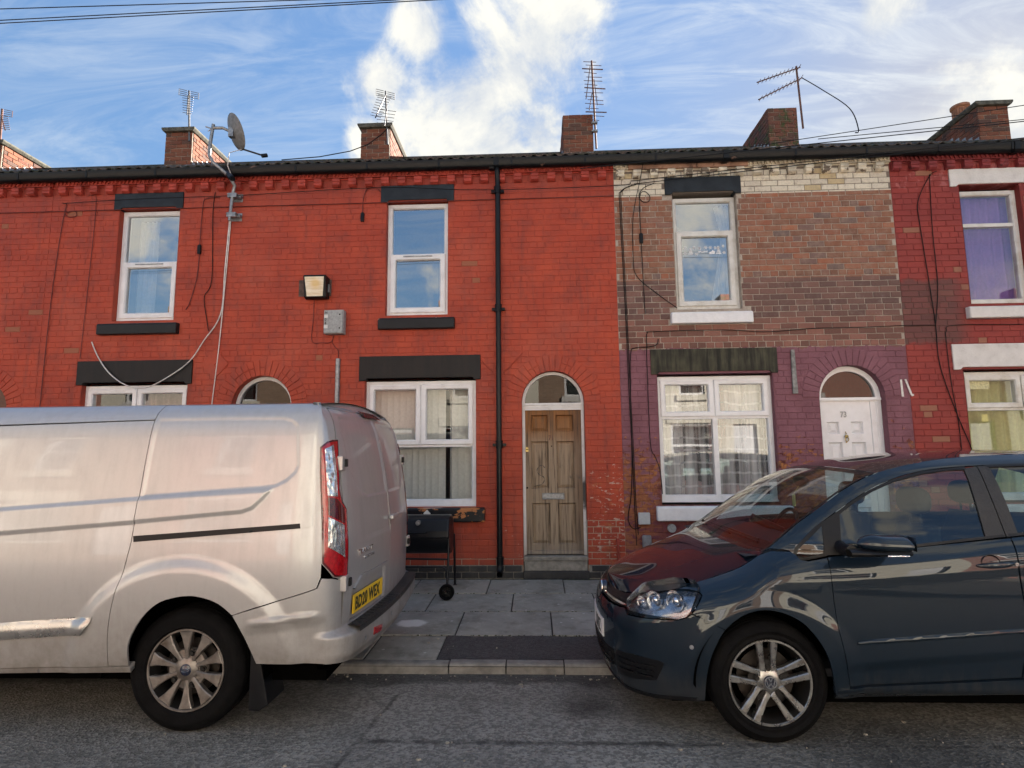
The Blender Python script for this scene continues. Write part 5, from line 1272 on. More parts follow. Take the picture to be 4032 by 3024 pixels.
# ------------------------------------------------------------------ van
def build_van():
    root=thing('parked_van','dirty silver panel van with yellow rear number plate parked half on the pavement','van',(-3.6,-2.785,.045)); M=MT['silver']; mir=VYC
    seam=Curve1([(.40,-2.452),(.58,-2.450),(.74,-2.433),(.91,-2.397),(1.0,-2.378),(1.12,-2.356),(1.21,-2.352),(1.37,-2.345),(1.62,-2.339),(1.83,-2.334),(1.93,-2.33)])
    sl=[(seam(z),z) for z in (.425,.5,.58,.66,.74,.83,.91,1.0,1.12,1.21,1.37,1.5,1.62,1.72,1.83)]
    # sliding door
    panel('sliding_door',[(-3.62,.39)]+sl+[(-3.62,1.80)],van_S,M,root,res=.0150,mirror=None,loops=(V_BANDF,))
    arch=[(-2.332,.43),(-2.33,.545),(-2.292,.636),(-2.227,.727),(-2.146,.788),(-2.051,.815),(-1.99,.822),(-1.941,.820),(-1.859,.801),(-1.791,.768),(-1.728,.716)]
    arch=smooth_poly(arch,False,3)
    # rear quarter, wrapping round the corner to the rear door
    edge=[(-1.240,.912),(-1.238,.985),(-1.165,.900),(-1.085,.872),(-1.075,1.0),(-1.072,1.3),(-1.072,1.6),(-1.064,1.70),(-1.053,1.77),(-1.030,1.85),(-1.0,1.905)]
    q=[(seam(z),z) for z in (1.93,1.83,1.7,1.6,1.5,1.37,1.21,1.12,1.0,.91,.83,.74,.66,.58,.5,.43)]+arch+[(-1.60,.757),(-1.466,.793),(-1.335,.83),(-1.262,.853)]+edge+[(-.99,1.93)]
    panel('rear_quarter_panel',q,van_S,M,root,res=.0140,mirror=None,loops=(V_BAND,V_REC))
    def farS(s,z,extra=0.0): p=van_S(s,z,extra); return (p[0],2*VYC-p[1],p[2])
    panel('far_side_panel',[(-3.62,.42),(-2.33,.43)]+arch+[(-1.60,.757),(-1.262,.853)]+edge+[(-.99,1.93),(-3.62,1.93)],farS,M,root,res=.05,out=(0,1,0))
    # bumper: sides, corner and rear
    def bumpS(s,z,extra=0.0):
        x,y,nx,ny=van_plan.at(s); w=nx*nx; k=sstep(-1.30,-1.05,s)
        o=v_os(z)*(1-w)+v_or(z)*w-van_d(s,z)*(1-k)-extra
        top=.585+.05*sstep(-.9,-.2,s)*0
        prot=(.085*sstep(.60,.56,z)+.0)*k - .035*sstep(.47,.40,z)*k
        return (x+nx*(o-prot),y+ny*(o-prot),z)
    arch2=smooth_poly([(-1.728,.716),(-1.681,.637),(-1.632,.521),(-1.60,.44)],False,3)
    bp=arch2+[(-1.33,.435),(-1.17,.425),(-1.0,.405),(-.7,.395),(-.2441,.39),(-.2441,.605),(-.7,.605),(-1.0,.612),(-1.078,.62),(-1.088,.75),(-1.087,.868),(-1.165,.895),(-1.236,.905),(-1.258,.853),(-1.335,.828),(-1.466,.791),(-1.60,.754)]
    panel('rear_bumper',bp,bumpS,M,root,res=.016,mirror=mir,gap=.0018,hem=.02)
    # dark step on the bumper
    rows=[]; 
    for o_ in (.0,1.0):
        row=[]
        for k in range(26):
            s=-1.02+(-.2441+1.02)*k/25; a=bumpS(s,.545); b=van_S(s,.60)
            p=Vector(a).lerp(Vector(b),o_); row.append((p.x+(0.004 if o_==0 else 0),p.y,.596+.004*o_))
        rows.append(row)
    far=[[(x,2*VYC-y,z) for x,y,z in r_] for r_ in rows]
    top=MB().grid(rows); top.grid(far); top.grid([[(x+.002,y,z-.03) for x,y,z in rows[0]],rows[0]]); top.grid([[(x+.002,y,z-.03) for x,y,z in far[0]],far[0]])
    stp=obj('bumper_step',top,MT['greyplastic'],root,smooth=50)
    for k in range(13):
        s=-.98+k*.058; a=Vector(bumpS(s,.545)); b=Vector(van_S(s,.60)); m=MB(); p=a.lerp(b,.25); q_=a.lerp(b,.8); n=Vector((0,.018,0)); m.add([(p.x,p.y-.014,.599),(p.x,p.y+.014,.599),(q_.x,q_.y+.014,.602),(q_.x,q_.y-.014,.602),(p.x,p.y-.008,.605),(p.x,p.y+.008,.605),(q_.x,q_.y+.008,.608),(q_.x,q_.y-.008,.608)],[(4,5,6,7),(0,1,5,4),(1,2,6,5),(2,3,7,6),(3,0,4,7)]); obj('tread_rib',m,MT['greyplastic'],stp)
    panel('bumper_reflector',[(-.80,.478),(-.66,.462),(-.655,.505),(-.795,.522)],bumpS,MT['redlens'],root,res=.02,extra=.004,gap=0,out=(1,0,0),hem=.008)
    for s_,z_ in ((-.93,.50),(-.45,.515)):
        p=Vector(bumpS(s_,z_)); x,y,nx,ny=van_plan.at(s_); m=MB(); m.cyl(p+Vector((-nx,-ny,0))*.004,p-Vector((-nx,-ny,0))*.01,.013,n=18); obj('parking_sensor',m,MT['galv'],root,smooth=40)
    # rear doors with recessed blank windows
    def doorS(s,z,extra=0.0):
        d=0.0
        rec=[(-.955,1.80),(-.93,1.845),(-.86,1.852),(-.28,1.862),(-.275,1.335),(-.66,1.333),(-.77,1.35),(-.86,1.42),(-.935,1.53)]
        d-=.010*sstep(-.010,.012,sdist(rec,s,z))
        d-=.004*sstep(.02,-.02,abs(z-1.20)-.13)*sstep(-.9,-.75,s)
        pl=[(-.975,.60),(-.36,.60),(-.36,.835),(-.84,.845),(-.95,.79)]
        d-=.018*sstep(-.012,.014,sdist(pl,s,z))
        return van_S(s,z,extra+d)
    near=[(-1.078,.612),(-1.068,.87),(-1.068,1.0),(-1.065,1.3),(-1.065,1.6),(-1.057,1.70),(-1.046,1.77),(-1.023,1.845),(-.992,1.90),(-.95,1.905),(-.6,1.905),(-.247,1.905),(-.247,.604),(-.7,.606)]
    ld=panel('rear_door',near,doorS,M,root,res=.016,out=(1,0,0))
    def mirS(f): return lambda s,z,extra=0.0: (lambda p:(p[0],2*VYC-p[1],p[2]))(f(s,z,extra))
    rd=panel('rear_door',near,mirS(lambda s,z,extra=0.0: van_S(s,z,extra-.010*sstep(-.010,.012,sdist([(-.955,1.80),(-.93,1.845),(-.86,1.852),(-.28,1.862),(-.275,1.335),(-.66,1.333),(-.77,1.35),(-.86,1.42),(-.935,1.53)],s,z)))),M,root,res=.02,out=(1,0,0))
    # chrome-edged pull over the plate, plate, lettering
    hp=smooth_poly([(-.952,.792),(-.848,.853),(-.325,.846),(-.325,.828),(-.835,.833),(-.925,.782)],True,1)
    panel('plate_trim',hp,van_S,M,ld,res=.012,extra=.010,gap=0,hem=.02,out=(1,0,0))
    a=Vector(van_S(-.958,.70)); b=Vector(van_S(-.432,.70)); ax=(b-a).normalized(); nrm=Vector((ax.y,-ax.x,0)); up=(Vector(van_S(-.7,.76))-Vector(van_S(-.7,.65))).normalized()
    ctr=(a+b)/2+nrm*(-.004); 
    plc=lambda u,v,w_: ctr+ax*u+up*(v-.001)+nrm*(w_+.010)
    m=MB(); c4=[(-.26,-.0555),(.26,-.0555),(.26,.0555),(-.26,.0555)]; m.add([plc(u,v,0) for u,v in c4]+[plc(u,v,-.006) for u,v in c4],[(0,1,2,3)]+[(i,(i+1)%4,4+(i+1)%4,4+i) for i in range(4)]); pl=obj('number_plate',m,MT['plate_y'],ld)
    tx=text_mb('BD20 WEX',.105,lambda u,v,w_:plc(u-.232,v-.037,w_+.0008),.0008,.80,1.08,.0035); obj('plate_lettering',tx,MT['ink'],pl)
    # TRANSIT CUSTOM lettering
    def flat(s0,z0,size,txt,sx):
        A=Vector(van_S(s0,z0)); B=Vector(van_S(s0+.25,z0)); ex=(B-A).normalized(); nn=Vector((ex.y,-ex.x,0)); return text_mb(txt,size,lambda u,v,w_:A+ex*u+Vector((0,0,1))*v+nn*(w_+.004),.003,sx,1.25,.0006)
    obj('badge_lettering',flat(-.905,.985,.045,'TRANSIT',1.15),MT['chrome'],ld); obj('badge_lettering',flat(-.80,.945,.028,'CUSTOM',1.3),MT['chrome'],ld)
    # hinges
    for (s_,z_) in ((-1.035,1.557),(-1.06,.852)):
        for sg,par in ((0,ld),(1,rd)):
            p=Vector(van_S(s_,z_)); 
            if sg: p.y=2*VYC-p.y
            k=1 if not sg else -1; m=MB(); m.box(p.x-.03,p.x+.022,*sorted((p.y-.045*k,p.y+.02*k)),p.z-.045,p.z+.045); o=obj('hinge',m,M,par,bevel=.006); m=MB(); m.box(p.x+.012,p.x+.034,*sorted((p.y-.005*k,p.y+.03*k)),p.z-.022,p.z+.026); obj('hinge_pin',m,MT['trimblack'],o,bevel=.004)
    p=Vector(van_S(-.30,1.145)); p.y=2*VYC-p.y; m=MB(); m.box(p.x,p.x+.035,p.y-.08,p.y+.10,p.z-.015,p.z+.02); obj('door_handle',m,M,rd,bevel=.01)
    # high brake light on the roof edge
    m=MB(); z=1.905; m.grid([[(-1.09-v_or(zz)+.02,VYC+y,zz) for y in (-.20,-.1,0,.1,.2)] for zz in (1.875,1.90,1.925)]); obj('brake_light',m,MT['redlens'],root,smooth=60)
    # tail light cluster
    tl=[(-1.045,1.702),(-1.11,1.70),(-1.19,1.690),(-1.262,1.657),(-1.260,1.503),(-1.245,1.25),(-1.236,.99),(-1.160,.905),(-1.062,.882),(-1.045,.90),(-1.040,1.1),(-1.038,1.285),(-1.082,1.33),(-1.098,1.405),(-1.080,1.55),(-1.060,1.64)]
    L=panel('tail_light',tl,van_S,MT['darkred'],root,res=.018,extra=.007,gap=0,hem=.018,mirror=mir)
    ins=inset(tl,.011)
    panel('lens_rim',ins,van_S,MT['redlens'],L,res=.018,extra=.0085,gap=0,hem=.004)
    panel('clear_lens',[(-1.222,1.645),(-1.110,1.672),(-1.118,1.50),(-1.128,1.36),(-1.207,1.372)],van_S,MT['whitelens'],L,res=.014,extra=.0105,gap=0,hem=.004)
    panel('stop_lens',[(-1.205,1.362),(-1.132,1.348),(-1.068,1.287),(-1.075,1.2),(-1.203,1.26)],van_S,MT['darkred'],L,res=.014,extra=.0105,gap=0,hem=.004)
    panel('clear_lens',[(-1.203,1.248),(-1.079,1.19),(-1.083,1.002),(-1.208,1.08)],van_S,MT['whitelens'],L,res=.014,extra=.0105,gap=0,hem=.004)
    panel('red_lens',[(-1.213,1.072),(-1.087,.992),(-1.069,.895),(-1.158,.915),(-1.223,.992)],van_S,MT['redlens'],L,res=.014,extra=.0105,gap=0,hem=.004)
    # sliding rail and its cover, side moulding
    rc=panel('rail_cover',[(-2.346,1.205),(-1.345,1.272),(-1.305,1.262),(-1.295,1.24),(-1.297,1.205),(-1.36,1.186),(-2.340,1.118)],van_S,M,root,res=.016,extra=.0035,gap=0,hem=.005,mirror=mir)
    panel('sliding_rail',[(-2.346,1.153),(-1.368,1.218),(-1.364,1.19),(-2.340,1.119)],van_S,MT['black_plastic'],rc,res=.02,extra=.0050,gap=0,hem=.004)
    def mouldS(s,z,extra=0.0):
        zb=.585+.063*(s+2.6); t=(z-zb)/.115; h=.020*max(0,sin(pi*min(1,max(0,t)))) if 0<t<1 else 0
        return van_S(s,z,extra+h*sstep(-2.53,-2.60,s)+.004)
    panel('side_moulding',[(-3.6,.535),(-2.60,.606),(-2.545,.68),(-2.538,.708),(-3.6,.63)],mouldS,simple('bright_moulding',(.50,.49,.47),.3,.8,var=.08,dirt=.4,dirtcol=(.2,.17,.13)),root,res=.014,gap=0,hem=.012,mirror=mir)
    # sill, front half of the body
    def sillS(s,z,extra=0.0): p=van_S(s,z,extra); return (p[0],p[1]+.012*sstep(.43,.36,z),p[2])
    panel('sill',[(-5.0,.335),(-2.325,.388),(-2.325,.428),(-2.455,.424),(-3.62,.388),(-5.0,.36)],sillS,M,root,res=.02,mirror=mir,hem=.05)
    fa=[(-5.01+.46*cos(a),.36+.46*sin(a)) for a in [pi*k/14 for k in range(15)]]
    panel('cab_door',[(-4.50,.40),(-3.625,.392),(-3.625,1.25),(-4.95,1.13),(-4.93,.8),(-4.62,.68)],van_S,M,root,res=.04,mirror=mir)
    panel('cab_side',[(-4.52,.36)]+fa+[(-5.50,.36),(-6.05,.34),(-6.12,.6),(-6.05,.93),(-5.6,1.12),(-4.955,1.135),(-4.95,.9),(-4.62,.69)][0:],van_S,M,root,res=.04,mirror=mir)
    panel('cab_pillar',[(-3.625,1.25),(-3.625,1.93),(-4.6,1.93),(-4.75,1.83),(-5.6,1.125),(-4.95,1.13),(-4.78,1.30),(-4.35,1.75),(-3.75,1.76),(-3.75,1.26)],van_S,M,root,res=.04,mirror=mir)
    panel('side_window',[(-3.75,1.26),(-3.75,1.76),(-4.35,1.75),(-4.78,1.30),(-4.95,1.13)],van_S,MT['carglass'],root,res=.05,mirror=mir,hem=.004)
    def cross(pts,mat,nm,crown=.02):
        rows=[]
        for s,z in pts:
            a=Vector(van_S(s,z)); row=[]
            for k in range(9):
                v=-1+k/4; row.append((a.x-(.04*(1-v*v) if nm!='roof' else 0),VYC+(a.y-VYC)*abs(v)*(1 if v<0 else -1),z+crown*(1-v*v)))
            rows.append(row)
        return loft(nm,rows,mat,root)
    panel('roof_rail',[(-4.6,1.80),(-3.62,1.806),(-2.335,1.834),(-2.331,1.93),(-4.6,1.93)],van_S,M,root,res=.02,mirror=mir)
    panel('rear_header',[(-.99,1.907),(-.2441,1.907),(-.2441,1.93),(-.985,1.93)],van_S,M,root,res=.02,mirror=mir,out=(1,0,0),gap=.0005)
    # roof cap, closed by following the top edge of the sides and rear
    rows=[]
    for s in [-4.6,-4.2,-3.6,-3.0,-2.6,-2.2,-1.8,-1.5,-1.4,-1.3,-1.24,-1.18,-1.12,-1.06,-1.0,-.92,-.84,-.74,-.62,-.5,-.38,-.2441]:
        a=van_S(s,1.93); hw=VYC-a[1]; rows.append([(a[0]+.0*v,VYC-hw*v,1.9295+.05*(1-v*v)*min(1,hw/.7)) for v in [1-k/6 for k in range(13)]])
    loft('roof',rows,M,root)
    cross([(-4.6,1.93),(-4.75,1.83),(-5.1,1.55),(-5.6,1.125)],MT['carglass'],'windscreen',.02); cross([(-5.6,1.125),(-5.85,1.05),(-6.05,.93)],M,'bonnet',.03); cross([(-6.05,.93),(-6.12,.6),(-6.05,.34)],M,'front_bumper',0)
    # underside, liners, wheels, mudflap
    m=MB(); m.box(-5.9,-1.25,-3.60,-1.97,.30,.36); m.box(-2.4,-1.3,-3.45,-2.1,.36,.60); obj('underbody',m,MT['dark'],root)
    m=MB(); m.box(-3.6,-1.3,-3.62,-1.95,.36,.40); m.box(-3.64,-3.6,-3.64,-1.93,.4,1.9); obj('cargo_floor',m,MT['dark'],root)
    for cx,yy in ((-2.035,-3.71),(-5.01,-3.71)):
        arch_liner(root,(cx,yy,.36),.475,-3.735,-3.42,MT['dark']); wheel(root,(cx,yy,.388),.343,.226,'ten')
        wheel(root,(cx,-2.08,.388),.343,.226,'ten') if False else None
        m=MB(); m.lathe([(.05,0),(.343,0),(.343,.2),(.05,.2)],(cx,-2.06,.435),'y',32); obj('far_wheel',m,MT['rubber'],root,smooth=40)
    m=MB(); m.prism([(-1.66,.52),(-1.60,.44),(-1.545,.20),(-1.60,.165),(-1.66,.17)],'y',-3.70,-3.48); obj('mudflap',m,MT['black_plastic'],root,bevel=.006)

# ------------------------------------------------------------------ car
def build_car():
    root=thing('parked_car','dark blue hatchback with silver five spoke wheels parked in front of the purple house','car',(2.4,CYC,.045)); M=MT['blue']; mir=CYC
    def mirrow(row): return [(x,2*CYC-y,z) for x,y,z in row]
    E=lambda s: Vector(car_S(s,c_zt(s)))
    arch=smooth_poly([(.894,.25),(.906,.366),(.932,.481),(.979,.586),(1.035,.660),(1.107,.715),(1.18,.743),(1.252,.748),(1.339,.728),(1.42,.682),(1.485,.61),(1.535,.52),(1.562,.42),(1.578,.30)],False,3)
    # front wing
    wing=[p for p in arch if p[0]>1.014-.001 and p[1]>.25]
    wing=[(1.014,.640)]+[p for p in arch if p[0]>1.02]
    dseam=[(1.655,.352),(1.634,.488),(1.605,.667),(1.596,.80),(1.593,.907),(1.598,1.018)]
    top=[(1.598,1.022),(1.53,1.006),(1.49,1.0),(1.455,1.006),(1.44,1.03),(1.42,1.043)]
    btop=[(1.33,1.04),(1.29,1.025),(1.26,1.012),(1.21,.978),(1.16,.948),(1.098,.922),(.989,.887),(.863,.851),(.80,.827),(.734,.806)]
    hl_r=[(.829,.817),(.892,.815),(.905,.803),(.883,.763),(.846,.712)]
    panel('front_wing',wing+[(1.58,.30),(1.62,.295),(1.652,.30)]+dseam+top[1:]+btop+hl_r,car_S,M,root,res=.014,mirror=None,hem=.015)
    # bumper
    hl_b=[(.842,.708),(.812,.685),(.766,.670),(.671,.661),(.554,.650),(.414,.640),(.362,.668)]
    bl=[p for p in arch if p[0]<1.014]
    s0=car_plan.s0
    gr_b=[(.300,.658),(.221,.652),(.10,.645),(s0,.640)]
    panel('front_bumper',bl[::-1]+[(.80,.238),(.6,.215),(.3,.195),(.1,.190),(s0,.190)]+gr_b[::-1]+hl_b[::-1]+[(.928,.684),(1.014,.640)],car_S,M,root,res=.0155,mirror=mir,hem=.012)
    # bonnet: spans from one wing seam to the other
    ss=[s0+.001,-.12,-.05,.02,.09,.16,.23,.30,.36,.40,.43,.46,.50,.56,.62,.68,.734,.80,.863,.92,.989,1.04,1.098,1.16,1.21,1.26,1.30]
    zcb=Curve1([(.40,.706),(.43,.733),(.47,.759),(.55,.797),(.62,.826),(.70,.858),(.845,.917),(1.05,.986),(1.3,1.04)]); rows=[]
    for s in ss:
        p=E(s); dx=.004; hw=CYC-p.y-.004; cr=max(zcb(p.x)-p.z,.004)
        rows.append([(p.x+dx+.0*(1-v*v)-(.07*(1-v*v) if s>1.2 else .07*(1-v*v)*sstep(.9,1.2,s)),CYC-hw*v,p.z+cr*(1-abs(v)**2.4)) for v in [1-k/12 for k in range(25)]])
    bn=obj('bonnet',MB().grid(rows),M,root,smooth=80)
    md=bn.modifiers.new('smooth','SUBSURF'); md.levels=1; md.render_levels=1
    # cowl and wipers
    cr_=rows[-1]
    cowl=MB().grid([[(x-.005,y,z-.012) for x,y,z in cr_],[(x+.05,y,z-.028) for x,y,z in cr_],[(x+.13+.02*(1-abs(k/12-1)),y*.99+CYC*.01,z+.02) for k,(x,y,z) in enumerate(cr_)]]); cw=obj('cowl',cowl,MT['trimblack'],root,smooth=60)
    # screen and A pillar
    Aup=Curve1([(1.29,1.018),(1.34,1.048),(1.417,1.105),(1.52,1.182),(1.626,1.253),(1.785,1.356),(1.968,1.442),(2.12,1.487),(2.376,1.533),(2.639,1.557),(2.964,1.568),(3.4,1.560),(3.9,1.52),(4.25,1.45)])
    srow=[]
    for k in range(15):
        x=1.30+(2.03-1.30)*k/14; t=k/14; p=Vector(car_G(x,Aup(x)))+Vector((0,.022,.004)); hw=CYC-p.y; bow=.13*(1-t)+.06*t; up=.0*(1-t)+.028*t
        srow.append([(p.x-bow*(1-v*v),CYC-hw*v,p.z-.012*(1-t)*(1-v*v)+up*(1-v*v)) for v in [1-j/10 for j in range(21)]])
    ws=obj('windscreen',MB().grid(srow),MT['carglass'],root,smooth=80)
    bandm=MT['trimblack']
    br=MB().grid([[(x+.001,y,z+.002) for x,y,z in srow[-1]],[(x-.035,y,z-.018) for x,y,z in srow[-1]]]); obj('screen_band',br,bandm,ws,smooth=60)
    br=MB().grid([[(p[0]-.004,p[1]-.001,p[2]+.002) for p in [r_[0] for r_ in srow]],[(p[0]-.002,p[1]+.028,p[2]+.003) for p in [r_[0] for r_ in srow]]]); obj('screen_band',br,bandm,ws,smooth=60)
    # roof
    rrow=[]
    for k in range(22):
        x=2.034+(4.30-2.034)*(k/21)**.9; p=Vector(car_G(x,Aup(x)))+Vector((0,.022,.004)); hw=CYC-p.y; bow=.06*(1-k/21)
        rrow.append([(p.x-bow*(1-v*v),CYC-hw*v,p.z+.030*(1-abs(v)**2.2)) for v in [1-j/10 for j in range(21)]])
    obj('roof',MB().grid(rrow),M,root,smooth=80)
    # cant rail / A pillar outer skin from the screen edge down to the window seals
    winU=[(1.48,1.05),(1.548,1.115),(1.661,1.214),(1.791,1.295),(1.937,1.372),(2.082,1.428),(2.292,1.479),(2.556,1.504),(2.9,1.513),(3.3,1.505),(3.7,1.46),(3.95,1.39)]
    railp=[(x,Aup(x)+.0) for x in (1.31,1.35,1.40,1.45,1.52,1.6,1.7,1.785,1.88,1.968,2.05,2.12,2.25,2.376,2.5,2.639,2.8,2.964,3.2,3.4,3.7,3.95,4.1)]
    def railS(x,z,extra=0.0):
        p=car_G(x,z,extra); zu=Aup(x); k=sstep(zu-.055,zu+.006,z); return (p[0],p[1]+.022*k*k,p[2]+.004*k)
    panel('cant_rail',railp+[(4.1,1.30),(3.95,1.39)]+smooth_poly(winU,False,2)[::-1][1:]+[(1.455,1.022),(1.435,1.040),(1.40,1.046),(1.34,1.043)],railS,M,root,res=.016,mirror=mir,hem=.01,gap=.0005)
    # doors
    def door(outl,nm='front_door',**k): return panel(nm,outl,car_S,M,root,res=.014,hem=.015,**k)
    bot=[(1.655,.350),(2.1,.372),(2.556,.398)]
    rear_e=[(2.585,.60),(2.589,.772),(2.584,.90),(2.585,.978),(2.592,1.05),(2.600,1.118)]
    fd=door(bot+rear_e+[(2.3,1.091),(2.0,1.061),(1.8,1.042),(1.60,1.020)]+dseam[::-1][1:])
    rdp=[(2.560,.398),(3.2,.44),(3.33,.62),(3.48,.76),(3.60,.82),(3.62,1.0),(3.60,1.20),(2.604,1.120)]+[(x+.004,z) for x,z in rear_e[::-1][1:]]
    rdoor=panel('rear_door',rdp,car_S,M,root,res=.022,hem=.015)
    # side glass, seals, pillars
    gl=[(1.735,1.240),(1.836,1.303),(1.967,1.368),(2.112,1.421),(2.286,1.462),(2.452,1.482),(2.547,1.485),(2.531,1.401),(2.510,1.26),(2.489,1.122),(2.2,1.092),(1.931,1.066),(1.686,1.040)]
    panel('door_glass',gl,car_G,MT['carglass'],fd,res=.05,extra=-.006,gap=-.003,hem=.004)
    so=[(1.640,1.195),(1.661,1.212),(1.791,1.294),(1.937,1.371),(2.082,1.427),(2.292,1.478),(2.556,1.503),(2.624,1.503),(2.612,1.38),(2.600,1.26),(2.592,1.126),(2.3,1.097),(1.975,1.060),(1.626,1.024),(1.605,1.022)]
    def ringpanel(nm,outer,inner,par,ex,mat):
        # bridge as two halves so that the outline stays simple
        o=outer; i=inner; 
        k1=min(range(len(o)),key=lambda k:o[k][0]+o[k][1]*.2); k2=max(range(len(o)),key=lambda k:o[k][0]); j1=min(range(len(i)),key=lambda k:i[k][0]+i[k][1]*.2); j2=max(range(len(i)),key=lambda k:i[k][0])
        def seg(P,a,b): 
            out=[P[a]]
            while a!=b: a=(a+1)%len(P); out.append(P[a])
            return out
        panel(nm,seg(o,k1,k2)+seg(i,j1,j2)[::-1],car_G,mat,par,res=.02,extra=ex,gap=0,hem=.010); panel(nm,seg(o,k2,k1)+seg(i,j2,j1)[::-1],car_G,mat,par,res=.02,extra=ex,gap=0,hem=.010)
    panel('window_seal',[so[0],so[1],so[2],so[3],so[4],so[5],so[6],(2.556,1.486)]+gl[:7][::-1]+[(1.70,1.225)],car_G,MT['trimblack'],fd,res=.016,extra=.003,gap=0,hem=.01)
    panel('mirror_triangle',[(1.605,1.022),(1.640,1.195),(1.70,1.226),(1.738,1.242),(1.712,1.13),(1.690,1.036),(1.65,1.028)],car_G,MT['trimblack'],fd,res=.02,extra=.003,gap=0,hem=.01)
    panel('belt_seal',[(1.605,1.021),(2.0,1.060),(2.3,1.092),(2.596,1.121),(2.594,1.133),(2.3,1.105),(2.0,1.075),(1.69,1.043)],car_G,MT['trimblack'],fd,res=.016,extra=.004,gap=0,hem=.01)
    panel('door_pillar',[(2.545,1.490),(2.626,1.502),(2.612,1.36),(2.596,1.124),(2.488,1.118),(2.512,1.27),(2.533,1.40)],car_G,MT['greyplastic'],fd,res=.02,extra=.002,gap=0,hem=.01)
    panel('door_pillar',[(2.632,1.503),(2.695,1.505),(2.684,1.30),(2.668,1.132),(2.602,1.124),(2.618,1.36)],car_G,MT['greyplastic'],rdoor,res=.02,extra=.002,gap=0,hem=.01)
    rg=[(2.697,1.500),(2.9,1.506),(3.3,1.498),(3.55,1.465),(3.60,1.225),(3.2,1.185),(2.67,1.138),(2.686,1.30)]
    panel('door_glass',rg,car_G,MT['carglass'],rdoor,res=.06,extra=-.006,gap=-.003,hem=.004)
    panel('belt_seal',[(2.60,1.120),(3.2,1.174),(3.60,1.212),(3.60,1.227),(3.2,1.187),(2.60,1.134)],car_G,MT['trimblack'],rdoor,res=.02,extra=.004,gap=0,hem=.01)
    panel('window_seal',[(2.69,1.498),(2.9,1.504),(3.3,1.496),(3.55,1.463),(3.62,1.48),(3.3,1.512),(2.9,1.518),(2.66,1.51)],car_G,MT['trimblack'],rdoor,res=.02,extra=.003,gap=0,hem=.01)
    qg=smooth_poly([(1.466,1.010),(1.482,1.048),(1.548,1.108),(1.630,1.178),(1.605,1.033),(1.50,1.004)],True,1)
    panel('quarter_glass',qg,car_G,MT['carglass'],root,res=.03,extra=-.004,gap=-.002,hem=.003)
    for a in (0,):
        q2=inset(qg,-.016)
        m=MB(); P1=densify(qg,.03); P2=inset(P1,-.017); P1=inset(P1,-.0005)
        m.grid([[car_G(x,z,.004) for x,z in P1+P1[:1]],[car_G(x,z,.003) for x,z in P2+P2[:1]],[car_G(x,z,-.01) for x,z in P2+P2[:1]]]); obj('quarter_seal',m,MT['trimblack'],root,smooth=50)
    # mouldings, sill, handles
    for a,b,par in ((1.70,2.575,fd),(2.605,3.20,rdoor)):
        zl=lambda x:.570+.0735*(x-1.70)
        def mS(s,z,extra=0.0): t=(z-zl(s)+.003)/.028; return car_S(s,z,extra+.012*max(0,sin(pi*min(1,max(0,t)))))
        panel('door_moulding',[(a,zl(a))]+[(a+(b-a)*k/8,zl(a+(b-a)*k/8)-.003) for k in range(1,9)]+[(b,zl(b)+.024)]+[(b+(a-b)*k/8,zl(b+(a-b)*k/8)+.025) for k in range(1,8)]+[(a+.004,zl(a)+.020)],mS,M,par,res=.010,gap=0,hem=.006)
    def slS(s,z,extra=0.0): p=car_S(s,z,extra); return (p[0],p[1]-.010+.05*sstep(.33,.26,z),p[2])
    panel('sill',[(1.585,.275),(1.65,.27),(3.25,.33),(3.23,.43),(2.56,.392),(1.655,.344),(1.59,.338)],slS,M,root,res=.02,hem=.05,mirror=mir)
    def handle(x,z,par):
        p=Vector(car_S(x,z)); rec=MB(); rec.lathe([(.0,.018),(.040,.014),(.050,.0005)],(p.x-.045,p.y-.001,p.z+.002),'y',26)
        hr=obj('handle_recess',rec,MT['trimblack'],par,smooth=50)
        m=MB(); rows=[]
        for k in range(13):
            t=k/12; xx=x-.125+.20*t; q=Vector(car_S(xx,z+.012*(t-.5))); wv=.011*(1+.35*sin(pi*t))*(.55+.45*min(1,4*t)*min(1,4*(1-t))); o=.028*sin(pi*min(1,max(0,t)))**.5+.004
            rows.append([(q.x,q.y-o+ (0 if abs(cos(a))>2 else .011*(1-cos(a))*.5) ,q.z+wv*sin(a)) for a in [2*pi*j/12 for j in range(13)]])
        m.grid(rows); obj('door_handle',m,M,par,smooth=60)
        c=MB(); q=Vector(car_S(x+.068,z+.006)); c.cyl((q.x,q.y-.030,q.z),(q.x,q.y-.006,q.z),.010,n=16); obj('handle_lock',c,MT['chrome'],par,smooth=40)
    handle(2.49,.985,fd)
    # door mirror
    c=Vector((1.80,CYC-.985,1.102)); rows=[]
    for i in range(17):
        t=i/16; x=c.x-.115+.27*t; 
        h=.052*min(1,(t/.28))**.5*min(1,((1-t)/.10))**.45 if 0<t<1 else .001
        d=.085*min(1,t/.4)**.6*min(1,(1-t)/.05)**.4 if 0<t<1 else .001
        zc=c.z+.012-.010*t
        rows.append([(x-.02*cos(a)*0,c.y+d*cos(a)*.9,zc+h*(sin(a) if sin(a)>0 else sin(a)*.75)) for a in [2*pi*j/24 for j in range(25)]])
    mr=obj('door_mirror',MB().grid(rows),M,root,smooth=70)
    m=MB(); rows=[]
    for i in range(9):
        t=i/8; x=c.x-.16+.29*t; rows.append([(x,c.y+.075*cos(a)*(.5+.5*min(1,t*2)),c.z-.036+.006*t+.020*sin(a)) for a in [2*pi*j/16 for j in range(17)]])
    m.grid(rows); m.tube([(c.x-.13,c.y+.02,c.z-.032),(c.x-.12,c.y+.13,c.z-.035),(c.x-.10,c.y+.20,c.z-.03)],.032,10); obj('mirror_foot',m,MT['trimblack'],mr,smooth=60)
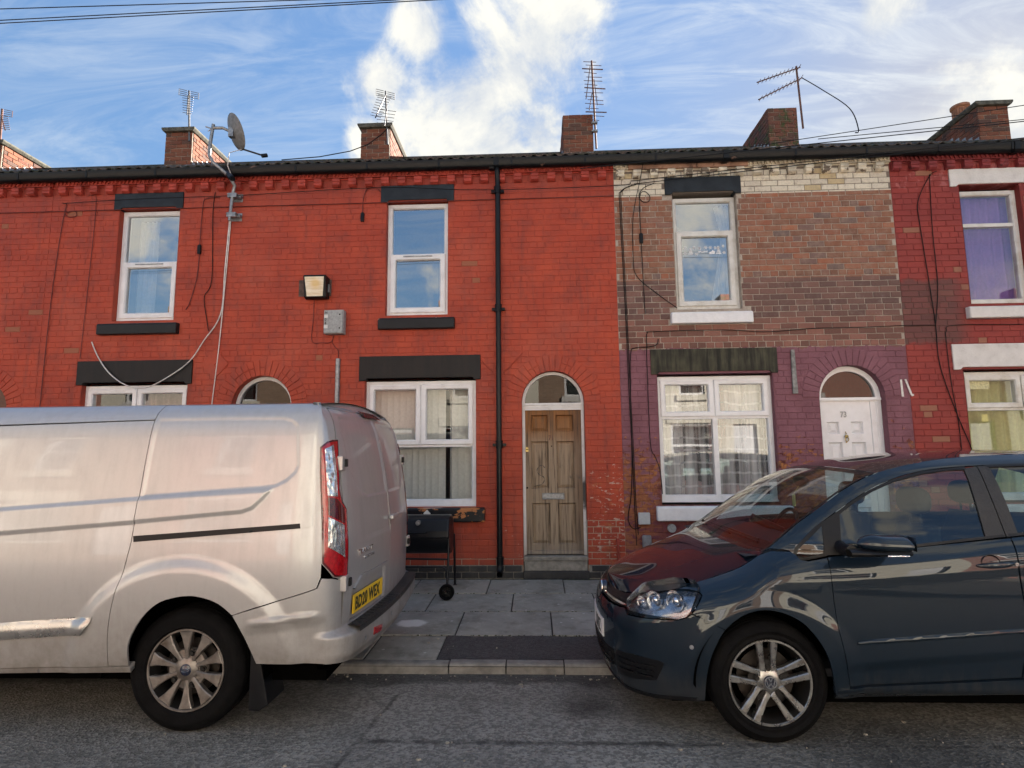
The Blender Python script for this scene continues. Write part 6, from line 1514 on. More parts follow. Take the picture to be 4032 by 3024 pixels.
    m=MB(); m.box(c.x+.0,c.x+.11,c.y-.078,c.y-.06,c.z-.044,c.z-.036); obj('indicator_strip',m,MT['whitelens'],mr,bevel=.003)
    m=MB(); m.add([(c.x+.152,c.y-.07,c.z-.02),(c.x+.152,c.y+.07,c.z-.02),(c.x+.152,c.y+.07,c.z+.05),(c.x+.152,c.y-.07,c.z+.05)],[(0,1,2,3)]); obj('mirror_glass',m,MT['chrome'],mr)
    # headlight
    hl=[(.361,.673),(.397,.713),(.427,.749),(.470,.760),(.56,.774),(.65,.788),(.734,.803),(.829,.812),(.890,.813),(.902,.801),(.881,.763),(.842,.712),(.812,.688),(.766,.673),(.671,.664),(.554,.653),(.414,.643)]
    hlm=panel('headlight',hl,car_S,MT['lens'],root,res=.02,extra=.0015,gap=.002,hem=.02,mirror=None)
    panel('lamp_housing',hl,car_S,simple('lamp_housing',(.30,.31,.33),.22,.9,var=.3,nscale=30),hlm,res=.03,extra=-.075,gap=-.004,hem=-.07)
    def bowl(s,z,r,mat,nm='lamp_bowl',dep=.05):
        p=Vector(car_S(s,z)); x,y,nx,ny=car_plan.at(s); inn=Vector((nx,ny,0)); ax=Vector((.82,.57,0)).normalized(); c=p+inn*.03
        u=Vector((0,0,1)); w=ax.cross(u); m=MB(); rows=[]
        for rr_,t in ((r,.0),(r*.98,.006),(r*.8,dep*.6),(r*.45,dep),(.004,dep*1.05)):
            rows.append([tuple(c+ax*t+(u*cos(a)+w*sin(a))*rr_) for a in [2*pi*k/28 for k in range(29)]])
        m.grid(rows); o=obj(nm,m,mat,hlm,smooth=60)
        b=MB(); rows=[[tuple(c+ax*(dep*.3)+(u*cos(a)+w*sin(a))*r*.42*cos(q)-ax*r*.3*sin(q)) for a in [2*pi*k/20 for k in range(21)]] for q in [pi/2*k/6 for k in range(7)]]
        b.grid(rows); obj('bulb_cap',b,MT['chrome'],hlm,smooth=60)
    bowl(.575,.735,.055,MT['chrome']); bowl(.735,.750,.062,MT['chrome']); bowl(.47,.712,.035,MT['chrome'])
    # grille, emblem, washer cover, lower grilles, plate, sensors
    gp=[(.300,.662),(.221,.656),(.10,.649),(s0,.644),(s0,.708),(.2,.720),(.36,.742),(.395,.735),(.36,.672)]
    gr=panel('grille',gp,car_S,MT['black_plastic'],root,res=.02,extra=-.010,gap=.001,hem=.01,mirror=mir)
    for k in range(2):
        zl=.666+k*.022; panel('grille_bar',[(s0,zl),(.1,zl+.003),(.30,zl+.008),(.365-.02*k+.0,zl+.012),(.36,zl+.020),(.1,zl+.013),(s0,zl+.009)],car_S,MT['trimblack'] if k else MT['chrome'],gr,res=.02,extra=.002,gap=0,hem=.012,mirror=mir)
    ec=Vector(car_S(s0+.002,.672)); m=MB(); m.lathe([(0,-.012),(.050,-.010),(.056,-.002),(.056,.02)],(ec.x,CYC,.672),'x',32); em=obj('front_badge',m,MT['logo_blue'],root,smooth=50)
    vw_emblem(em,lambda u,v,w_:(ec.x-.012-w_,CYC-u*.055,.672+v*.055),.006)
    panel('washer_cover',[(.523,.596),(.545,.624),(.638,.632),(.604,.582),(.519,.571)],car_S,M,root,res=.02,extra=.002,gap=.0,hem=.006)
    lg=panel('lower_grille',smooth_poly([(.312,.412),(.645,.436),(.668,.407),(.630,.335),(.585,.312),(.305,.278)],True,2),car_S,MT['black_plastic'],root,res=.02,extra=.002,gap=0,hem=.01,mirror=mir)
    for k in range(3):
        z=.315+k*.030; panel('grille_bar',[(.33,z),(.60+.012*k,z+.018),(.60+.012*k,z+.026),(.33,z+.008)],car_S,MT['trimblack'],lg,res=.02,extra=.009,gap=0,hem=.009)
    cg=panel('centre_grille',[(s0,.395),(.1,.397),(.28,.405),(.268,.322),(.173,.285),(s0,.275)],car_S,MT['black_plastic'],root,res=.02,extra=.002,gap=0,hem=.01,mirror=mir)
    for k in range(3):
        z=.295+k*.03; panel('grille_bar',[(s0,z),(.25,z+.008),(.25,z+.015),(s0,z+.007)],car_S,MT['trimblack'],cg,res=.02,extra=.009,gap=0,hem=.009,mirror=mir)
    panel('lower_lip',[(s0,.188),(.3,.193),(.6,.213),(.85,.243),(.85,.262),(.6,.232),(.3,.212),(s0,.207)],car_S,MT['trimblack'],root,res=.02,extra=.006,gap=0,hem=.012,mirror=mir)
    ps=lambda u,v,w_: (lambda p:(p[0]-w_-.006,p[1],p[2]))(car_S(s0+.0+abs(u)+.0005,v) if u<=0 else car_S(s0+abs(u)+.0005,v))
    def plate_pt(y,z,w_):     # y measured towards the near side from the middle
        p=car_S(s0+abs(y),z); yy=p[1] if y>=0 else 2*CYC-p[1]; return (min(p[0],.46)-w_-.006,yy,p[2])
    m=MB(); rows=[[plate_pt(-.26+.52*k/16,z,.0) for k in range(17)] for z in (.420,.475,.531)]; m.grid(rows); m.grid([[(x+.008,y,z) for x,y,z in rows[0]],rows[0]]); m.grid([[(x+.008,y,z) for x,y,z in rows[2]],rows[2]]); e1=[r_[-1] for r_ in rows]; m.grid([e1,[(x+.008,y,z) for x,y,z in e1]])
    pl=obj('number_plate',m,MT['plate_w'],root,smooth=40)
    tx=text_mb('XNZ',.105,lambda u,v,w_: plate_pt(.010+u,.437+v,w_+.0012),.0006,.80,1.08,.0035); obj('plate_lettering',tx,MT['ink'],pl)
    for s,z in ((.835,.537),(.53,.523)):
        p=Vector(car_S(s,z)); x,y,nx,ny=car_plan.at(s); n=Vector((-nx,-ny,0)); m=MB(); m.cyl(p+n*.003,p-n*.01,.012,n=18); obj('parking_sensor',m,M if s<.6 else MT['chrome'],root,smooth=40)
    # wipers
    for (y0,y1,x0) in ((-3.42,-2.85,1.30),(-3.0,-2.42,1.27)):
        m=MB(); m.tube([(x0+.05,y0,1.05),(x0+.015,(y0+y1)/2,1.062),(x0+.03,y1,1.06)],.009,6); m.tube([(x0+.075,y0+.05,1.062),(x0+.03,y1,1.072)],.006,6); obj('wiper',m,MT['trimblack'],root,smooth=50)
    # far side skin, underbody and cabin
    rows=[]
    for z in (.25,.4,.6,.8,.95,1.04): rows.append([ (lambda p:(p[0],2*CYC-p[1],p[2]))(car_S(s,min(z,c_zt(s)))) for s in [.6+.1*k for k in range(37)]])
    obj('far_side',MB().grid(rows),M,root,smooth=60)
    rows=[[(lambda p:(p[0],2*CYC-p[1],p[2]))(car_G(x,1.03+(Aup(x)-1.03)*t,-.003)) for x in [1.5+.1*k for k in range(27)]] for t in (0,.12)]
    rows2=[[(lambda p:(p[0],2*CYC-p[1],p[2]))(car_G(x,1.03+(Aup(x)-1.03)*t,-.003)) for x in [1.5+.1*k for k in range(27)]] for t in (.12,.85)]
    obj('far_belt',MB().grid(rows),M,root,smooth=60); obj('far_glass',MB().grid(rows2),MT['carglass'],root,smooth=60)
    for x in (2.58,3.6):
        m=MB(); q0=car_G(x,1.1); q1=car_G(x+.06,1.5); m.add([(q0[0]-.05,2*CYC-q0[1]-.01,1.05),(q0[0]+.06,2*CYC-q0[1]-.01,1.05),(q1[0]+.04,2*CYC-q1[1]-.01,1.53),(q1[0]-.05,2*CYC-q1[1]-.01,1.53)],[(0,1,2,3)]); obj('far_pillar',m,MT['trimblack'],root)
    t_=MB(); t_.grid([[(4.45,CYC+y,z) for y in (-.78,0,.78)] for z in (.3,.7,1.1)]); t_.grid([[(4.45,CYC+y,1.1) for y in (-.78,0,.78)],[(4.30,CYC+y*.75,1.46) for y in (-.78,0,.78)]]); obj('tailgate',t_,M,root,smooth=50)
    panel('rear_quarter',[(3.605,.83),(3.75,.80),(3.9,.76),(4.1,.72),(4.25,.6),(4.3,.35),(4.44,.35),(4.44,1.1),(4.2,1.30),(3.95,1.24),(3.62,1.205)],car_S,M,root,res=.04)
    panel('rear_pillar',[(3.605,1.215),(3.56,1.465),(3.7,1.452),(3.95,1.385),(4.095,1.302),(4.105,1.475),(4.28,1.44),(4.43,1.12),(4.2,1.17),(3.95,1.19)],car_G,M,root,res=.04)
    m=MB(); m.box(.75,4.4,-3.60,-2.22,.20,.34); m.box(.62,1.5,-3.36,-2.47,.3,.62); obj('underbody',m,MT['dark'],root)
    m=MB(); m.grid([[(1.20,CYC+y,1.0) for y in (-.70,0,.70)],[(1.55,CYC+y,1.05) for y in (-.74,0,.74)],[(1.78,CYC+y,1.02) for y in (-.74,0,.74)],[(1.82,CYC+y,.7) for y in (-.74,0,.74)]]); obj('dashboard',m,MT['seatcloth'],root,smooth=60)
    m=MB(); m.box(1.5,4.3,-3.72,-2.11,.38,.42); m.grid([[(4.2,CYC+y,z) for y in (-.72,.72)] for z in (.4,1.15)]); m.add([(1.62,CYC-.80,.40),(4.2,CYC-.80,.40),(4.2,CYC-.80,1.05),(1.62,CYC-.80,1.0)],[(0,1,2,3)]); m.add([(1.62,CYC+.80,.40),(4.2,CYC+.80,.40),(4.2,CYC+.80,1.05),(1.62,CYC+.80,1.0)],[(0,1,2,3)]); obj('cabin_floor',m,MT['seatcloth'],root)
    def blob(m,c,sx,sy,sz,p=.55):
        sg=lambda v:(abs(v)**p)*(1 if v>=0 else -1)
        m.grid([[(c[0]+sx*sg(sin(t))*sg(cos(a)),c[1]+sy*sg(sin(t))*sg(sin(a)),c[2]-sz*sg(cos(t))) for a in [2*pi*k/20 for k in range(21)]] for t in [pi*k/12 for k in range(13)]])
    for (x,y) in ((2.27,CYC-.36),(2.27,CYC+.36),(3.10,CYC-.36),(3.10,CYC+.36)):
        m=MB(); blob(m,(x-.18,y,.62),.28,.25,.10); sb=obj('seat',m,MT['seatcloth'],root,smooth=60)
        m=MB(); sg=12; rows=[]
        for k in range(11):
            t=k/10; z=.62+.52*t; xc=x+.02+.12*t; w=.25*(1-.25*t**3); rows.append([(xc+.065*cos(a)*(1-.3*t),y+w*(abs(sin(a))**.6)*(1 if sin(a)>=0 else -1),z) for a in [2*pi*j/20 for j in range(21)]])
        m.grid(rows); m.add(rows[-1][:-1],[tuple(range(20))]); obj('backrest',m,MT['seatcloth'],sb,smooth=60)
        m=MB(); blob(m,(x+.12,y,1.285),.055,.135,.085,.7); m.cyl((x+.13,y-.05,1.1),(x+.12,y-.05,1.25),.008); m.cyl((x+.13,y+.05,1.1),(x+.12,y+.05,1.25),.008); obj('headrest',m,MT['seatcloth'],sb,smooth=60)
    ax=Vector((-.90,0,.42)).normalized(); u=Vector((0,1,0)); w=ax.cross(u); cc=Vector((1.86,CYC+.36,1.0))
    m=MB(); m.tube([tuple(cc+(u*cos(a)+w*sin(a))*.18) for a in [2*pi*k/32 for k in range(32)]],.015,8,closed=True); m.cyl(cc,cc+ax*.25,.03); m.tube([tuple(cc-u*.17),tuple(cc),tuple(cc+u*.17)],.018,6); obj('steering_wheel',m,MT['trimblack'],root,smooth=50)
    m=MB(); blob(m,(1.86,CYC,1.39),.02,.11,.035,.7); obj('rear_view_mirror',m,MT['trimblack'],root,smooth=50)
    m=MB(); m.box(1.80,1.806,CYC-.02,CYC+.02,1.22,1.30); m.cyl((1.803,CYC,1.30),(1.85,CYC,1.37),.0015,n=5); obj('air_freshener',m,simple('air_freshener',(.55,.5,.2),.6),root)
    for cx in (HUBC[0],HUBC[0]+2.578):
        arch_liner(root,(cx,-3.75,.345),.405,-3.775,-3.45,MT['dark'])
        wheel(root,(cx,-3.765,.360),.318,.222,'five')
        m=MB(); m.lathe([(.05,0),(.316,0),(.316,.2),(.05,.2)],(cx,-2.27,.38),'y',32); obj('far_wheel',m,MT['rubber'],root,smooth=40)

build_van()
build_car()
# ------------------------------------------------------------------ fixtures on the houses
def cyl_between(mb,a,b,r,n=6): mb.cyl(a,b,r,n=n)
# floodlight
t=thing('wall_floodlight','old square floodlight with yellowed glass on the red wall, above the grey box','wall light',(-2.78,0,3.6))
m=MB(); m.prism([(0,3.875),(-.15,3.885),(-.165,3.87),(-.12,3.60),(-.06,3.585),(0,3.60)],'x',-2.925,-2.635); obj('housing',m,MT['black_plastic'],t,bevel=.012)
m=MB(); m.add([(-2.905,-.166,3.855),(-2.655,-.166,3.855),(-2.68,-.124,3.612),(-2.885,-.124,3.612)],[(0,1,2,3)])
g=G('yellowed_lamp_glass'); p=g.pos(); x_,y_,z_=g.xyz(p); c=g.mix(g.ramp(g.noise(g.scale(p,(4,4,22)),1.5,3),.35,.65),(.62,.56,.38),(.78,.74,.60)); c=g.mix(g.math('MULTIPLY',g.ramp(g.vmath('DISTANCE',p,(-2.77,-.15,3.77)),.10,.02),.7),c,(.62,.42,.10)); g.bsdf(c,.15,coat=.6,normal=g.bump(g.noise(g.scale(p,(60,60,8)),1.0,2),.3,.004)); obj('lamp_glass',m,g.m,t)
m=MB(); m.box(-3.04,-2.61,-.012,-.007,3.64,3.86); obj('mounting_patch',m,simple('dark_patch',(.11,.07,.055),.85,var=.4,nscale=14,bump=.4),t,bevel=.01)
m=MB(); m.box(-2.70,-2.62,-.06,0,3.68,3.78); obj('bracket',m,MT['galv'],t)
# grey box with letters H 04
t=thing('control_box','grey metal cabinet marked H 04 on the red wall','box',(-2.53,0,3.12))
m=MB(); m.box(-2.664,-2.412,-.10,-.0,3.128,3.435); bx=obj('cabinet',m,MT['grey_box'],t,bevel=.008); m=MB(); m.box(-2.657,-2.419,-.118,-.1005,3.135,3.428); lid=obj('cabinet_door',m,MT['grey_box'],t,bevel=.006)
m=MB()
for z in (3.195,3.37): m.cyl((-2.455,-.124,z),(-2.455,-.117,z),.009,n=12)
obj('door_lock',m,MT['dark'],lid)
for k,(txt,z) in enumerate((('H',3.395),('',3.35),('0',3.305),('4',3.26),('',3.215))):
    m=MB(); m.box(-2.654,-2.606,-.1205,-.1185,z-.021,z+.021); st=obj('label_tile',m,MT['white_worn'] if txt=='' else MT['grey_box'],lid)
    if txt: obj('label_letter',text_mb(txt,.052,lambda u,v,w:(-2.646+u,-.1215-w,z-.018+v),.0006,.9,1,.001),MT['ink'],st)
# conduit
def single(name,mb,mat,label,cat,smooth=40,bevel=0.0,group=None): return tag(obj(name,mb,mat,None,smooth,bevel),label,cat,group)
m=MB(); m.prism([(-2.523,-.001),(-2.523,-.03),(-2.512,-.045),(-2.48,-.045),(-2.469,-.03),(-2.469,-.001)],'z',.95,2.82); single('cable_conduit',m,MT['galv'],'grey metal cable cover strip below the grey box','conduit',0,.002)
def cable(label,pts,mat='cable',r=.006,name='cable',cat='cable',k=5):
    """pts: (x,z) on the wall or (x,y,z)"""
    P=[Vector((p[0],-.012-r,p[1])) if len(p)==2 else Vector(p) for p in pts]; out=[]
    n=len(P)
    for i in range(n-1):
        p0=P[max(i-1,0)];p1=P[i];p2=P[i+1];p3=P[min(i+2,n-1)]
        for q in range(k):
            t_=q/k; out.append(.5*((2*p1)+(-p0+p2)*t_+(2*p0-5*p1+4*p2-p3)*t_*t_+(-p0+3*p1-3*p2+p3)*t_**3))
    out.append(P[-1]); mb=MB(); mb.tube(out,r,6); return single(name,mb,MT[mat],label,cat,60)
cable('thin painted cable from the floodlight down to the grey box',[(-2.83,3.59),(-2.835,3.3),(-2.84,3.05),(-2.70,3.03),(-2.60,3.035),(-2.56,3.12)],'cable_paint',.0042)
cable('short dark cable from the grey box into the conduit',[(-2.57,3.12),(-2.575,3.03),(-2.54,2.97),(-2.50,2.93),(-2.497,2.83)],'cable_paint',.0042)
cable('white cable hanging in a loop across the black lintel',[(-3.996,4.70),(-4.025,4.031),(-4.051,3.431),(-4.25,-.03,3.08),(-4.412,-.04,2.820),(-4.654,-.05,2.630),(-4.954,-.05,2.483),(-5.210,-.05,2.514),(-5.448,-.05,2.671),(-5.637,-.03,2.897),(-5.744,3.096)],'cable_white',.0075)
cable('white cable dropping straight down the wall from the dish pole',[(-3.980,4.70),(-4.005,4.031),(-4.052,3.009),(-4.112,2.1),(-4.12,1.2)],'cable_white',.006)
cable('dark cable down the red wall left of the upper window',[(-5.964,5.09),(-5.90,5.10),(-5.845,5.057),(-5.839,4.608),(-5.860,3.787),(-5.886,2.875)],'cable_paint',.0042)
cable('dark cable with a small coil near the left edge of the wall',[(-6.317,5.0),(-6.25,4.985),(-6.262,4.86),(-6.20,4.80),(-6.10,4.815),(-6.12,4.88),(-6.22,4.86),(-6.275,4.78),(-6.344,3.653),(-6.369,2.186),(-6.38,1.2)],'cable_paint',.005)
cable('dark cable wandering down beside the dish pole',[(-4.213,5.09),(-4.228,4.771),(-4.195,3.894),(-4.282,3.666),(-4.24,3.4),(-4.200,3.210)],'cable',.005)
cable('dark cable dropping from a small junction right of the upper window',[(-4.15,5.02),(-4.33,5.0),(-4.37,4.9),(-4.384,4.36),(-4.38,4.24),(-4.40,3.9),(-4.47,3.6),(-4.52,3.5)],'cable_paint',.005)
cable('long wire pinned along the wall under the brackets',[(-10,4.89),(-7.17,4.885),(-3.35,4.879),(-1.99,4.879),(-.32,4.878),(1.045,4.884)],'cable_paint',.006,name='wall_wire',cat='wire')
cable('telephone wire strung in front of the upper lintels',[(-6.28,-.03,4.99),(-5.1,-.08,5.0),(-3.90,-.07,5.011),(-1.98,-.07,5.062),(-.65,-.10,4.975),(1.045,-.06,5.0),(1.262,-.03,5.057)],'cable',.0045,name='telephone_wire',cat='wire')
cable('looped dark cable above the small black connector',[(-1.985,5.02),(-2.06,5.09),(-2.17,5.07),(-2.215,4.95),(-2.225,4.74)],'cable_paint',.005)
def connector(x,z0,z1,label):
    m=MB(); m.box(x-.022,x+.022,-.035,-.003,z0,z1); m.box(x-.016,x+.016,-.03,-.003,z1,z1+.012); single('cable_connector',m,MT['black_plastic'],label,'connector',0,.005)
connector(-4.383,4.243,4.36,'small grey connector box beside the window of the house behind the van'); connector(-2.224,4.628,4.741,'small black connector box on the red wall left of the middle upper window'); connector(1.373,4.24,4.363,'small black connector box on the bare brick under a coil of wire')
cable('pair of black cables down the edge of the bare brick wall',[(1.289,5.024),(1.135,4.937),(1.118,4.733),(1.144,3.296),(1.153,2.340),(1.168,1.6),(1.172,.984),(1.18,.50)],'cable',.0052)
cable('second black cable running beside the pair at the wall corner',[(1.34,5.03),(1.16,4.95),(1.137,4.72),(1.160,3.296),(1.170,2.340),(1.183,1.6),(1.19,.95),(1.205,.62)],'cable',.0045)
cable('thin cable falling from the gutter and slanting to the white sill',[(1.434,-.18,5.40),(1.39,-.06,5.112),(1.285,4.616),(1.265,4.058),(1.299,3.815),(1.52,3.6),(1.786,3.391)],'cable',.0045)
cable('black cable coiled once then hanging straight below the connector',[(1.56,-.03,5.03),(1.43,4.98),(1.368,4.88),(1.40,4.80),(1.48,4.79),(1.505,4.86),(1.44,4.93),(1.375,4.85),(1.372,4.366),(1.386,3.323)],'cable',.0045)
cable('long cable running across the bare brick at first floor level',[(4.9,3.112),(4.46,3.113),(4.042,3.101),(3.390,3.096),(2.859,3.066),(2.328,3.101),(1.487,3.095),(1.405,3.075),(1.392,2.99),(1.385,2.588),(1.389,1.722),(1.44,1.55),(1.492,1.392),(1.512,1.10)],'cable',.0045)
cable('cable curling out of the brick above the stone lintel',[(1.536,3.001),(1.515,2.929),(1.408,2.903),(1.248,2.894),(1.190,2.826),(1.172,2.377),(1.160,1.498),(1.132,1.069),(1.089,.815),(1.145,.696),(1.239,.713)],'cable',.0055)
cable('black cable down the dark red house bending to its lower window',[(5.103,5.09),(5.007,5.023),(4.838,4.700),(4.833,4.376),(4.875,3.630),(4.900,3.109),(4.902,2.623),(5.038,2.044),(5.181,1.563),(5.22,1.2)],'cable',.0052)
cable('thin cable straight down the dark red brick',[(5.010,5.05),(4.978,4.318),(4.974,3.628),(4.905,3.13)],'cable',.005)
cable('cable along the dark red house then down past the white lintel',[(8.0,3.10),(5.948,3.101),(5.12,3.106),(5.02,3.03),(5.007,2.953),(5.015,2.419),(5.052,1.945),(5.060,1.552),(5.10,1.40)],'cable',.0045)
# satellite dish
t=thing('satellite_dish','grey satellite dish on a bent pole above the gutter of the house behind the van','satellite dish',(-3.95,0,4.67))
path=[(-3.957,-.09,4.66),(-3.943,-.09,4.9),(-3.925,-.09,5.06),(-3.90,-.11,5.13),(-3.93,-.20,5.21),(-4.02,-.27,5.29),(-4.10,-.30,5.36),(-4.145,-.31,5.45),(-4.14,-.31,5.6),(-4.12,-.31,5.80),(-4.11,-.31,5.87)]
m=MB(); m.tube(path,.021,12); pole=obj('pole',m,MT['galv'],t,smooth=60)
for z in (5.0,4.735):
    m=MB(); m.box(-3.99,-3.87,-.115,-.065,z-.03,z+.03); m.box(-3.985,-3.835,-.065,-.008,z-.018,z+.018); m.box(-3.985,-3.835,-.012,-.008,z-.055,z+.055)
    for xx in (-3.985,-3.865): m.cyl((xx,-.13,z+.01),(xx,-.05,z+.01),.006)
    obj('pole_bracket',m,MT['galv'],pole,bevel=.003)
dc=Vector((-3.85,-.22,5.81)); ax=Vector((.66,.62,.42)).normalized(); u=ax.cross(Vector((0,0,1))).normalized(); w=u.cross(ax)
rows=[]; 
for rr,dd in ((.002,.05),(.06,.047),(.12,.038),(.18,.023),(.225,.006),(.232,0)):
    rows.append([tuple(dc-ax*dd+(u*cos(a)*rr*.92+w*sin(a)*rr)) for a in [2*pi*k/40 for k in range(41)]])
back=[[tuple(Vector(p)-ax*.006) for p in r_] for r_ in rows]
m=MB(); m.grid(rows); m.grid(back); m.grid([rows[-1],back[-1]]); obj('dish',m,simple('dish_grey',(.20,.20,.20),.6,var=.25,nscale=22,dirt=.5,dirtcol=(.11,.105,.09),dscale=12),t,smooth=50)
m=MB(); q=dc-ax*.06; m.box(q.x-.035,q.x+.03,q.y-.03,q.y+.03,q.z-.07,q.z+.06); m.tube([(-4.11,-.31,5.82),tuple(Vector((-4.11,-.31,5.82)).lerp(q,.5)+Vector((0,0,.03))),tuple(q)],.02,8); m.tube([(-4.20,-.33,5.83),(-4.10,-.31,5.80)],.008,6); m.tube([(-4.19,-.29,5.79),(-4.10,-.31,5.83)],.006,6); obj('dish_mount',m,MT['galv'],t,smooth=40)
b0=dc-w*.22-ax*.02; b1=b0+Vector((.26,.06,-.07)); m=MB(); m.tube([tuple(b0),tuple(b1)],.012,8); m.cyl(b1-ax*.02,b1+ax*.05,.026,n=12); obj('receiver_arm',m,MT['trimblack'],t,smooth=40)
m=MB(); m.tube([tuple(b0+ax*.02),(-3.86,-.35,5.45),(-3.90,-.30,5.3),(-3.89,-.2,5.2)],.006,6); obj('dish_cable',m,MT['cable_white'],t,smooth=60)
m=MB(); m.cyl((-3.98,-.17,5.27),(-3.83,-.30,5.13),.036,n=14); m.cyl((-3.835,-.295,5.135),(-3.815,-.31,5.12),.031,n=14); obj('pole_end_cap',m,MT['black_plastic'],t,smooth=40)
# aerials
def aerial(label,base,top,boom,grid=True,n=8,tilt=None,mat='alu',extra=()):
    t=thing('tv_aerial',label,'aerial',base,'television aerials on the chimneys'); B=Vector(base); T=Vector(top)
    m=MB(); m.cyl(B-Vector((0,0,.25)),T,.017,n=8); obj('mast',m,MT[mat],t,smooth=40)
    for (bs,be,ne,ln,el) in boom:
        bs=Vector(bs); be=Vector(be); d=(be-bs).normalized(); m=MB(); m.cyl(bs,be,.010,n=6); bm_=obj('boom',m,MT[mat],t)
        el=Vector(el).normalized()
        for k in range(ne):
            c=bs.lerp(be,(k+.4)/ne); mm=MB(); L=ln*(1-.25*k/ne); mm.cyl(c-el*L/2,c+el*L/2,.005,n=5); obj('element',mm,MT[mat],bm_)
    if grid:
        c=T-Vector((0,0,.06)); ex=Vector((.94,.30,-.10)).normalized(); ez=Vector((0,0,1)); mm=MB()
        for sg in (-1,1):
            for k in range(4): p=c+ez*(-.055+.037*k); mm.cyl(p+ex*sg*.03,p+ex*sg*.16,.005,n=5)
            mm.cyl(c+ex*sg*.16-ez*.06,c+ex*sg*.16+ez*.06,.005,n=5)
        obj('reflector_grid',mm,MT[mat],t)
    for e in extra:
        mm=MB(); mm.tube(e,.008,6); obj('aerial_cable',mm,MT['cable'],t)
aerial('small aerial with a grid reflector on the chimney behind the satellite dish',(-6.05,2.19,7.39),(-6.11,2.19,8.10),[((-6.11,2.17,8.0),(-5.96,1.95,7.49),8,.20,(1,.1,-.15))],True)
aerial('reddish aerial on the chimney at the left edge',(-9.52,2.19,7.1),(-9.56,2.19,7.88),[((-9.55,2.17,7.75),(-9.22,1.95,7.32),8,.24,(1,.1,-.1))],True,mat='rust_metal')
aerial('cluttered pair of aerials on the chimney left of the big cloud',(-2.50,2.18,7.2),(-2.555,2.18,7.95),[((-2.55,2.16,7.86),(-2.645,1.9,7.28),9,.24,(1,.15,-.2)),((-2.52,2.16,7.6),(-2.50,1.95,7.16),5,.34,(1,.1,-.12))],True,extra=[[(-2.5,2.17,7.25),(-2.62,2.16,7.12),(-2.85,2.16,6.95),(-3.1,2.0,6.75),(-3.5,1.7,6.50),(-4.0,1.4,6.3)]])
t=thing('tv_aerial','tall aerial mast with stacked crossbars on the middle chimney','aerial',(1.085,2.18,7.0),'television aerials on the chimneys')
m=MB(); m.cyl((1.10,2.17,6.75),(1.063,2.17,8.37),.017,n=8); obj('mast',m,MT['rust_metal'],t)
for k in range(16):
    z=8.32-k*.072; x=1.063+.03*(8.37-z)/1.37; L=.36 if k in (2,7,13) else .22+.05*((k*7)%3); dx=(-.10 if k%3==0 else .06 if k%3==1 else 0)
    m=MB(); m.cyl((x-L/2+dx*.4,2.13-.01*(k%4),z+.012),(x+L/2+dx*.4,2.13,z-.006),.010 if k in (2,7,13) else .0055,n=5); obj('element',m,MT['rust_metal'],t)
m=MB(); m.cyl((1.03,2.14,8.25),(.93,2.0,7.55),.008,n=6); m.cyl((1.05,2.14,7.75),(.98,2.0,7.35),.008,n=6); m.cyl((1.09,2.14,8.0),(1.13,2.1,7.5),.007,n=6); obj('boom',m,MT['rust_metal'],t)
m=MB(); 
for z in (7.05,7.2): m.box(1.03,1.13,2.14,2.2,z,z+.03)
obj('mast_bracket',m,MT['galv'],t)
aerial('slanting twin boom aerial on the mossy chimney',(4.58,2.18,7.25),(4.542,2.18,8.13),[((4.60,2.16,8.10),(3.79,2.0,7.74),11,.12,(.3,-.9,.5)),((4.62,2.16,7.905),(3.795,2.0,7.43),11,.13,(.3,-.9,.5))],False,mat='rust_metal')
cable('cable sagging from the twin boom aerial to the wires over the roof',[(4.62,2.16,7.90),(4.80,1.9,7.5),(4.92,1.4,6.85),(4.85,1.1,6.32),(4.74,1.0,6.22)],'cable',.008,k=6)
# wires in the air
def span(label,a,b,sag=.0,r=.006,mat='cable'):
    a=Vector(a); b=Vector(b); pts=[a.lerp(b,k/24)-Vector((0,0,sag*4*(k/24)*(1-k/24))) for k in range(25)]; mb=MB(); mb.tube(pts,r,5); single('overhead_wire',mb,MT[mat],label,'wire',60,group='overhead wires')
span('overhead wire crossing the top left sky, lower of the close pair',(-27,-3,4.84),(27,-3,5.50),0,.0038)
span('overhead wire crossing the top left sky, upper of the close pair',(-27,-3.04,4.895),(27,-2.92,5.51),0,.0038)
span('overhead wire in the top left corner above the close pair',(-27,-3,5.58),(27,-3.0,4.785),0,.0038)
span('wire rising over the roofs to the right edge, the upper one',(2.6,1.0,5.97),(23.3,1.0,8.64),0,.006)
span('wire low over the roof tiles at the right, rising past the pot chimney',(4.2,1.0,6.14),(20.1,1.0,7.22),0,.006)
span('wire slanting past the gutter of the bare brick house to the right',(.6,-.30,5.12),(9.0,-.45,5.72),.0,.006)
span('wire slanting past the cream brickwork from the cable bracket',(1.26,-.05,5.06),(8.0,-.5,5.42),.0,.0055)
span('third wire fanning out from the cable bracket over the slate lintel',(1.30,-.05,5.02),(8.0,-.6,5.36),.0,.0055)
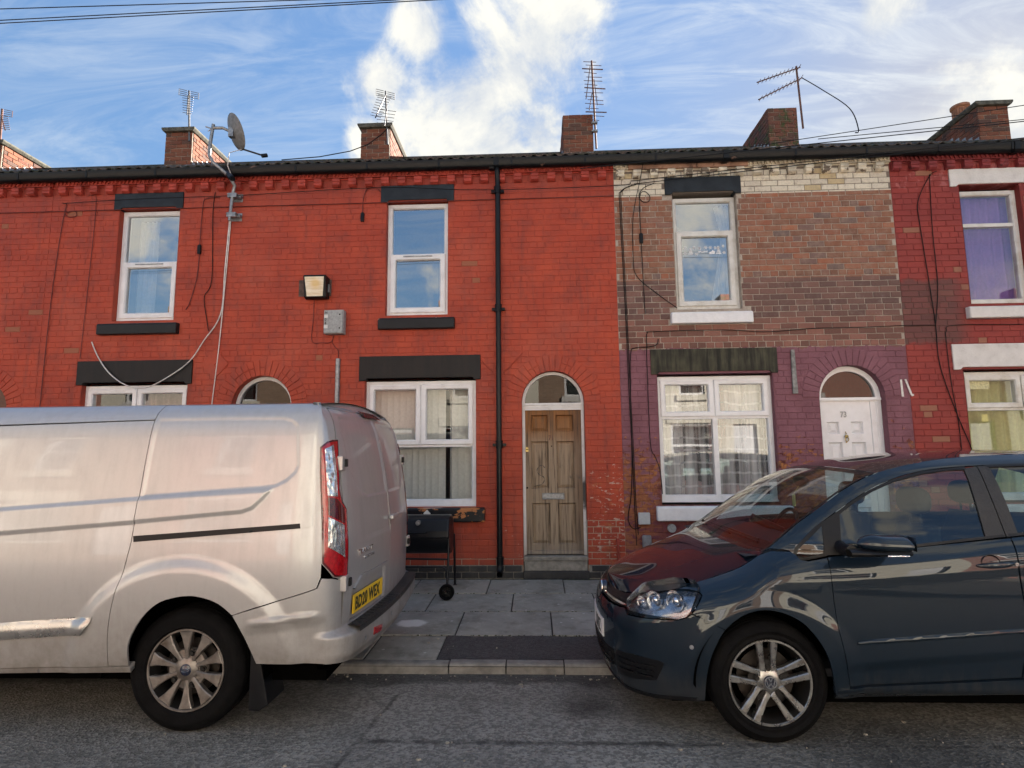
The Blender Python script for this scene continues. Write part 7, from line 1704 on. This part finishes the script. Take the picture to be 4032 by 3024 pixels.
# bits on the walls
m=MB(); m.prism([(3.140,2.835),(3.181,2.835),(3.190,2.293),(3.130,2.293)],'y',-.035,-.012); single('wooden_batten',m,simple('grey_batten',(.25,.25,.24),.8,var=.3,nscale=20,bump=.4,dirt=.6,dirtcol=(.03,.03,.03),dscale=9),'weathered upright batten on the purple wall beside the stone lintel','batten',0,.003)
m=MB(); m.box(1.208,1.348,-.05,-.008,.745,.884); single('meter_box',m,simple('pale_meter_box',(.48,.50,.52),.45,var=.06),'pale grey square box low on the purple wall','box',0,.01)
m=MB(); m.box(1.245,1.355,-.055,-.008,.47,.62); single('vent_cowl',m,simple('grey_vent',(.20,.20,.21),.6,var=.2,dirt=.4),'dark grey vent hood near the ground behind the car bonnet','vent',0,.02)
m=MB(); m.cyl((1.60,-.05,.70),(1.60,-.008,.70),.05,n=20); single('vent_cover',m,MT['grey_box'],'small round grey vent cover just above the car bonnet','vent',40)
m=MB(); m.cyl((.957,-.035,.25),(.957,-.035,.56),.016,n=12); m.cyl((.957,-.05,.53),(.957,-.005,.53),.022,n=12); m.cyl((.957,-.035,.545),(.957,-.035,.585),.022,n=10); single('stub_pipe',m,worn('painted_pipe',(.28,.05,.035),(.2,.1,.08),.7),'short red painted pipe stub at the foot of the wall','pipe',40)
m=MB(); m.add([(4.42,-.016,2.24),(4.447,-.016,2.238),(4.44,-.016,2.45),(4.417,-.016,2.445)],[(0,1,2,3)]); m.prism([(4.47,2.45),(4.49,2.45),(4.548,2.262),(4.56,2.27),(4.565,2.25),(4.54,2.24),(4.525,2.26)],'y',-.02,-.010); single('wall_clip',m,MT['cable_white'],'white plastic clip scraps by the arch of the white door','clip',0)
# tie plates: painted diamond plates
for x,z,lab in ((-4.10,2.78,'diamond shaped painted tie plate left of the half hidden arch'),):
    m=MB(); s_=.20; m.prism([(x-s_*.9,z),(x,z-s_),(x+s_*.9,z),(x,z+s_)],'y',-.016,-.004); m.cyl((x,-.03,z),(x,-.01,z),.016,n=8); single('tie_plate',m,MT['red_brick'],lab,'tie plate',0,.002)
m=MB()
for sg in (-1,1): m.add([(-.455+sg*.07,-.010,2.62),(-.455+sg*.30,-.010,2.86),(-.455+sg*.30,-.018,2.845),(-.455+sg*.07,-.018,2.605)],[(0,1,2,3)])
single('tie_bar',m,MT['red_mortar'],'painted diagonal tie bars meeting behind the black downpipe','tie bar',0)
# ------------------------------------------------------------------ barrel barbecue
t=thing('barrel_barbecue','black barrel barbecue with wheels standing behind the van','barbecue',(-1.24,-.72,.105)); K=simple('barbecue_black',(.005,.006,.009),.38,var=.2,nscale=18,dirt=.2,dirtcol=(.02,.02,.02),spec=.3)
xl,xr=-1.62,-.955; cy,cz,R=-.62,.715,.195
def drum(a0,a1,r=R,n=18):
    m=MB(); pts=[(cy+r*cos(a0+(a1-a0)*k/n),cz+r*sin(a0+(a1-a0)*k/n)) for k in range(n+1)]
    m.grid([[(x,y,z) for y,z in pts] for x in (xl,xr)]); 
    for x in (xl,xr): m.add([(x,y,z) for y,z in pts],[tuple(range(n+1))])
    return m
lidp=[(cy-.21,.70),(cy-.20,.78),(cy-.15,.90),(cy-.06,.935),(cy+.06,.935),(cy+.16,.88),(cy+.19,.70)]
m=MB(); m.prism(lidp,'x',xl,xr); ld=obj('lid',m,K,t,bevel=.02,seg=3)
m=drum(pi,2*pi); m.box(xl,xr,cy-.20,cy+.19,.694,.702); obj('bowl',m,K,t,smooth=40)
m=MB(); m.cyl((-1.29,cy-.205,.868),(-1.29,cy-.160,.87),.026,n=18); obj('thermometer',m,MT['galv'],ld,smooth=40)
m=MB(); m.tube([(-1.42,cy-.17,.765),(-1.41,cy-.25,.77),(-1.21,cy-.25,.77),(-1.20,cy-.17,.765)],.009,8); obj('lid_handle',m,K,ld,smooth=50)
for x in (xl+.05,xr+.0):
    m=MB(); m.tube([(x,cy-.20,.70),(x,cy-.22,.50),(x,cy-.30,.22)],.013,10); obj('leg',m,K,t,smooth=50)
    m=MB(); m.tube([(x,cy+.20,.70),(x,cy+.25,.40),(x,cy+.29,.125)],.013,10); m.box(x-.02,x+.025,cy+.27,cy+.31,.112,.122); obj('leg',m,K,t,smooth=50)
m=MB(); m.tube([(xl+.05,cy-.22,.50),(xr-.0,cy-.22,.49)],.011,8); obj('crossbar',m,K,t,smooth=50)
m=MB(); m.tube([(xl+.05,cy-.25,.42),(xr-.06,cy-.25,.415),(xr-.015,cy-.255,.39),(xr,cy-.265,.33)],.011,8); obj('crossbar',m,K,t,smooth=50)
for x in (xr-.0,xl+.05):
    c=(x,cy-.345,.180); m=MB(); m.lathe([(.050,.006),(.058,-.010),(.068,-.016),(.078,-.012),(.080,.0),(.080,.025),(.07,.04),(.05,.035)],c,'y',32); wh=obj('wheel',m,MT['rubber'],t,smooth=40)
    m=MB(); m.lathe([(0,.0),(.018,-.004),(.020,.01),(.020,.03)],c,'y',16)
    for q in range(5):
        a=2*pi*q/5+.3; m.cyl((c[0]+.015*cos(a),c[1]+.008,c[2]+.015*sin(a)),(c[0]+.054*cos(a),c[1]+.008,c[2]+.054*sin(a)),.008,n=6)
    m.lathe([(.0,.022),(.055,.022)],c,'y',24); obj('wheel_hub',m,MT['black_plastic'],wh,smooth=40)
    m=MB(); m.tube([(x,cy-.30,.24),(x,cy-.32,.18),(x,cy-.30,.18)],.010,6); obj('axle',m,K,wh)
# splash of white on the sill above it
m=MB(); r=random.Random(4); 
def splat(m,cx,cy_,z,n,rx,ry,y=None):
    pts=[(cx+rx*cos(2*pi*k/n)*r.uniform(.6,1.2),cy_+ry*sin(2*pi*k/n)*r.uniform(.6,1.2)) for k in range(n)]
    if y is None: m.prism(pts,'z',z-.004,z+.004)
    else: m.prism(pts,'y',y-.003,y+.003)
splat(m,-1.33,.875,0,12,.055,.06,-.089); splat(m,-1.27,-.03,.952,12,.11,.04); single('paint_splash',m,MT['white_worn'],'white paint splash on the black sill above the barbecue','splash',0)
